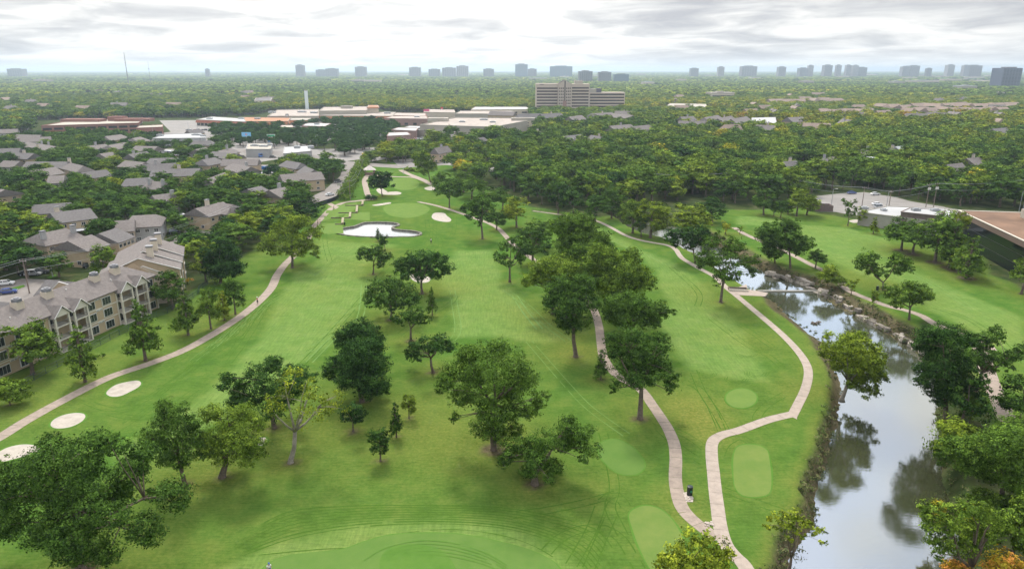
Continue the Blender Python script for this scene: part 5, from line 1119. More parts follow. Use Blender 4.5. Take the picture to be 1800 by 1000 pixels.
for i_, (x, y) in enumerate(((1588,392),(1604,394),(1618,397))):
    c = P(x, y, 3); t_ = thing('awning', ('left', 'middle', 'right')[i_] + ' of three white sloping awnings behind the shaded tree row', 'awning', (c.x, c.y, 0), -.35); mb = MB(); v = [(-3, -2.6, 2.4), (3, -2.6, 2.4), (3, 2.6, 3.3), (-3, 2.6, 3.3)]; mb.add(v + [(a, b_, z - .12) for a, b_, z in v], [(0, 1, 2, 3), (7, 6, 5, 4), (0, 4, 5, 1), (1, 5, 6, 2), (2, 6, 7, 3), (3, 7, 4, 0)]); mb.build('canopy', M_metal, t_)
    for sx_ in (-2.8, 2.8): m_ = MB(); m_.box(sx_ - .08, sx_ + .08, -2.5, -2.34, 0, 2.35); m_.build('post', M_steel, t_)
wl_ = thing('enclosure', 'brown board enclosure at the corner of the creekside lot', 'enclosure', tuple(P(1440, 370)), -.1)
for i in range(14): m_ = MB(); m_.box(-5 + i * .72, -5 + i * .72 + .68, -2.6, -2.45, 0, 2.6 + random.uniform(-.05, .05)); m_.build('board', mat('brown_cladding'), wl_)
m_ = MB(); m_.box(-5, -4.85, -2.4, 3, 0, 2.6); m_.box(4.9, 5.05, -2.4, 3, 0, 2.6); m_.box(-5, 5, 3, 3.15, 0, 2.6); m_.build('side_wall', mat('brown_cladding'), wl_)
# black glass office at the right edge
A = P(1685, 369.5, 11.6); B_ = P(1800, 423, 11.6); d = (B_ - A).normalized(); ang = math.atan2(d.y, d.x)   # local x runs toward the camera
go = thing('glass_office', 'black glass office with an overhanging brown roof at the right edge', 'office', (A.x, A.y, 0), ang)
mb = MB(); mb.box(1.4, 66, 1.5, 46, -.3, 9.6); mb.build('core', mat('black_glass', (.010, .012, .013), .1, var=.5, vscale=.3, spec=.3), go)
gl = MB(); pan = 0
for z in (3.2, 6.4): gl.box(1.4, 66, 1.42, 1.5, z - .06, z + .06)
gl.build('floor_line', mat('dark_mullion', (.05, .05, .05), .4), go)
pm = MB(); pm.box(-.68, .68, -.04, 0, -1.4, 1.4); pme = pm.mesh('pane', [mat('pane_glass', (.010, .014, .015), .08, var=.4, vscale=.5, spec=.35)])
for i in range(45):
    for z in (1.65, 4.8, 8.0): link('pane', pme, go, (2.2 + i * 1.4, 1.5 - .02 + random.uniform(-.012, 0), z))
f = MB(); f.box(0, 68, 0, 48, 9.62, 11.4, 0); f.build('fascia', mat('brown_fascia', (.145, .10, .078), .85, var=.05), go)
f = MB(); f.box(.5, 67.5, .5, 47.5, 11.402, 11.45); f.build('roof', M_brownr, go)
f = MB(); f.box(-.1, 68, -.1, .35, 11.4, 11.66); f.box(-.1, .35, .36, 48, 11.4, 11.655); f.build('coping', M_trim, go)
for x in (.4,): f = MB(); f.box(x, x + .7, .6, 1.4, 0, 9.6); f.build('column', M_tanl, go)
f = MB(); f.box(9, 52, 16, 17, 11.46, 14.4); f.box(9, 10, 17.02, 44, 11.46, 14.38); f.build('screen_wall', M_beige, go)
for i in range(5): f = MB(); f.box(14 + i * 7, 19 + i * 7, 20, 26, 11.46, 13.9); f.tube([(16.5 + i * 7, 23, 13.9), (16.5 + i * 7, 23, 14.3)], [1.4, 1.4], 12); f.build('roof_unit', M_steel, go)
f = MB(); f.box(-2, -.5, 6, 26, 0, 4.2); f.build('side_wall', M_tanl, go)
HOUSES.append((A.x + 22, A.y - 20, 34, 40, 0))

# ---- the office tower on the skyline of the woods ---------------------
def office_tower():
    Y0 = 1090.0
    def X(px): return atY(px, 190, Y0)[0].x
    def Z(py): return atY(1000, py, Y0)[0].z
    t = thing('office_tower', 'tall beige office with dark ribbon windows and a peaked centre rising above the woods', 'office tower', (X(1000), Y0, 0))
    x0 = X(1000); pale = mat('office_stone', (.47, .385, .315), .85, var=.04, vscale=.02)
    def block(pa, pb_, ytop, dep, rows, yoff=0, ang=0, name='wing'):
        w_ = MB(); a, b_ = X(pa) - x0, X(pb_) - x0; zt = Z(ytop); w_.box(a, b_, yoff, yoff + dep, -2, zt); o = w_.build(name, pale, t)
        for z in rows:
            m_ = MB(); m_.box(a + 1.2, b_ - 1.2, yoff - .12, yoff, z - 1.15, z + 1.05); m_.build('window_band', M_band, t)
        return a, b_, zt
    fl = [3.6 + i * 4.35 for i in range(9)]
    block(942, 981, 147.5, 30, [z for z in fl if z < Z(150) - 1][-8:], 0)
    block(1003, 1035, 148, 30, [z + .5 for z in fl][:8], -3)
    a, b_, zt = block(1035.3, 1098, 163, 28, [z - .3 for z in fl][:6], 2)
    # the peaked centre
    a, b_ = X(981) - x0, X(1003) - x0; zt = Z(147.5); m_ = MB(); m_.box(a, b_, -5, 26, -2, zt); mid = (a + b_) / 2
    pk = Z(141); v = [(a, -5, zt), (b_, -5, zt), (mid, -5, pk), (a, 26, zt), (b_, 26, zt), (mid, 26, pk)]; m_.add(v, [(0, 1, 2), (4, 3, 5)]); m_.build('centre', pale, t)
    r = MB(); r.add([(a - .5, -5.4, zt - .2), (mid, -5.4, pk + .3), (mid, 27, pk + .3), (a - .5, 27, zt - .2)], [(0, 1, 2, 3), (3, 2, 1, 0)]); r.add([(b_ + .5, -5.4, zt - .2), (mid, -5.4, pk + .3), (mid, 27, pk + .3), (b_ + .5, 27, zt - .2)], [(3, 2, 1, 0), (0, 1, 2, 3)]); r.build('roof', M_roofb, t)
    s = MB(); s.box(mid - .8, mid + .8, -5.3, -5, 10, pk - 1); s.build('glass_slot', M_band, t); s = MB(); s.box(mid - 2.6, mid + 2.6, -6.5, -5, -1, 16); s.build('entrance', mat('office_red', (.30, .17, .14), .8), t)
    for sg in (-1, 1):
        for k, xo in enumerate((2.6, 5.2, 7.8)):
            for z in [z for z in fl[:8] if z < zt - 2]: m_ = MB(); m_.box(mid + sg * xo - .75, mid + sg * xo + .75, -5.1, -5, z - 1.1, z + 1.1); m_.build('window', M_band, t)
    p_ = MB(); p_.box(X(1010) - x0, X(1024) - x0, 6, 22, Z(148), Z(142)); p_.build('penthouse', M_beige, t)
    p_ = MB(); p_.box(X(1036) - x0, X(1048) - x0, 6, 22, Z(163), Z(157)); p_.build('penthouse', M_beige, t); p_ = MB(); p_.box(X(1048.3) - x0, X(1057) - x0, 5, 20, Z(163), Z(156)); p_.build('plant_box', mat('plant_dark', (.10, .09, .12), .7), t)
    s = MB()
    for k in range(5): s.box(X(948) - x0 + k * 1.3, X(948) - x0 + k * 1.3 + .9, -.2, 0, Z(149.6), Z(148.3))
    s.build('roof_sign', M_dark, t)
    HOUSES.append((X(1000), Y0 + 10, 75, 35, 0))
office_tower()
# ---- houses right of centre ---------------------------------------------
RH2 = [((912,201),(948,200),11,'dark roofed row house behind the great hall, left',M_roofg),((950,201),(985,199),11,'dark roofed row house behind the great hall, right',M_roofg),((1000,206),(1022,203),12,'tan hipped roof before the office tower',M_roofb),((1040,200),(1075,198),13,'apartment row with white columns, left part',M_roofb),((1078,200),(1112,203),13,'apartment row with white columns, right part',M_roofb),
 ((1072,222),(1108,219),14,'brown roof among trees below the columned row',M_roofb),((1112,223),(1140,220),12,'second brown roof right of the one below the columned row',M_roofb),((925,233),(960,231),13,'purple grey roof with a white edged gable behind the great hall corner',M_roofg),((990,240),(1020,237),12,'long grey roof with bright strip in the trees',M_roofg),((1040,238),(1058,241),9,'small pale roof right of the long grey one',M_roofg),
 ((862,196),(905,197),12,'long tan roof beyond the great hall',M_roofb),((1196,206),(1218,205),13,'brown townhouse alone at the left of the townhouse group',M_roofb),((1238,207),(1262,203),12,'townhouse with two chimneys left in the group',M_roofb),((1262,209),(1285,204),12,'townhouse with a white ridge in the middle of the group',M_roofb),((1285,210),(1312,205),12,'townhouse at the right of the group by a dark cedar',M_roofb),((1330,220),(1360,221),12,'grey townhouse below the slanting white roof',M_roofb),((1385,207),(1410,206),14,'tan hipped roof right of the slanting white one',M_roofb),
 ((1433,283),(1465,276),14,'reddish brown roof in the right wood beside the white roofed villa',M_roofb),((1505,274),(1535,277),15,'white roofed villa with dark skylights in the right wood',M_metal),((1376,285),(1398,283),10,'small grey roof half buried in the right wood',M_roofg),((1592,246),(1610,247),12,'brown roof beside a red chimney in the right wood',M_roofb),((1558,261),(1572,261),10,'dark low roof in the right wood below the red chimney',M_roofg),((1575,258),(1595,257),10,'bright roof beside the dark low one in the right wood',M_metal),((1510,264),(1535,263),11,'brown roof above the white roofed villa',M_roofb),((1745,227),(1768,225),14,'grey roof alone at the far right',M_roofg),((1700,279),(1720,277),11,'pale roof near the right edge of the wood',M_roofb),((1665,290),(1690,287),8,'thin brown roof near the right edge of the wood',M_roofb),
 ((820,245),(850,242),10,'grey house with a bright gable beyond the green, right',M_roofg),((770,240),(800,236),11,'tan house beyond the green, by the pink building',M_roofb),((764,261),(786,257),6,'pale long roof beside the dark oak beyond the green',M_roofb)]
for i_, (a, b_, W_, lb, rm_) in enumerate(RH2):
    ridge_house(a, b_, W_, lb, rm=rm_, wm=[M_tanl, M_tan, M_brickt][i_ % 3], hip=(0, 2.5)[i_ % 3 == 0], group='houses among the trees right of centre', chim=((2, 1),) if i_ % 2 else (), win=4, eave=6.4 if a[1] > 230 else 9.6, ridge=9.8 if a[1] > 230 else 13.6, floors=2 if a[1] > 230 else 3)
q_ = P(1612, 250, 8); t_ = thing('brick_chimney', 'tall red brick chimney beside the brown roof in the right wood', 'chimney', (q_.x, q_.y, 0)); m_ = MB(); m_.box(-1.2, 1.2, -1, 1, 0, 11.5); m_.box(-1.4, 1.4, -1.2, 1.2, 11.5, 12.0); m_.build('stack', M_red, t_)
# townhouse rows far right
k_ = 0
for (xa, xb, y, n_, lbl) in ((1440, 1532, 191, 6, 'tan townhouse row at the right, in the front rank'), (1350, 1480, 173, 6, 'faint grey tan house in the far right clearing'), (1586, 1770, 189, 9, 'brown townhouse in the long far right row'), (1600, 1790, 182, 7, 'rear brown townhouse of the far right rows'), (1540, 1600, 184, 3, 'small tan townhouse between the two far right rows'), (1640, 1790, 141, 7, 'pale low roof on the horizon side of the far right woods')):
    for i in range(n_):
        x = xa + (xb - xa) * (i + .5) / n_; w_ = (xb - xa) / n_ * .46; dy = random.uniform(-2.2, 1.6)
        ridge_house((x - w_, y + dy), (x + w_, y + dy + random.uniform(-1, 1)), random.uniform(13, 18), (['first', 'second', 'third', 'fourth', 'fifth', 'sixth', 'seventh', 'eighth', 'ninth'][i]) + ' from the left, ' + lbl, rm=mat('shingle_warm', (.24, .18, .145), .95, var=.12), wm=M_tanl, hip=(0, 3)[i % 2], group=lbl + 's', eave=9.0, ridge=13.2, win=2, floors=2)
        k_ += 1
# ---- the distant skyline -------------------------------------------------
SK = [(521,534,115,'slab'),(556,573,123,'low'),(573,593,121,'low'),(625,643,118,'slab'),(720,739,119,'slab'),(754,773,122,'low'),(778,801,119.5,'slab'),(803,823,116.5,'tower'),(850,868,121.5,'low'),(906,927,113.5,'glass'),(928,943,121.5,'low'),(967,1005,117,'glass'),(1018,1041,125.5,'low'),(1053,1074,127,'low'),(1080,1105,131,'glass'),(1214,1227,120.5,'low'),(1262,1272,118,'tower'),(1303,1329,117,'slab'),(1368,1380,118,'slab'),(1405,1419,120,'low'),(1420,1428,115.5,'tower'),(1448,1461,115,'slab'),(1469,1477,115,'tower'),(1486,1494,115,'tower'),(1498,1507,115.5,'tower'),(1506,1522,119,'low'),(1585,1596,117.5,'slab'),(1598,1614,116,'slab'),(1628,1636,120.5,'low'),(1664,1675,114.5,'tower'),(1692,1701,115.5,'tower'),(1699,1723,115.5,'brown'),(1762,1794,120,'near'),(1754,1761,128,'low'),(362,368,121.5,'low'),(15,40,121.4,'low'),(1025,1030,125,'low')]
SKM = {'slab': mat('far_concrete', (.20, .19, .20), .8, var=.03), 'low': mat('far_concrete_grey', (.155, .155, .165), .8, var=.03), 'tower': mat('far_concrete_pale', (.28, .26, .26), .8, var=.03), 'glass': mat('far_glass', (.05, .12, .15), .3, var=.05), 'brown': mat('far_brown', (.14, .09, .09), .8, var=.03), 'near': mat('far_blue_glass', (.08, .09, .14), .3, var=.05)}
DESC = {'slab': 'grey slab tower', 'low': 'low grey office block', 'tower': 'slim pale tower', 'glass': 'teal glass tower', 'brown': 'dark brown tower', 'near': 'broad dark ribbed tower'}
names_ = ['far left of the skyline', 'left of the skyline', 'centre left of the skyline', 'centre of the skyline', 'centre right of the skyline', 'right of the skyline', 'far right of the skyline']
cnt = {}
for (xa, xb, yt, kd) in SK:
    Y0 = 5200.0 if kd != 'near' else 2300.0
    if yt > 124: Y0 = 3300.0
    cxp = (xa + xb) / 2; a, t0 = atY(xa, 137, Y0); b_, _ = atY(xb, 137, Y0); top = atY(cxp, yt, Y0)[0].z; wdt = b_.x - a.x
    zone = min(6, int(cxp / 258)); key = (kd, zone); cnt[key] = cnt.get(key, 0) + 1
    ordn = ['', 'second ', 'third ', 'fourth ', 'fifth ', 'sixth ', 'seventh '][cnt[key] - 1]
    t = thing('distant_tower', f'{ordn}{DESC[kd]} from the left at the {names_[zone]}', 'tower', ((a.x + b_.x) / 2, Y0, 0)); hw = wdt / 2
    m_ = MB(); m_.box(-hw, hw, 0, min(wdt, 60), -5, top); m_.build('body', SKM[kd], t)
    m_ = MB(); zf = 3
    while zf < top - 3: m_.box(-hw + 1, hw - 1, -.4, 0, zf, zf + 1.9); zf += 4.2
    m_.build('window_band', M_glass if kd not in ('glass',) else SKM['near'], t)
    m_ = MB(); 
    nf_ = 6
    for i in range(nf_ + 1): xx = -hw + wdt * i / nf_; m_.box(xx - wdt * .02, xx + wdt * .02, -.9, -.401, 0, top - 1)
    m_.build('pier', SKM[kd], t)
    m_ = MB(); m_.box(-hw * .55, hw * .5, 5, min(wdt, 60) * .6, top, top + max(3, top * .05)); m_.build('penthouse', SKM['low'], t)
FAR_ROOFS = [(1592,1612,142),(1616,1640,137),(1645,1668,139),(1660,1690,146),(1700,1730,141),(1735,1752,137),(1570,1590,151),(1600,1650,149),(930,962,143),(1040,1062,137),(618,640,147),(640,668,148),(278,290,129),(296,310,127),(312,330,129),(345,352,130),(430,446,131),(1240,1256,137),(1320,1336,142),(1475,1493,139),(1510,1540,135),(985,1000,139),(1120,1135,134),(60,84,147),(700,716,135),(1130,1150,152),(1190,1206,146),(1410,1430,150),(1250,1290,176),(1690,1716,161)]
FAR_ROOFS.sort(); RN = {}
for i_, (xa, xb, py_) in enumerate(FAR_ROOFS):
    a, b_ = P(xa, py_ + 1.0), P(xb, py_ + 1.0); L_ = b_.x - a.x; h_ = a.length / FPX * 2.0 + 12; zone = min(6, int(xa / 258))
    RN[zone] = RN.get(zone, 0) + 1
    t = thing('distant_roof', ['first', 'second', 'third', 'fourth', 'fifth', 'sixth', 'seventh', 'eighth', 'ninth', 'tenth', 'eleventh', 'twelfth'][RN[zone] - 1] + f" pale low building from the left among the far woods, {['far left', 'left', 'centre left', 'centre', 'centre right', 'right', 'far right'][zone]}", 'building', ((a.x + b_.x) / 2, a.y, 0), 0, 'pale low buildings in the far woods, ' + str(['far left', 'left', 'centre left', 'centre', 'centre right', 'right', 'far right'][zone]))
    m_ = MB(); m_.box(-L_ / 2, L_ / 2, 0, 45, 0, h_); m_.build('wall', M_tanl if i_ % 3 else M_beige, t); m_ = MB(); m_.box(-L_ / 2 - 1, L_ / 2 + 1, -1, 46, h_, h_ + 1.2); m_.box(-L_ * .2, L_ * .1, 10, 25, h_ + 1.2, h_ + 3.5); m_.build('roof', M_whiter if i_ % 2 else M_gravel, t)
    m_ = MB(); m_.box(-L_ / 2 + 2, L_ / 2 - 2, -.2, 0, h_ * .45, h_ * .7); m_.build('window_band', M_glass, t)
    HOUSES.append(((a.x + b_.x) / 2, a.y + 22, L_ / 2, 24, 0))
for px_, yt, lb in ((222.5, 92, 'thin leaning steam coloured mast on the left horizon'), (262, 108, 'very thin lattice mast right of the leaning mast')):
    a, _ = atY(px_, 125, 2600.); top = atY(px_, yt, 2600.)[0].z; t = thing('radio_mast', lb, 'mast', (a.x, 2600, 0)); m_ = MB(); m_.tube([(0, 0, 0), (0, 0, top)], [1.8 if yt < 100 else .7, .8 if yt < 100 else .35], 5); m_.build('shaft', SKM['low'], t)
    for zz_ in (.35, .7): m_ = MB(); m_.box(-2, 2, -2, 2, top * zz_, top * zz_ + 1.5); m_.build('platform', SKM['low'], t)
# ================================================================ SMALL THINGS
def proj(x, y, z=0.0):
    d = y * cp - (z - CH) * sp; u = y * sp + (z - CH) * cp
    return 900 + FPX * x / d, 500 - FPX * u / d
# gazebo by the far green
B = P(650, 307); gz = thing('gazebo', 'small brick shelter with a grey pyramid roof beside the far path', 'shelter', tuple(B), .3)
m_ = MB(); m_.box(-2.2, 2.2, -2.2, 2.2, -.2, 1.0, 0); m_.build('wall', M_pink, gz)
for x in (-2.6, 2.6):
    for y in (-2.6, 2.6): m_ = MB(); m_.box(x - .3, x + .3, y - .3, y + .3, -.2, 3.0); m_.build('pillar', M_pink, gz)
m_ = MB(); m_.add([(-3.6, -3.6, 3.0), (3.6, -3.6, 3.0), (3.6, 3.6, 3.0), (-3.6, 3.6, 3.0), (0, 0, 5.4)], [(0, 1, 4), (1, 2, 4), (2, 3, 4), (3, 0, 4), (3, 2, 1, 0)]); m_.build('roof', mat('pale_roof', (.48, .43, .40), .9), gz)
# black water station on its gravel pad
B = P(1212, 870); ws = thing('water_station', 'black upright water cooler cabinet between the two pale paths', 'water cooler', tuple(B), .2)
m_ = MB(); m_.prism([(.42 * math.cos(k * math.pi / 5), .42 * math.sin(k * math.pi / 5)) for k in range(10)], 0.1, 1.35); m_.build('cabinet', mat('black_plastic', (.012, .02, .018), .4), ws)
m_ = MB(); m_.tube([(0, 0, 1.35), (0, 0, 1.5), (0, 0, 1.55)], [.46, .44, .2], 12); m_.build('lid', mat('black_plastic'), ws); m_ = MB(); m_.box(-.12, .12, -.46, -.40, .7, 1.0); m_.build('sign_plate', mat('green_plate', (.04, .2, .12)), ws)
structure(sheet('gravel_pad', pxy([(1201, 866), (1210, 864), (1219, 875), (1218, 882), (1206, 882)]), .07, mat('pad_gravel', (.42, .36, .31), .95, var=.3, vscale=6), .1))
m_ = MB(); GR = []
for i in range(26): a = P(random.uniform(1205, 1217), random.uniform(873, 881)); GR.append(a)
for i in range(26): a = P(random.uniform(1239, 1254), random.uniform(918, 926)); GR.append(a)
for a in GR: m_.sphere((a.x, a.y, .1), random.uniform(.10, .22), 0, 5, 3, 1, 1, .6)
o = m_.build('path_stones', mat('pad_gravel')); o['kind'] = 'stuff'
# timber box by the creek landing
B = P(1297, 510); t_ = thing('timber_planter', 'dark soil box edged with timber at the creek landing', 'planter', (B.x, B.y, .06), -.15)
for q_ in ((-2.6, 2.6, -1.4, -1.15), (-2.6, 2.6, 1.15, 1.4), (-2.6, -2.35, -1.14, 1.14), (2.35, 2.6, -1.14, 1.14)): m_ = MB(); m_.box(*q_, 0, .5); m_.build('board', M_trim if q_[2] < -1.3 else M_bark, t_)
m_ = MB(); m_.box(-2.34, 2.34, -1.14, 1.14, 0, .35); m_.build('soil', mat('soil', (.05, .04, .03), .95, bump=.5), t_)
B = P(1444, 568, WZ); t_ = thing('driftwood_heap', 'heap of driftwood and debris in the middle of the creek pool', 'debris', (B.x - 1.2, B.y, WZ)); 
for k in range(16):
    a = random.uniform(0, 3.14); L_ = random.uniform(.7, 1.8); x, y = random.uniform(-1.2, 1.2), random.uniform(-.7, .7); m_ = MB(); m_.tube([(x - L_ / 2 * math.cos(a), y - L_ / 2 * math.sin(a), random.uniform(-.1, .3)), (x, y, random.uniform(.15, .5)), (x + L_ / 2 * math.cos(a), y + L_ / 2 * math.sin(a), random.uniform(-.1, .3))], [.12, .14, .06], 5); m_.build('branch', M_bark, t_)

# retaining steps of the driving tees
for i_, (x, y0, y1, lb) in enumerate(((602, 395, 386, 'nearest pale retaining wall of the tee steps'), (615, 384, 376, 'second pale retaining wall of the tee steps'), (627, 375, 364, 'third pale retaining wall of the tee steps'), (637, 362, 355, 'farthest pale retaining wall of the tee steps'))):
    a, b_ = P(x, y0), P(x + 1, y1); d = (b_ - a); n_ = Vector((-d.y, d.x, 0)).normalized() * .35; m_ = MB(); m_.prism([(a - n_)[:2], (b_ - n_)[:2], (b_ + n_)[:2], (a + n_)[:2]], -.1, .75)
    t_ = thing('retaining_wall', lb, 'wall', (0, 0, 0)); m_.build('wall', mat('timber_pale', (.22, .18, .11), .9), t_)
    m_ = MB(); n2 = n_ * 1.35; m_.prism([(a - n2)[:2], (b_ - n2)[:2], (b_ + n2)[:2], (a + n2)[:2]], .752, .84); m_.build('cap', mat('cap_pale', (.28, .24, .165), .9), t_)
    p2 = a + Vector((-8 if i_ else -3, .0, 0)); m_ = MB(); m_.prism([(a.x, a.y - .15), (p2.x, p2.y - .15), (p2.x, p2.y + .15), (a.x, a.y + .15)], -.1, .4); m_.build('side_wall', M_bark, t_)

# people ------------------------------------------------------------------
def skin_mesh(name, verts, edges, rad, m, parent):
    me_ = bpy.data.meshes.new(name); me_.from_pydata(verts, edges, []); me_.materials.append(m); o = link(name, me_, parent)
    md = o.modifiers.new('skin', 'SKIN')
    for i, r in enumerate(rad): me_.skin_vertices[0].data[i].radius = (r, r) if not isinstance(r, tuple) else r
    me_.skin_vertices[0].data[0].use_root = True
    sd = o.modifiers.new('smooth', 'SUBSURF'); sd.levels = 1; sd.render_levels = 1; return o
M_skin = mat('skin', (.42, .26, .19), .7)
def person(label, loc, rz, shirt, trousers, hat, step=.12, arms=((-.30, -.10, .95), (.30, -.12, .95)), bend=0.0, s=1.0):
    t = thing('person', label, 'person', loc, rz, scale=(s, s, s)); 
    sh = lambda z: -bend * max(0, z - .9)
    al, ar = arms
    V = [(0, 0, .95), (0, sh(1.2), 1.2), (0, sh(1.42), 1.42), (0, sh(1.52), 1.52), (0, sh(1.58) - .01, 1.60), (0, sh(1.7) - .01, 1.72), (-.18, sh(1.4), 1.40), (-.25, sh(1.15), 1.15), al, (.18, sh(1.4), 1.40), (.25, sh(1.15), 1.15), ar,
         (-.10, 0, .86), (-.10, -step, .48), (-.11, step * .3, .07), (-.11, step * .3 - .16, .04), (.10, 0, .86), (.10, step, .48), (.11, -step * .3, .07), (.11, -step * .3 - .16, .04), (0, sh(1.8), 1.77)]
    E_ = [(0, 1), (1, 2), (2, 3), (3, 4), (4, 5), (5, 20), (2, 6), (6, 7), (7, 8), (2, 9), (9, 10), (10, 11), (0, 12), (12, 13), (13, 14), (14, 15), (0, 16), (16, 17), (17, 18), (18, 19)]
    R_ = [(.15, .11), (.14, .10), (.15, .10), .055, .09, .10, .06, .045, .035, .06, .045, .035, .09, .065, .045, .035, .09, .065, .045, .035, .06]
    skin_mesh('body', V, E_, R_, M_skin, t)
    skin_mesh('shirt', [V[0], V[1], V[2], V[6], tuple(np.array(V[6]) * .4 + np.array(V[7]) * .6), V[9], tuple(np.array(V[9]) * .4 + np.array(V[10]) * .6)], [(0, 1), (1, 2), (2, 3), (3, 4), (2, 5), (5, 6)], [(.175, .135), (.165, .125), (.16, .12), .085, .075, .085, .075], shirt, t)
    skin_mesh('trousers', [V[0], V[12], V[13], tuple(np.array(V[14]) + [0, 0, .1]), V[16], V[17], tuple(np.array(V[18]) + [0, 0, .1])], [(0, 1), (1, 2), (2, 3), (0, 4), (4, 5), (5, 6)], [(.17, .13), .11, .085, .07, .11, .085, .07], trousers, t)
    m_ = MB(); m_.sphere((0, sh(1.74), 1.76), .115, 0, 8, 5, 1, 1.1, .75); m_.tube([(0, sh(1.74) - .02, 1.74), (0, sh(1.74) - .20, 1.73)], [.09, .06], 6); m_.build('cap', hat, t); return t
cred, cwhite, cblue, cblack, cgrey = mat('cloth_red', (.55, .04, .05)), mat('cloth_white', (.75, .75, .75)), mat('cloth_blue', (.05, .10, .30)), mat('cloth_black', (.02, .02, .025)), mat('cloth_khaki', (.25, .22, .17))
person('walker in a red shirt on the left cart path', tuple(P(453, 534)), 2.2, cred, cblack, cwhite, s=1.1)
person('golfer in a white top and blue cap cut by the bottom edge', tuple(P(474, 1010)), .6, cwhite, cblue, cblue, bend=.3, arms=((-.12, -.42, 1.0), (.12, -.42, 1.0)), s=1.1)
person('golfer with white shirt and black trousers alone on the fairway right of the pond', tuple(P(758, 428)), -.5, cwhite, cblack, cblack, bend=.35, arms=((-.12, -.42, .98), (.12, -.42, .98)), s=1.15)
person('left of two dark clothed people beside the path by the driving tees', tuple(P(559, 395)), 1.0, cgrey, cblack, cblack, s=1.1)
person('right of two people beside the path by the driving tees, white topped', tuple(P(563, 394)), -1.0, cwhite, cgrey, cblack, s=1.05)
person('person in black on the path above the driving tees', tuple(P(587, 370)), 2.0, cblack, cgrey, cblack, s=1.1)
for x, y, lb in ((606, 396, 'black golf bag beside the nearest tee wall'), (1542, 510, 'dark waste bin on the right lawn under the V shaped tree')):
    B = P(x, y); t_ = thing('golf_bag' if 'bag' in lb else 'waste_bin', lb, 'bag' if 'bag' in lb else 'bin', tuple(B)); m_ = MB(); m_.tube([(0, 0, 0), (0, .05, 1.0), (0, .08, 1.15)], [.22, .26, .2] if 'bag' in lb else [.35, .38, .3], 8); m_.build('body', mat('black_plastic'), t_)
    m_ = MB(); m_.tube([(.1, .08, 1.1), (.16, .12, 1.4)], [.05, .06], 5); m_.tube([(-.08, .1, 1.1), (-.12, .15, 1.35)], [.05, .06], 5); m_.build('club' if 'bag' in lb else 'lid_handle', M_steel, t_)

# vehicles ----------------------------------------------------------------
M_tyre = mat('tyre', (.015, .015, .015), .9); M_cargl = mat('car_glass', (.02, .025, .03), .08, spec=1.0)
CARS = {}
def car_meshes(kind):
    if kind in CARS: return CARS[kind]
    L_, W_, H_ = {'sedan': (4.6, 1.8, 1.42), 'suv': (4.7, 1.9, 1.75), 'pickup': (5.6, 1.95, 1.8)}[kind]; x = L_ / 2; w_ = W_ / 2
    prof = [(-x, .35), (-x, .78), (-x + .15, .92), (-x + .9, .98), (x - 1.35, 1.0), (x - .25, .85), (x, .70), (x, .35)]
    b = MB(); n = len(prof); vs = []
    for yy, sc in ((-w_, .0), (-w_ + .08, .06), (w_ - .08, .06), (w_, .0)): vs += [(px_ * (1 if sc else .97), yy, z - (0 if sc else .06)) for px_, z in prof]
    fs = []
    for k in range(3):
        for i in range(n): j = (i + 1) % n; fs.append((k * n + i, k * n + j, (k + 1) * n + j, (k + 1) * n + i))
    fs += [tuple(range(n - 1, -1, -1)), tuple(3 * n + i for i in range(n))]; b.add(vs, fs)
    c = MB(); x0, x1, x2, x3 = {'sedan': (-1.75, -1.1, .55, 1.25), 'suv': (-2.15, -1.9, .6, 1.3), 'pickup': (-.75, -.5, .75, 1.4)}[kind]
    def cab(z0, z1, in0, in1, grow=0.0):
        return [(x0 - grow, -w_ + in0, z0), (x3 + grow, -w_ + in0, z0), (x3 + grow, w_ - in0, z0), (x0 - grow, w_ - in0, z0), (x1 - grow, -w_ + in1, z1), (x2 + grow, -w_ + in1, z1), (x2 + grow, w_ - in1, z1), (x1 - grow, w_ - in1, z1)]
    c.add(cab(.95, H_ - .03, .10, .26), [(0, 1, 5, 4), (1, 2, 6, 5), (2, 3, 7, 6), (3, 0, 4, 7)])
    r = MB(); r.box(x1 - .02, x2 + .02, -w_ + .25, w_ - .25, H_ - .035, H_ + .02)
    for s_ in (-1, 1):
        for xa, xb in ((x0, x1), (x3, x2)): r.tube([(xa, s_ * (w_ - .10), .96), (xb, s_ * (w_ - .26), H_ - .01)], [.045, .045], 4)
        r.tube([((x0 + x3) / 2 - .1, s_ * (w_ - .10), .96), ((x1 + x2) / 2 - .1, s_ * (w_ - .26), H_ - .01)], [.05, .05], 4)
    if kind == 'pickup': b.box(-x, -x + .1, -w_, w_, .78, 1.15); b.box(-x + .11, -.8, -w_, -w_ + .1, .95, 1.15); b.box(-x + .11, -.8, w_ - .1, w_, .95, 1.15)
    wh = MB(); wh.tube([(0, -.11, 0), (0, .11, 0)], [.34, .34], 12, 0); wh.tube([(0, -.12, 0), (0, .12, 0)], [.19, .19], 8, 1)
    hl = MB(); hl.box(-.03, .03, -.2, .2, -.07, .07)
    CARS[kind] = (b, c.mesh('car_windows', M_cargl), r, wh.mesh('wheel', [M_tyre, M_steel]), hl.mesh('light', M_frame), (L_, W_)); return CARS[kind]
PAINT = {'white': mat('paint_white', (.72, .72, .72), .3, var=.02, spec=.6), 'silver': mat('paint_silver', (.42, .43, .45), .3, metal=.4, var=.02), 'black': mat('paint_black', (.015, .016, .02), .2, var=.05, spec=.7), 'blue': mat('paint_blue', (.03, .06, .22), .25, var=.05, spec=.7), 'red': mat('paint_red', (.35, .03, .03), .25, var=.05, spec=.7), 'grey': mat('paint_grey', (.13, .135, .14), .25, var=.05, spec=.7)}
BODY = {}
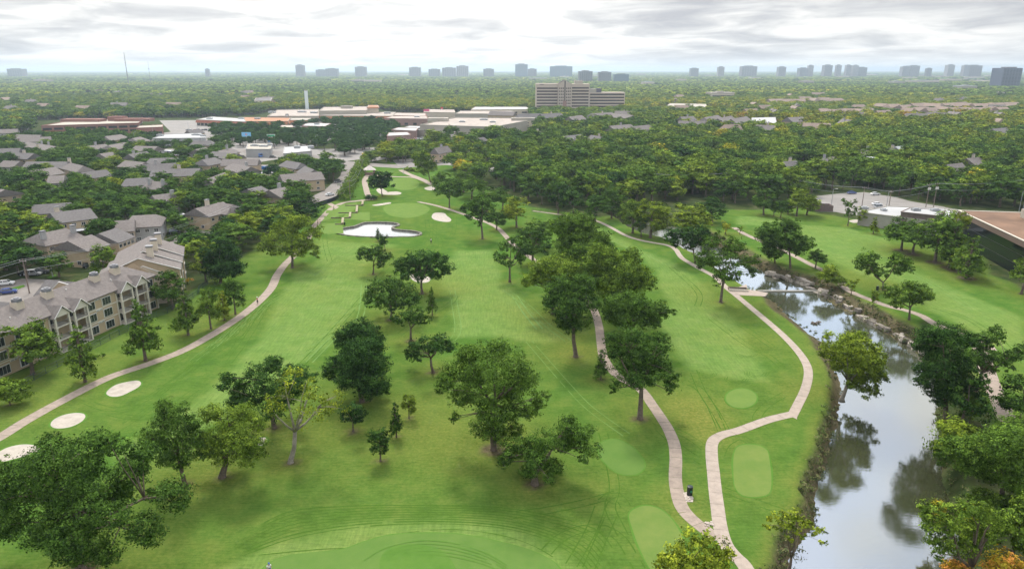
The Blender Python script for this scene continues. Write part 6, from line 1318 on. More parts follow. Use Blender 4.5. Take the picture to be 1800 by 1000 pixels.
def car(label, px_, ang, kind, col, group=None):
    b, cm_, r, wm, hm, (L_, W_) = car_meshes(kind); B = P(*px_); t = thing('parked_car', label, 'car', (B.x, B.y, .06), ang, group)
    if (kind, col) not in BODY: BODY[kind, col] = (b.mesh('car_body', PAINT[col], False), r.mesh('car_roof', PAINT[col]))
    bm_, rm_ = BODY[kind, col]; link('body', bm_, t); link('cabin_windows', cm_, t); link('roof', rm_, t)
    for sx_ in (-1, 1):
        for sy in (-1, 1): link('wheel', wm, t, (sx_ * L_ * .31, sy * (W_ / 2 - .1), .34))
        for sy in (-1, 1): link('headlight' if sx_ > 0 else 'tail_light', hm, t, (sx_ * (L_ / 2 + .005), sy * W_ * .33, .68))
    return t
ra_ = math.atan2(.972, .233)
CARL = [((10,501),.35,'sedan','white','white saloon car under the trees at the left edge'), ((14,516),.45,'sedan','blue','dark blue saloon parked nearest the left edge, below the white one'), ((59,484),.25,'suv','silver','silver grey estate car parked beside black pickups'), ((71,481),.3,'pickup','black','black pickup right of the silver grey estate'), ((48,484),.25,'sedan','black','black car half hidden left of the silver grey estate'), ((160,470),.6,'suv','black','dark car at the bend of the street by the green tree'), ((333,419),.45,'sedan','blue','blue saloon parked alone in the open court behind the apartments'), ((308,411),.4,'suv','black','dark car tucked beside the round shrub in the court'), ((594,321),1.3,'suv','grey','grey car driving on the street above the fence'), ((580,344),.8,'sedan','white','white car half under the tree on the street'), ((52,450),.3,'sedan','silver','silver car glimpsed between the left oaks'), ((459,311),.1,'sedan','black','dark car under the wide carport'), ((292,268),.1,'suv','white','white car, first under the farthest carport'), ((300,268),.1,'sedan','blue','blue car, second under the farthest carport'), ((309,269),.1,'suv','grey','grey car, third under the farthest carport'), ((310,277),.2,'sedan','red','red car between two carports'), ((480,278),.1,'suv','black','black car right of the delivery truck'), ((1541,361),.1,'sedan','white','white car on the creekside lot behind the workshop'), ((1545,366),.1,'suv','silver','silver car next to the white one behind the workshop'), ((1552,396),.3,'sedan','grey','grey car beside the pergola'), ((1557,399),.3,'sedan','white','white car beside the pergola, nearer the lawn'), ((1497,341),.2,'sedan','blue','bright blue car at the wood edge of the creekside lot'), ((1538,343),.2,'sedan','white','white car at the top of the creekside road'), ((736,246),.2,'suv','white','white car in front of the red brick wing'), ((729,247),.2,'sedan','silver','silver car in front of the red brick wing'), ((743,245),.1,'suv','white','white van like car beside the row near the brick wing')]
for q_, a, kd, col, lb in CARL: car(lb, q_, a, kd, col)
rr_ = random.Random(4); gi = 0
for (x0, x1, y, n_, ph) in ((622, 648, 213.5, 7, 'far row among the parking oaks'), (622, 652, 216.5, 7, 'near row among the parking oaks'), (402, 425, 225, 6, 'row left of the blue sign'), (405, 440, 229, 7, 'second row left of the blue sign'), (632, 655, 236, 5, 'row beside the pink store'), (330, 375, 230, 8, 'row behind the white roofed store'), (560, 600, 246, 4, 'boulevard lane')):
    for i in range(n_):
        col = rr_.choice(['white', 'white', 'silver', 'black', 'grey', 'red', 'blue']); car(['first','second','third','fourth','fifth','sixth','seventh','eighth'][i] + f' car from the left, {col}, in the {ph}', (x0 + (x1 - x0) * i / (n_ - 1), y + rr_.uniform(-.3, .3)), 1.2 + rr_.uniform(-.1, .1), rr_.choice(['sedan', 'suv']), col, 'cars in the ' + ph)
B = P(455, 276); t_ = thing('delivery_truck', 'white box truck with a blue cab front parked beside the grey building', 'truck', tuple(B), -.9)
m_ = MB(); m_.box(-6, 2.6, -1.3, 1.3, .9, 4.0); m_.build('cargo_box', PAINT['white'], t_); m_ = MB(); m_.prism([(2.8, -1.15), (5.0, -1.05), (5.0, 1.05), (2.8, 1.15)], .6, 2.7); m_.build('cab', mat('cab_blue', (.10, .22, .55), .3), t_); m_ = MB(); m_.box(5.0, 5.06, -.95, .95, 1.6, 2.5); m_.build('windscreen', M_cargl, t_)
for x in (-4.5, -3.2, 3.9):
    for y in (-1.15, 1.15): m_ = MB(); m_.tube([(x, y - .15, .5), (x, y + .15, .5)], [.5, .5], 12); m_.build('wheel', M_tyre, t_)
B = P(649, 277); t_ = thing('school_bus', 'yellow bus half hidden under the boulevard trees', 'bus', tuple(B), .1); m_ = MB(); m_.box(-5, 4, -1.2, 1.2, .5, 3.0); m_.prism([(4, -1), (5.3, -.9), (5.3, .9), (4, 1)], .5, 1.7); m_.build('body', mat('bus_yellow', (.65, .40, .04), .4), t_); m_ = MB()
for i in range(8): m_.box(-4.6 + i * 1.05, -3.8 + i * 1.05, -1.23, 1.23, 1.8, 2.5)
m_.build('window_row', M_cargl, t_)
for x in (-3.3, 3.6):
    for y in (-1.05, 1.05): m_ = MB(); m_.tube([(x, y - .15, .5), (x, y + .15, .5)], [.5, .5], 10); m_.build('wheel', M_tyre, t_)
for i, x in enumerate((457, 466)):
    B = P(x, 298); t_ = thing('skip', ('left', 'right')[i] + ' of two blue skips beside the carports', 'skip', tuple(B), -.1); m_ = MB(); m_.box(-2.2, 2.2, -1.2, 1.2, .1, 1.9); m_.box(-2.3, 2.3, -1.3, 1.3, 1.75, 1.95); m_.box(-.1, .1, -1.34, 1.34, .2, 1.7); m_.build('body', mat('skip_blue'), t_)
# signs ---------------------------------------------------------------------
def text(name, body, size, m, parent, loc, rot, ext=.02):
    c = bpy.data.curves.new(name, 'FONT'); c.body = body; c.size = size; c.extrude = ext; c.align_x = 'CENTER'; c.align_y = 'CENTER'; c.materials.append(m); o = link(name, c, parent); o.location = loc; o.rotation_euler = rot; return o
def board(t, x0, x1, z0, z1, m, name='panel', d=.2, y=0): m_ = MB(); m_.box(x0, x1, y - d, y, z0, z1); return m_.build(name, m, t)
SB, SG, SW, SR = mat('sign_blue', (.10, .33, .72), .5, var=.02), mat('sign_green', (.05, .38, .16), .5, var=.02), mat('sign_white', (.75, .77, .78), .5, var=.02), mat('sign_red', (.55, .05, .05), .5, var=.02)
B = P(435, 256); t_ = thing('billboard', 'pale blue board with a small red and white round emblem on a white post', 'sign', tuple(B)); k = B.length / FPX
m_ = MB(); m_.tube([(0, 0, -.3), (0, 0, 15 * k)], [.35, .3], 8); m_.build('post', M_frame, t_); board(t_, -7.5 * k, 7.5 * k, 14 * k, 21 * k, mat('sign_paleblue', (.22, .50, .78), .5, var=.03)); m_ = MB(); m_.tube([(0, -.22, 17.6 * k), (0, -.30, 17.6 * k)], [1.5 * k, 1.5 * k], 14); m_.build('emblem', SR, t_); m_ = MB(); m_.tube([(0, -.30, 17.6 * k), (0, -.36, 17.6 * k)], [.8 * k, .8 * k], 12); m_.build('emblem_centre', SW, t_)
B = P(478, 255); t_ = thing('pylon_sign', 'square white sign with green, red and blue stripes beside the boulevard', 'sign', tuple(B)); k = B.length / FPX
for x in (-4 * k, 4 * k): m_ = MB(); m_.tube([(x, 0, -.3), (x, 0, 5 * k)], [.3, .3], 6); m_.build('post', M_frame, t_)
board(t_, -6.8 * k, 6.8 * k, 3.5 * k, 17 * k, SW); board(t_, -6 * k, 6 * k, 13 * k, 16.4 * k, SG, 'green_panel', .1, -.22); board(t_, -4.2 * k, 4.2 * k, 10 * k, 12.2 * k, SR, 'red_panel', .1, -.22); board(t_, -6 * k, 6 * k, 5 * k, 8.6 * k, SB, 'blue_panel', .1, -.22)
B = P(506, 217); t_ = thing('shop_pylon', 'tall dark sign pylon with stacked white squares beside the orange roofs', 'sign', tuple(B)); k = B.length / FPX
m_ = MB(); m_.box(-.5, .5, -.4, .4, -.3, 6 * k); m_.build('post', M_dark, t_); board(t_, -2.4 * k, 2.4 * k, 3 * k, 15 * k, M_dark, d=.6)
for i in range(4): board(t_, -1.4 * k, 1.4 * k, (4 + i * 2.6) * k, (5.8 + i * 2.6) * k, SW, 'white_panel', .1, -.62)
B = P(541, 198); t_ = thing('white_tower_sign', 'tall plain white pylon rising over the shopping hall', 'pylon', tuple(B)); k = B.length / FPX
m_ = MB(); m_.prism([(-2.6 * k, -2), (2.4 * k, -2), (1.8 * k, 2), (-1.8 * k, 2)], 0, 34.5 * k); m_.build('shaft', SW, t_); m_ = MB(); m_.box(-2.9 * k, 2.7 * k, -2.3, 2.3, 34.5 * k, 35.6 * k); m_.build('cap', M_beige, t_)
B = P(750, 205); t_ = thing('pink_sign', 'pink board sign at the end of the rust topped shops', 'sign', tuple(B)); k = B.length / FPX; board(t_, -5 * k, 5 * k, 6 * k, 12 * k, mat('sign_pink', (.62, .12, .22), .5))
for x in (-3 * k, 3 * k): m_ = MB(); m_.tube([(x, -.1, -.3), (x, -.1, 6 * k)], [.3, .3], 6); m_.build('post', M_steel, t_)
B = P(777, 202); t_ = thing('red_sign', 'red and white post sign right of the pink board', 'sign', tuple(B)); board(t_, -2 * k, 2 * k, 5 * k, 13 * k, SR); board(t_, -1.2 * k, 1.2 * k, 8 * k, 10 * k, SW, 'white_panel', .1, -.22); m_ = MB(); m_.tube([(0, -.1, -.3), (0, -.1, 5 * k)], [.4, .4], 6); m_.build('post', M_steel, t_)
B = P(728, 262); t_ = thing('flagpole', 'flagpole with a red and white flag beside the pink store', 'flag', tuple(B)); m_ = MB(); m_.tube([(0, 0, 0), (0, 0, 9)], [.1, .06], 6); m_.build('pole', M_steel, t_); m_ = MB()
for i in range(6): m_.add([(.1 + i * .45, .1 * math.sin(i), 8.8), (.55 + i * .45, .1 * math.sin(i + 1), 8.8), (.55 + i * .45, .1 * math.sin(i + 1), 7.4), (.1 + i * .45, .1 * math.sin(i), 7.4)], [(0, 1, 2, 3)], i % 2)
m_.build('flag', [SR, SW], t_)
# lamp posts, poles, wires ----------------------------------------------------
def lamp(px_, h, lb, grp='street lamps and lot lights'):
    B = P(*px_); t = thing('street_lamp', lb, 'lamp', tuple(B), random.uniform(-.4, .4), grp); m_ = MB(); m_.tube([(0, 0, 0), (0, 0, h)], [.16, .09], 6); m_.build('pole', M_steel, t); m_ = MB(); m_.tube([(0, 0, h - .1), (1.3, 0, h + .15)], [.06, .05], 5); m_.build('arm', M_steel, t); m_ = MB(); m_.box(1.0, 1.9, -.2, .2, h + .08, h + .24); m_.build('lamp_head', M_frame, t)
for q_, h, lb in (((52,246),10,'lamp post in front of the long brick office, left'), ((349,238),11,'lamp with a round white head near the white roofed store'), ((382,237),12,'tall white lamp left of the blue board'), ((332,232),10,'lamp post left of the round headed one'), ((556,258),9,'single lamp on the boulevard verge'), ((706,262),10,'lamp post by the pink store corner, left'), ((692,251),9,'thin lamp against the pink store'), ((780,270),9,'white headed lamp under the dark oak beyond the green'), ((1072,322),8,'T shaped lamp sticking out of the wood above the right path'), ((1220,300),8,'small lamp sticking out of the right wood'), ((1461,363),8,'lamp post on the creekside lot'), ((1558,365),7,'lamp beside the creekside road'), ((1791,372),9,'left of two lamps at the right edge by the glass office'), ((1797,374),9,'right of two lamps at the right edge by the glass office'), ((238,254),10,'lamp beside the small red brick building'), ((270,243),12,'tall thin lamp behind the brick building'), ((709,306),4,'short lamp on the lawn by the clubhouse path'), ((93,487),5,'small lamp on the kerb island of the near court'), ((853,244),10,'thin dark pole before the great beige hall')): lamp(q_, h, lb)
WIRES = []
def upole(base, top, lb, transformer=False, ang=.3):
    B = P(*base); h = atY(base[0], top, B.y)[0].z; t = thing('utility_pole', lb, 'utility pole', tuple(B), ang); m_ = MB(); m_.tube([(0, 0, -.2), (0, 0, h)], [.19, .12], 7); m_.build('pole', mat('pole_wood', (.20, .155, .13), .9), t)
    m_ = MB(); m_.box(-1.25, 1.25, -.07, .07, h - .75, h - .6); m_.build('crossarm', mat('pole_wood'), t)
    for x in (-1.1, 0, 1.1): m_ = MB(); m_.tube([(x, 0, h - .6), (x, 0, h - .35)], [.07, .04], 6); m_.build('insulator', M_frame, t)
    if transformer:
        for x in (-.45, .4): m_ = MB(); m_.tube([(x, -.35, h - 3.0), (x, -.35, h - 2.0)], [.3, .3], 10); m_.build('transformer', M_frame, t)
    return [Vector((B.x + x * math.cos(ang), B.y + x * math.sin(ang), h - .35)) for x in (-1.1, 1.1)] + [Vector((B.x, B.y, h - 3.2))]
pA = upole((52, 516), 455, 'wooden utility pole beside the street behind the beige apartments', ang=-.3)
pB = upole((409, 400), 362, 'utility pole in the trees where the wires cross', ang=-.3); pC = upole((537, 354), 336, 'utility pole with a transformer by the north street', True, ang=-.3)
pD = upole((616, 353), 316, 'utility pole at the end of the long hedge', ang=-.2); pE = upole((637, 300), 280, 'slim utility pole left of the gazebo', ang=-.2)
pz = [v + Vector((-60, -85, 0)) for v in pA]
rA = upole((1515, 363), 328, 'utility pole in the middle of the creekside lot', ang=.2); rB = upole((1562, 366), 335, 'utility pole at the edge of the creekside road', ang=.2); rC = upole((1640, 368), 321, 'thick utility pole with white transformers right of the workshop', True, ang=.2); rD = upole((1627, 366), 322, 'dark utility pole left of the one with transformers', True, ang=.2)
rE = [v + Vector((70, 20, 2)) for v in rC]; rL = upole((1105, 340), 300, 'pole hidden in the wood holding the long wires, centre', ang=.2); rM = upole((1275, 345), 303, 'pole hidden in the wood holding the long wires, right of centre', ang=.2); rK = upole((880, 322), 292, 'pole by the bridge road holding the long wires', ang=.2); rN=upole((1392,352),314,'pole in the wood left of the creekside lot',ang=.2)
def wire(a, b_, lb, sag=.03, r=.035):
    n = 10; L_ = (b_ - a).length; pts = [a.lerp(b_, i / n) - Vector((0, 0, 4 * sag * L_ * (i / n) * (1 - i / n))) for i in range(n + 1)]
    m_ = MB(); m_.tube(pts, [r] * (n + 1), 4); tag(m_.build('power_line', mat('wire_grey', (.34, .35, .36), .5)), lb, 'wire', 'power lines')
for (p_, q_, lb) in ((pz, pA, 'power line from the left edge to the pole by the street'), (pA, pB, 'power line crossing above the grey roofs behind the beige apartments'), (pB, pC, 'power line over the trees toward the north street'), (pC, pD, 'power line over the north street'), (pD, pE, 'power line above the long hedge'), (rK, rL, 'power line through the wood, left span'), (rL, rM, 'power line through the wood, middle span'), (rM, rN, 'power line through the wood, right span'), (rN, rA, 'power line into the creekside lot'), (rA, rB, 'power line across the creekside lot'), (rB, rC, 'power line behind the workshop'), (rC, rE, 'power line leaving past the glass office')):
    for k_, (a, b_) in enumerate(zip(p_, q_)): wire(a, b_, ('left strand of the ', 'right strand of the ', 'lowest strand of the ')[k_] + lb)
# fences ----------------------------------------------------------------------
def fence(px_, h, m, label, posts=3.0, mesh_m=None, solid=False, z=0):
    pts = resample(spline([P(x, y) for x, y in px_], 4), posts); t = thing('fence', label, 'fence', tuple(pts[0])); o0 = pts[0]
    for a, b_ in zip(pts, pts[1:]):
        a, b_ = a - o0, b_ - o0; d = (b_ - a).normalized(); n = Vector((-d.y, d.x, 0)) * .03
        if solid:
            m_ = MB(); g_ = .05; a2, b2 = a + d * g_, b_ - d * g_; m_.prism([(a2 - n)[:2], (b2 - n)[:2], (b2 + n)[:2], (a2 + n)[:2]], 0, h - .05); m_.build('panel', m, t)
        else:
            m_ = MB()
            for z_ in (.1, h * .5, h - .05): m_.tube([a + Vector((0, 0, z_)), b_ + Vector((0, 0, z_))], [.035, .035], 4)
            L_ = (b_ - a).length; k = int(L_ / .3)
            for i in range(k): c = a + d * (L_ * (i + .5) / k); m_.box(c.x - .015, c.x + .015, c.y - .015, c.y + .015, .1, h - .05)
            m_.build('mesh_panel', m, t)
        m_ = MB(); m_.tube([a, a + Vector((0, 0, h + .05))], [.05, .05], 6); m_.build('post', m, t)
M_fence = mat('fence_black', (.012, .014, .03), .6); M_fgreen = mat('fence_green', (.05, .085, .075), .6)
fence([(542,366),(560,362),(580,356),(596,349),(603,344)], 1.9, M_fence, 'black screened fence between the street and the golf course', solid=True)
fence([(20,692),(60,668),(110,641),(172,609),(212,588),(276,557)], 1.5, M_fgreen, 'green wire fence on the lawn below the beige apartments', posts=3.2)
fence([(276,557),(300,548),(345,520),(352,510),(375,494),(405,478)], 1.5, M_fgreen, 'green wire fence continuing past the massive oak', posts=3.2)
fence([(935,372),(960,374),(1000,377),(1030,380),(1060,382)], 1.3, M_bark, 'low brown fence along the head of the creek', posts=4)
# hedge along the north street
def hedge(px_, r, tint, label, z=.9, nm='hedge'):
    pts = resample(spline([P(x, y) for x, y in px_], 4), r * 1.2); c0 = pts[0]; cs = [(p_.x - c0.x, p_.y - c0.y, z * random.uniform(.8, 1.2)) for p_ in pts]; rs = [r * random.uniform(.8, 1.2) for _ in pts]
    t = thing(nm, label, nm, tuple(c0)); t['tint'] = tint; o = link('foliage', crown_mesh(nm + '_leaves', cs, rs, max(.3, c0.y * .0022), .7), t); o['tint'] = tint
    m_ = MB(); 
    for c_ in cs[::2]: m_.tube([(c_[0], c_[1], -.1), (c_[0], c_[1], c_[2])], [.08, .05], 5)
    m_.build('stem', M_bark, t)
hedge([(608,352),(612,338),(622,322),(630,308),(640,292),(645,282)], 3.6, .42, 'long tall green hedge between the north street and the far path', 3.2)
hedge([(62,540),(85,530),(105,512),(150,500)], 1.3, .40, 'trimmed hedge along the street behind the beige apartments', 1.0)
hedge([(300,424),(308,420)], 1.8, .16, 'round dark shrub in the court behind the apartments', 1.4)
hedge([(715,300),(735,303),(760,300)], 1.6, .5, 'low brown green hedge beside the clubhouse path', .9)
for i_, (x, y, r, tn) in enumerate(((320,500,1.6,.62),(330,497,1.4,.9),(236,523,1.2,.3),(180,628,.9,.3),(926,393,1.5,.4))):
    hedge([(x, y), (x + 4, y - 1)], r, tn, ('olive shrub behind the far end of the beige apartments', 'pinkish flowering shrub beside the olive one', 'low shrub hidden by the balcony corner', 'low shrub on the lawn below the green fence', 'shrub at the start of the right path')[i_], r * .8, 'shrub')

# rock ledges on the right bank -------------------------------------------------
M_rock = mat('limestone', (.34, .30, .255), .9, var=.28, vscale=.9, bump=.6, bscale=2.5); M_rock2 = mat('limestone_dark', (.17, .15, .125), .95, var=.3, vscale=.9, bump=.6, bscale=2.5)
def rock(x, y, z, L_, W_, H_, a, lb, grp, m=None):
    t = thing('rock_ledge', lb, 'rock', (x, y, z), a, grp); nl = 2 if H_ > .6 else 1; zz_ = -.5
    for k in range(nl):
        n_ = random.randint(6, 8); s_ = 1 - .16 * k; po = [(L_ / 2 * s_ * math.cos(6.283 * i / n_) * random.uniform(.78, 1.15) + k * .15, W_ / 2 * s_ * math.sin(6.283 * i / n_) * random.uniform(.75, 1.15)) for i in range(n_)]
        h_ = H_ / nl * random.uniform(.85, 1.15); mb = MB(); mb.prism(po, zz_, (0 if k == 0 else zz_) + h_ if k else h_); 
        vs = [Vector(v) for v in mb.V]
        for i in range(n_, 2 * n_): vs[i].z += random.uniform(-.12, .12); vs[i].x *= .94; vs[i].y *= .94
        mb.V = [tuple(v) for v in vs]; mb.build('slab', m or (M_rock if random.random() < .75 else M_rock2), t); zz_ = h_ + .003 if k == 0 else zz_
SEG = [((1345,484),(1418,503),13,'rock slab on the ledge beside the upper pool and weir', 2.6), ((1395,492),(1470,530),13,'pale rock slab tumbling down to the big pool', 2.8), ((1470,532),(1560,584),13,'long low rock ledge at the water line of the big pool', 2.4), ((1508,535),(1560,566),9,'white weathered rock face above the water line ledge', 2.6), ((1572,588),(1622,622),9,'pale fallen rock slab near the blue green tree', 2.6), ((1478,520),(1510,545),6,'dark broken rock between the ledges', 1.8)]
for (a, b_, n_, lb, sz) in SEG:
    for i in range(n_):
        f_ = (i + random.uniform(.2, .8)) / n_; px_, py_ = a[0] + (b_[0] - a[0]) * f_, a[1] + (b_[1] - a[1]) * f_; up_ = random.uniform(-.1, 1.1); B = P(px_ + up_ * 7, py_ - up_ * 6, WZ + .15 + up_ * 1.3); d = P(*b_) - P(*a)
        rock(B.x, B.y, B.z - .3, sz * random.uniform(.8, 1.7), sz * random.uniform(.5, .9), random.uniform(.2, .75), math.atan2(d.y, d.x) + random.uniform(-.5, .5), lb, lb.replace('slab', 'slabs'), M_rock2 if 'dark' in lb else M_rock if 'white' in lb else None)

# brush and dead grass on the banks ----------------------------------------------
def leaf_plain(name, stops):
    m = bpy.data.materials.new(name); m.use_nodes = True; t = m.node_tree; L = t.links.new; b = t.nodes['Principled BSDF']; b.inputs['Roughness'].default_value = .85; b.inputs['Specular IOR Level'].default_value = .2
    lv = t.nodes.new('ShaderNodeAttribute'); lv.attribute_name = 'lv'; r = t.nodes.new('ShaderNodeValToRGB'); L(lv.outputs['Fac'], r.inputs[0])
    while len(r.color_ramp.elements) < len(stops): r.color_ramp.elements.new(.5)
    for e, (p_, c) in zip(r.color_ramp.elements, stops): e.position = p_; e.color = (*c, 1)
    L(r.outputs[0], b.inputs['Base Color']); return m
M_brush = leaf_plain('bank_brush_leaf', [(.15, (.035, .055, .02)), (.38, (.12, .10, .05)), (.5, (.06, .11, .025)), (.68, (.10, .16, .03)), (.88, (.20, .19, .08))])
def bank_brush(name, pts, rmin, rmax, size, dens, out_dir, n_per=2):
    cs, rs = [], []
    for p_ in resample(pts, 1.5):
        for k in range(n_per): o_ = random.uniform(.2, 3.8 if out_dir > 0 else 2.3); cs.append((p_.x + out_dir * o_ + random.uniform(-.6, .6), p_.y + random.uniform(-.8, .8), WZ + .3 + o_ * (.62 if out_dir > 0 else 1.0))); rs.append(random.uniform(rmin, rmax))
    V, lv = leaves(cs, rs, size, dens, sub=.5, flat=.7); lv = np.clip((lv - .5) * 1.9 + .5, 0, 1); me_ = quads_mesh(name, V, len(V) // 4, M_brush, lv); o = link(name, me_); o['kind'] = 'stuff'
bank_brush('bank_brush', spline([P(x, y, WZ) for x, y in creek_px_l[20:33]], 3), .45, 1.0, .24, .55, -1, 3)
bank_brush('bank_grass', spline([P(x, y, WZ) for x, y in creek_px_l[8:21]], 3), .2, .45, .22, .30, -1, 1)
bank_brush('right_bank_brush', spline([P(x, y, WZ) for x, y in creek_px_r[13:27]], 3), .5, 1.1, .28, .5, 1, 3)
bank_brush('upper_bank_brush', spline([P(x, y, WZ) for x, y in creek_px_r[2:14]], 3), .4, .9, .3, .35, 1, 2)

# ================================================================ WOODS
LOT_PX = [[(-160,705),(0,590),(120,522),(165,497),(200,462),(255,440),(300,425),(330,402),(372,402),(372,418),(270,460),(180,503),(90,545),(-60,640)], [(0,560),(110,508),(105,492),(40,490),(-40,505),(-80,560)], [(535,376),(540,350),(570,335),(598,310),(612,285),(628,285),(612,332),(602,345)], [(1432,345),(1520,336),(1600,350),(1700,374),(1640,372),(1540,392),(1434,374)], [(1680,368),(1900,400),(1900,470),(1690,382)],
          [(380,260),(460,261),(545,270),(610,282),(700,288),(790,280),(880,290),(960,298),(1000,318),(960,318),(880,304),(790,292),(700,298),(600,292),(540,282),(460,272),(380,270)], [(425,268),(480,266),(495,300),(430,315)], [(-100,700),(0,640),(170,560),(290,520),(300,470),(300,425),(250,420),(180,470),(50,540),(-100,600)]]
Z_LEFT = [(-300,238),(70,234),(250,248),(350,252),(420,262),(440,285),(560,292),(600,300),(596,318),(565,332),(535,355),(548,385),(545,400),(470,428),(455,440),(405,470),(345,480),(320,440),(250,440),(180,480),(100,500),(0,560),(-300,700)]
Z_RIGHT = [(850,300),(900,345),(938,362),(1050,374),(1110,366),(1150,358),(1240,352),(1300,358),(1425,354),(1440,338),(1520,334),(1600,349),(1700,364),(1800,371),(2200,415),(2200,213),(1190,213),(1100,220),(1000,215),(905,226),(800,240),(745,258),(760,272),(800,280)]
Z_GATE = [(640,300),(660,275),(700,262),(760,270),(830,286),(850,330),(800,300),(760,292),(700,290)]
SHOP = [(60,212),(250,209),(345,207),(440,204),(470,197),(560,192),(660,192),(700,198),(935,198),(935,226),(860,232),(740,240),(700,262),(540,268),(240,258),(60,238)]
Z_LOTOAK = [(375,222),(520,222),(600,208),(690,216),(700,232),(690,262),(600,276),(560,262),(480,262),(380,258)]
def grid_pts(x0, x1, y0, y1, sp, seed, jit=.42):
    r = np.random.default_rng(seed); X, Y = np.meshgrid(np.arange(x0, x1, sp), np.arange(y0, y1, sp * .9)); X = X + (np.arange(X.shape[0]) % 2)[:, None] * sp / 2
    X = X + r.uniform(-jit, jit, X.shape) * sp; Y = Y + r.uniform(-jit, jit, Y.shape) * sp; return X.ravel(), Y.ravel()
def pix(X, Y):
    d = Y * cp + CH * sp; u = Y * sp - CH * cp; return 900 + FPX * X / d, 500 - FPX * u / d
def clear_of(X, Y, pad, front, prob, seed):
    keep = np.ones(X.shape, bool); r = np.random.default_rng(seed)
    for (hx, hy, a_, b_, an) in HOUSES:
        dx, dy = X - hx, Y - hy; lx = dx * math.cos(an) + dy * math.sin(an); ly = -dx * math.sin(an) + dy * math.cos(an)
        keep &= ~((np.abs(lx) < a_ + pad) & (np.abs(ly) < b_ + pad))
        dd = math.hypot(hx, hy); ux, uy = -hx / dd, -hy / dd; al = dx * ux + dy * uy; ac = dx * -uy + dy * ux; rad = max(b_, min(a_, abs(a_ * math.cos(an - math.atan2(ux, -uy))) + b_ * .5))
        keep &= ~((al > 0) & (al < b_ + front * dd / 300) & (np.abs(ac) < rad) & (r.random(X.shape) < prob))
    return keep
def lots(X, Y):
    u, v = pix(X, Y); k = np.zeros(X.shape, bool)
    for pl in LOT_PX: k |= in_poly(u, v, pl)
    return k
LM = [((1000,195),'the office tower'),((1290,208),'the brown townhouse group'),((1345,212),'the slanting white roof'),((1485,190),'the tan townhouse row'),((1415,174),'the grey clearing'),((1680,187),'the long far right rows'),((1565,184),'the gap between the far rows'),((1755,227),'the lone grey roof'),((1206,187),'the low sunlit roof'),((1785,165),'the dark ribbed tower'),((460,178),'the square windowed office'),((222,172),'the leaning mast'),((30,180),'the far left edge'),((350,190),'the red strip mall'),((130,200),'the long brick office'),((1100,225),'the columned row'),((1150,205),'the wood beside the tower'),((1620,215),'the sun tinted tree band'),((1460,225),'the pale sun tinted trees'),((125,402),'the long white carport'),((92,405),'the two chimney house'),((140,420),'the plain roofed street house'),((190,407),'the house with roof vents'),((250,385),'the hipped house with columns'),((90,358),'the plain low roof at left'),((367,362),'the long house under the wires'),((287,343),'the blue windowed house'),((260,317),'the double house'),((76,256),'the roof with paired chimneys'),((85,286),'the long pale roof'),((100,310),'the sunken brown roof'),((165,301),'the narrow white tipped roof'),((235,285),'the house with pinkish end wall'),((290,279),'the carport group'),((395,268),'the pale L shaped roof'),((425,290),'the steep grey gable'),((446,331),'the small front gable house'),((486,333),'the single chimney house'),((396,358),'the crossing power lines'),((545,296),'the white banded roof'),((-5,332),'the tall house at the edge'),((460,298),'the blue skips'),((455,274),'the box truck'),((650,305),'the brick gazebo'),((435,250),'the blue board sign'),((478,252),'the striped pylon sign'),((388,490),'the massive fence oak'),((515,460),'the bright green path tree'),((525,268),'the glaring white roof'),((1050,388),'the right path start'),((1160,400),'the upper creek willows'),((1250,385),'the leaning blue green tree'),((1345,372),'the far lawn end'),((1435,360),'the brown board enclosure'),((1520,345),'the creekside lot'),((1640,362),'the transformer pole'),((1700,365),'the glass office corner'),((1790,372),'the two edge lamps'),((1450,283),'the reddish brown roof'),((1520,282),'the white roofed villa'),((1600,252),'the red chimney'),((1387,286),'the half buried grey roof'),((900,308),'the bridge road'),((760,288),'the boulevard bend'),((700,250),'the pink store'),((1710,281),'the pale roof near the edge'),((1072,330),'the T shaped lamp'),((1220,308),'the small lamp in the wood'),((1275,318),'the hidden wire pole'),((600,300),'the tall hedge'),((180,340),'the oaks left of the double house'),((330,400),'the open court'),((20,470),'the near parking court'),((460,400),'the wide bright tree'),((850,320),'the bridge'),((980,345),'the brown creek wall'),((1110,345),'the creek head'),((1590,330),'the wires behind the workshop')]
LMW = [(P(*q_), nm_) for q_, nm_ in LM]
cand = []
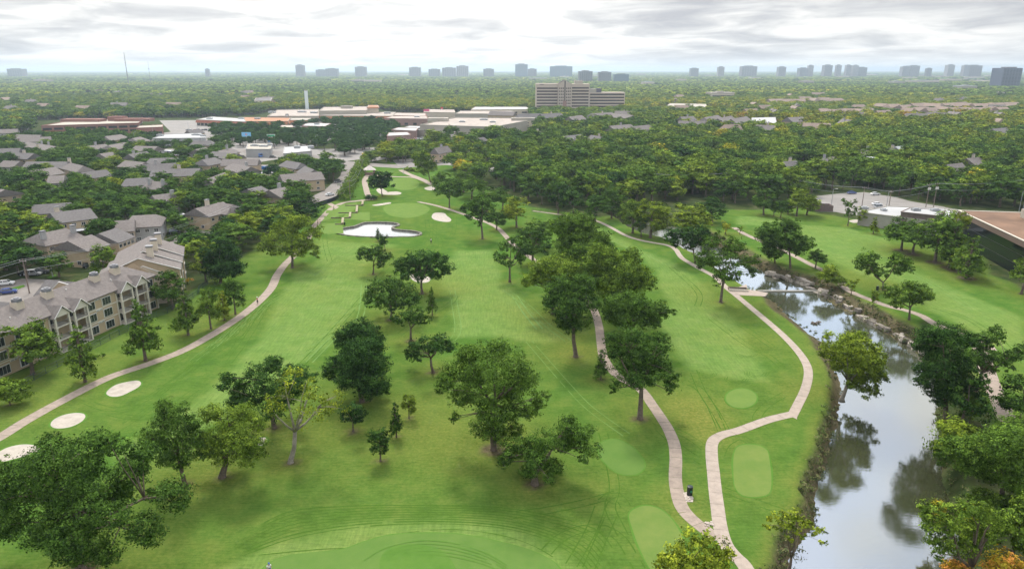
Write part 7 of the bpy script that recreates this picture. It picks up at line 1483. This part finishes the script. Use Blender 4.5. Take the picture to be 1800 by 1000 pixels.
# more of the grey brown roofs that fill the neighbourhood, wherever no measured house stands
rh = random.Random(12); ORD = ['', 'another ', 'a third ', 'a fourth ', 'a fifth ', 'a sixth ']; seen_lb = {}
def filler(u0, u1, v0, v1, n_, gap, base_lb, grp, eave, ridge, rm_):
    done = 0; tries = 0
    while done < n_ and tries < 4000:
        tries += 1; u_, v_ = rh.uniform(u0, u1), rh.uniform(v0, v1); B = P(u_, v_)
        if any(math.hypot(B.x - hx, B.y - hy) < gap + max(a_, b_) for hx, hy, a_, b_, an in HOUSES): continue
        if any(in_poly(np.array([u_]), np.array([v_ + d_]), pl)[0] for pl in LOT_PX + [SHOP] for d_ in (0, 3)): continue
        L_ = rh.uniform(15, 26); ang = rh.choice([27, 77, -13, 90, 10]) + rh.uniform(-4, 4)
        d_, c, nm_ = min(((math.hypot(B.x - c.x, (B.y - c.y) * .7), c, nm_) for c, nm_ in LMW), key=lambda q_: q_[0]); dx, dy = B.x - c.x, (B.y - c.y) * .7
        lb = f"{base_lb} {'just ' if d_ < 25 else 'well '}{('right of' if dx > 0 else 'left of') if abs(dx) > abs(dy) else ('behind' if dy > 0 else 'in front of')} {nm_}"; k_ = seen_lb.get(lb, 0); seen_lb[lb] = k_ + 1; lb = (ORD[k_] if k_ < 6 else f'a {k_ + 1}th ') + lb
        gable('apartment_house', lb, 'house', (B.x, B.y), R(ang), L_, rh.uniform(10, 13), eave, ridge, rm=rm_[done % len(rm_)], wm=[M_tan, M_brickt, M_greyw][done % 3], hip=(0, 2.5)[done % 3 == 1], chim=((rh.uniform(-4, 4), 1.5),) if done % 2 else (), group=grp, win=3); done += 1
filler(-10, 540, 243, 335, 13, 10, 'grey brown roof among the oaks', 'extra roofs of the left neighbourhood', 5.8, 8.8, [M_roofb, M_roofg])
filler(1000, 1800, 172, 245, 34, 16, 'small tan roof in the wood', 'scattered roofs in the right hand wood', 8.6, 12.8, [mat('shingle_warm'), M_roofb])
filler(0, 520, 165, 204, 14, 20, 'faint roof in the far left wood', 'scattered roofs in the far left wood', 8.8, 12.8, [mat('shingle_warm'), M_roofb])
def add_zone(poly, sp, x0, x1, y0, y1, seed, hfun, tfun, front=11, prob=.85, sty=('round', 'oak', 'oak'), cx_g=''):
    X, Y = grid_pts(x0, x1, y0, y1, sp, seed); u, v = pix(X, Y); k = in_poly(u, v, poly) & ~lots(X, Y) & clear_of(X, Y, 2.5, front, prob, seed)
    X, Y, u, v = X[k], Y[k], u[k], v[k]; r = np.random.default_rng(seed + 1); n = len(X)
    for i in range(n): cand.append((float(Y[i]), float(X[i]), hfun(r, u[i], v[i]), tfun(r, u[i], v[i], X[i], Y[i]), sty[r.integers(len(sty))], int(r.integers(3)), float(u[i]), float(v[i]), cx_g))
def tn(r, base, sd, hi=.95): return float(np.clip(r.normal(base, sd), .02, hi))
def t_left(r, u, v, x, y): return tn(r, .20, .08) if r.random() < .82 else tn(r, .48, .08)
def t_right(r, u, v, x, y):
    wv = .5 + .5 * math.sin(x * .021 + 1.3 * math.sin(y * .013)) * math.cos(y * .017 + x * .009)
    far = np.clip((262 - v) / 40, 0, 1) * np.clip((u - 1080) / 150, 0, 1)  # sunlit band of the right wood, put into the leaf tint
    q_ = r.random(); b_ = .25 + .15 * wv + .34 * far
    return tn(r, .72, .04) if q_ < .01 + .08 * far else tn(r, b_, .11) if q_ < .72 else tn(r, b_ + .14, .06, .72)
add_zone(Z_LEFT, 9.2, -420, 20, 180, 700, 11, lambda r, u, v: r.uniform(7.2, 11.8), t_left, 15, .84, ('oak', 'round', 'oak'), 'oaks and elms among the apartment houses')
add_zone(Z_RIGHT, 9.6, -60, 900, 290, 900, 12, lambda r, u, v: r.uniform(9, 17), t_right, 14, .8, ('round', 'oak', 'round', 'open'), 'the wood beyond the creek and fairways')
add_zone(Z_GATE, 8.5, -200, 60, 380, 640, 13, lambda r, u, v: r.uniform(7, 12), lambda r, u, v, x, y: tn(r, .45, .14), 8, .8, ('round', 'oak'), 'the trees between the far green and the boulevard')
add_zone(Z_LOTOAK, 13.0, -420, 20, 520, 860, 14, lambda r, u, v: r.uniform(8, 11), lambda r, u, v, x, y: tn(r, .10, .04), 6, .5, ('oak',), 'the dark oaks of the shopping parking lots')
cand.sort(); EDGE = 8
n_ind = 0; rest = []
def near_label(x, y, tone, shape, h):
    d_, c, nm_ = min(((math.hypot(x - c.x, (y - c.y) * .7), c, nm_) for c, nm_ in LMW), key=lambda q_: q_[0])
    dx, dy = x - c.x, (y - c.y) * .7; rel = ('right of' if dx > 0 else 'left of') if abs(dx) > abs(dy) else ('behind' if dy > 0 else 'in front of')
    return f"{'tall' if h > 12 else 'low' if h < 8.5 else 'middling'} {tone} {shape} tree {'just ' if d_ < 12 else 'a little ' if d_ < 26 else 'well '}{rel} {nm_}"
STY = {'oak': 'broad', 'round': 'rounded', 'open': 'loose'}
ZN = ['at the far left', 'left', 'left of centre', 'in the centre', 'right of centre', 'right', 'at the far right']
for (y, x, h, tin, sty, kk, u, v, g_) in cand:
    w_ = h * random.uniform(.80, 1.12) if 'wood beyond' in g_ else h * random.uniform(.95, 1.3)
    inview = -20 < u < 1820 and v < 620
    if n_ind < 185 and inview:
        n_ind += 1; tone = 'dark' if tin < .2 else 'green' if tin < .42 else 'yellow green' if tin < .7 else 'golden'
        lb = near_label(x, y, tone, STY[sty], h)
        plant('woodland_tree', lb, 'tree', (x, y, 0), h, w_, tin, sty, 'mid', kk, 'woodland: ' + lb)
    else: rest.append((x, y, h, w_, tin, sty, kk))
print('wood individuals', n_ind, 'rest', len(rest))
# instanced woods
vc = bpy.data.collections.new('woodland_crowns')     # not linked to the scene
order_ = []
def forest_variant(sty, lod, k):
    cs, rs = gen_lobes(sty, 300 + k * 17 + len(sty)); size, dens = {'mid': (.60, 1.4), 'lo': (1.0, 1.4)}[lod]; V, lv = leaves(cs, rs, size, dens, rg=np.random.default_rng(k + 50), up=.45, cl_leaf=9, gc=(0, 0, 4.6), gw=1.0)
    tq = []
    for i in range(4):
        a0, a1 = i * math.pi / 2, (i + 1) * math.pi / 2; r0, r1 = .28, .16; tq += [(r0 * math.cos(a0), r0 * math.sin(a0), -.3), (r0 * math.cos(a1), r0 * math.sin(a1), -.3), (r1 * math.cos(a1), r1 * math.sin(a1), 6), (r1 * math.cos(a0), r1 * math.sin(a0), 6)]
    nq = len(V) // 4; V = np.concatenate([V, np.array(tq)]); me_ = quads_mesh('woodland_crown', V, nq + 4, [M_leaf, M_bark], np.concatenate([lv, np.zeros(4)])); mi = np.zeros(nq + 4, np.int32); mi[nq:] = 1; me_.polygons.foreach_set('material_index', mi)
    o = bpy.data.objects.new('crown_%02d' % len(order_), me_); vc.objects.link(o); order_.append((sty, lod, k)); return len(order_) - 1
FI = {}
for lod in ('mid', 'lo'):
    for sty in ('round', 'oak', 'open'):
        for k in range(2): FI[sty, lod, k] = forest_variant(sty, lod, k)
def scatter_obj(name, pts, coll):
    """pts rows: x,y,z,rot,sx,sy,sz,idx,tint"""
    A_ = np.array(pts, np.float32); me_ = bpy.data.meshes.new(name); n = len(A_); me_.vertices.add(n); me_.vertices.foreach_set('co', A_[:, :3].ravel())
    a = me_.attributes.new('rot', 'FLOAT_VECTOR', 'POINT'); rv = np.zeros((n, 3), np.float32); rv[:, 2] = A_[:, 3]; a.data.foreach_set('vector', rv.ravel())
    a = me_.attributes.new('scl', 'FLOAT_VECTOR', 'POINT'); a.data.foreach_set('vector', A_[:, 4:7].ravel())
    a = me_.attributes.new('idx', 'INT', 'POINT'); a.data.foreach_set('value', A_[:, 7].astype(np.int32)); a = me_.attributes.new('tint', 'FLOAT', 'POINT'); a.data.foreach_set('value', A_[:, 8].copy())
    o = link(name, me_); ng = bpy.data.node_groups.new(name, 'GeometryNodeTree'); ng.interface.new_socket('Geometry', in_out='INPUT', socket_type='NodeSocketGeometry'); ng.interface.new_socket('Geometry', in_out='OUTPUT', socket_type='NodeSocketGeometry')
    N_ = ng.nodes; gi_ = N_.new('NodeGroupInput'); go_ = N_.new('NodeGroupOutput'); ip = N_.new('GeometryNodeInstanceOnPoints'); ci = N_.new('GeometryNodeCollectionInfo'); ci.inputs['Collection'].default_value = coll; ci.inputs['Separate Children'].default_value = True; ci.inputs['Reset Children'].default_value = True
    ng.links.new(gi_.outputs[0], ip.inputs['Points']); ng.links.new(ci.outputs[0], ip.inputs['Instance']); ip.inputs['Pick Instance'].default_value = True
    for nm_, ty, so_ in (('rot', 'FLOAT_VECTOR', 'Rotation'), ('scl', 'FLOAT_VECTOR', 'Scale'), ('idx', 'INT', 'Instance Index')):
        na = N_.new('GeometryNodeInputNamedAttribute'); na.data_type = ty; na.inputs['Name'].default_value = nm_; ng.links.new(na.outputs['Attribute'], ip.inputs[so_])
    ng.links.new(ip.outputs[0], go_.inputs[0]); md = o.modifiers.new('scatter', 'NODES'); md.node_group = ng; o['kind'] = 'stuff'; return o
rows = []
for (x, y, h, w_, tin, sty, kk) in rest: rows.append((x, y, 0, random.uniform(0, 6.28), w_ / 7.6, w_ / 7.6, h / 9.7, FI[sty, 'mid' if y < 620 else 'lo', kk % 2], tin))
# beyond: fewer, coarser crowns up to 1.6 km
X, Y = grid_pts(-1250, 1400, 560, 1650, 11.0, 31); u, v = pix(X, Y); k = (np.abs(X) < .80 * Y + 60) & ~in_poly(u, v, SHOP) & ~in_poly(u, v, Z_LEFT) & ~in_poly(u, v, Z_RIGHT) & ~lots(X, Y) & clear_of(X, Y, 3, 13, .85, 32) & (v < 262)
k &= ~((v > 232) & (u > 60) & (u < 940))
X, Y, u, v = X[k], Y[k], u[k], v[k]; r_ = np.random.default_rng(33)
for i in range(len(X)):
    x, y = X[i], Y[i]; wv = .5 + .5 * math.sin(x * .008 + 2 * math.sin(y * .006)) * math.cos(y * .011 + x * .004); sun_band = math.exp(-((v[i] - 190) / 14) ** 2)  # yellow lift across the farther crowns: sunlight painted into their tint
    b_ = .28 + .14 * wv + .28 * sun_band * (1 if u[i] > 430 else .35); q_ = r_.random(); tin = tn(r_, b_, .12, .76) if q_ < .95 else tn(r_, .72, .05)
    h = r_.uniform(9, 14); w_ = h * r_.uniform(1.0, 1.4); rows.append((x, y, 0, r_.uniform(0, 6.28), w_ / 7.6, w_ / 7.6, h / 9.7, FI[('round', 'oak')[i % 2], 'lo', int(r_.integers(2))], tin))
print('instanced crowns', len(rows))
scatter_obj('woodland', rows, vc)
# far woods: patches of canopy
pc_ = bpy.data.collections.new('canopy_patches')
for pi_ in range(4):
    r_ = np.random.default_rng(70 + pi_); Xp, Yp = grid_pts(-62, 62, -62, 62, 10.5, 80 + pi_); Vs, Ls = [], []
    for x, y in zip(Xp, Yp):
        h = r_.uniform(8, 14); rad = r_.uniform(4.2, 6.8); nq = 62; d = r_.normal(size=(nq, 3)); d[:, 2] = np.abs(d[:, 2]) * 1.0 - .15; d /= np.linalg.norm(d, axis=1)[:, None]
        c = np.array([x, y, h - rad * .7]) + d * rad * np.array([1, 1, .75]) * r_.uniform(.75, 1.08, (nq, 1)); nv = d + r_.normal(size=d.shape) * .45; nv /= np.linalg.norm(nv, axis=1)[:, None]; a = np.cross(nv, r_.normal(size=nv.shape)); a /= np.linalg.norm(a, axis=1)[:, None]; b_ = np.cross(nv, a); s_ = r_.uniform(1.3, 2.4, (nq, 1))
        Vs.append(np.stack([c - a * s_ * .6, c - b_ * s_ * .5, c + a * s_ * .6, c + b_ * s_ * .5], 1).reshape(-1, 3)); Ls.append(np.clip(r_.normal(.5, .38) + r_.normal(0, .08, nq), -.2, 1.3))
    V = np.concatenate(Vs); o = bpy.data.objects.new('patch_%d' % pi_, quads_mesh('canopy_patch', V, len(V) // 4, M_leaf, np.concatenate(Ls))); pc_.objects.link(o)
rows = []; r_ = np.random.default_rng(90)
def far_rows(y0, y1, sp, s_, sz):
    X, Y = grid_pts(-.82 * y1, .82 * y1, y0, y1, sp, int(y0), .12)
    for x, y in zip(X, Y):
        if abs(x) > .80 * y + 100: continue
        wv = .5 + .5 * math.sin(x * .0021 + 2 * math.sin(y * .0016)) * math.cos(y * .003 + x * .0012)
        if any(abs(x - hx) < 62 * s_ + a_ and -40 < hy - y < 60 * s_ + 90 for hx, hy, a_, b_, an in HOUSES if hy > 1550): continue
        rows.append((x, y, 0, r_.integers(4) * math.pi / 2 + r_.uniform(-.15, .15), s_, s_, sz, int(r_.integers(4)), float(np.clip(r_.normal(.38 + .18 * wv, .06), .05, .7))))
far_rows(1600, 3600, 106, 1.0, 1.0); far_rows(3600, 8000, 206, 2.0, 1.3); far_rows(8000, 20000, 600, 6.0, 1.8)
print('patches', len(rows)); scatter_obj('distant_woods', rows, pc_)
finish_ground()
# ================================================================ HAZE
hz_ = MB(); hz_.box(-34000, 34000, -3500, 38000, -7.0, 134.0)
hm = bpy.data.materials.new('haze_air'); hm.use_nodes = True; t = hm.node_tree; t.nodes.clear(); o = t.nodes.new('ShaderNodeOutputMaterial'); pv = t.nodes.new('ShaderNodeVolumePrincipled')
pv.inputs['Color'].default_value = (.72, .87, 1.0, 1); pv.inputs['Density'].default_value = .00011; pv.inputs['Anisotropy'].default_value = 0.55
t.links.new(pv.outputs[0], o.inputs['Volume']); hz_o = hz_.build('haze', hm); hz_o['kind'] = 'stuff'
print('objects', len(bpy.data.objects), 'tris', sum(len(m.polygons) * 2 for m in bpy.data.meshes))
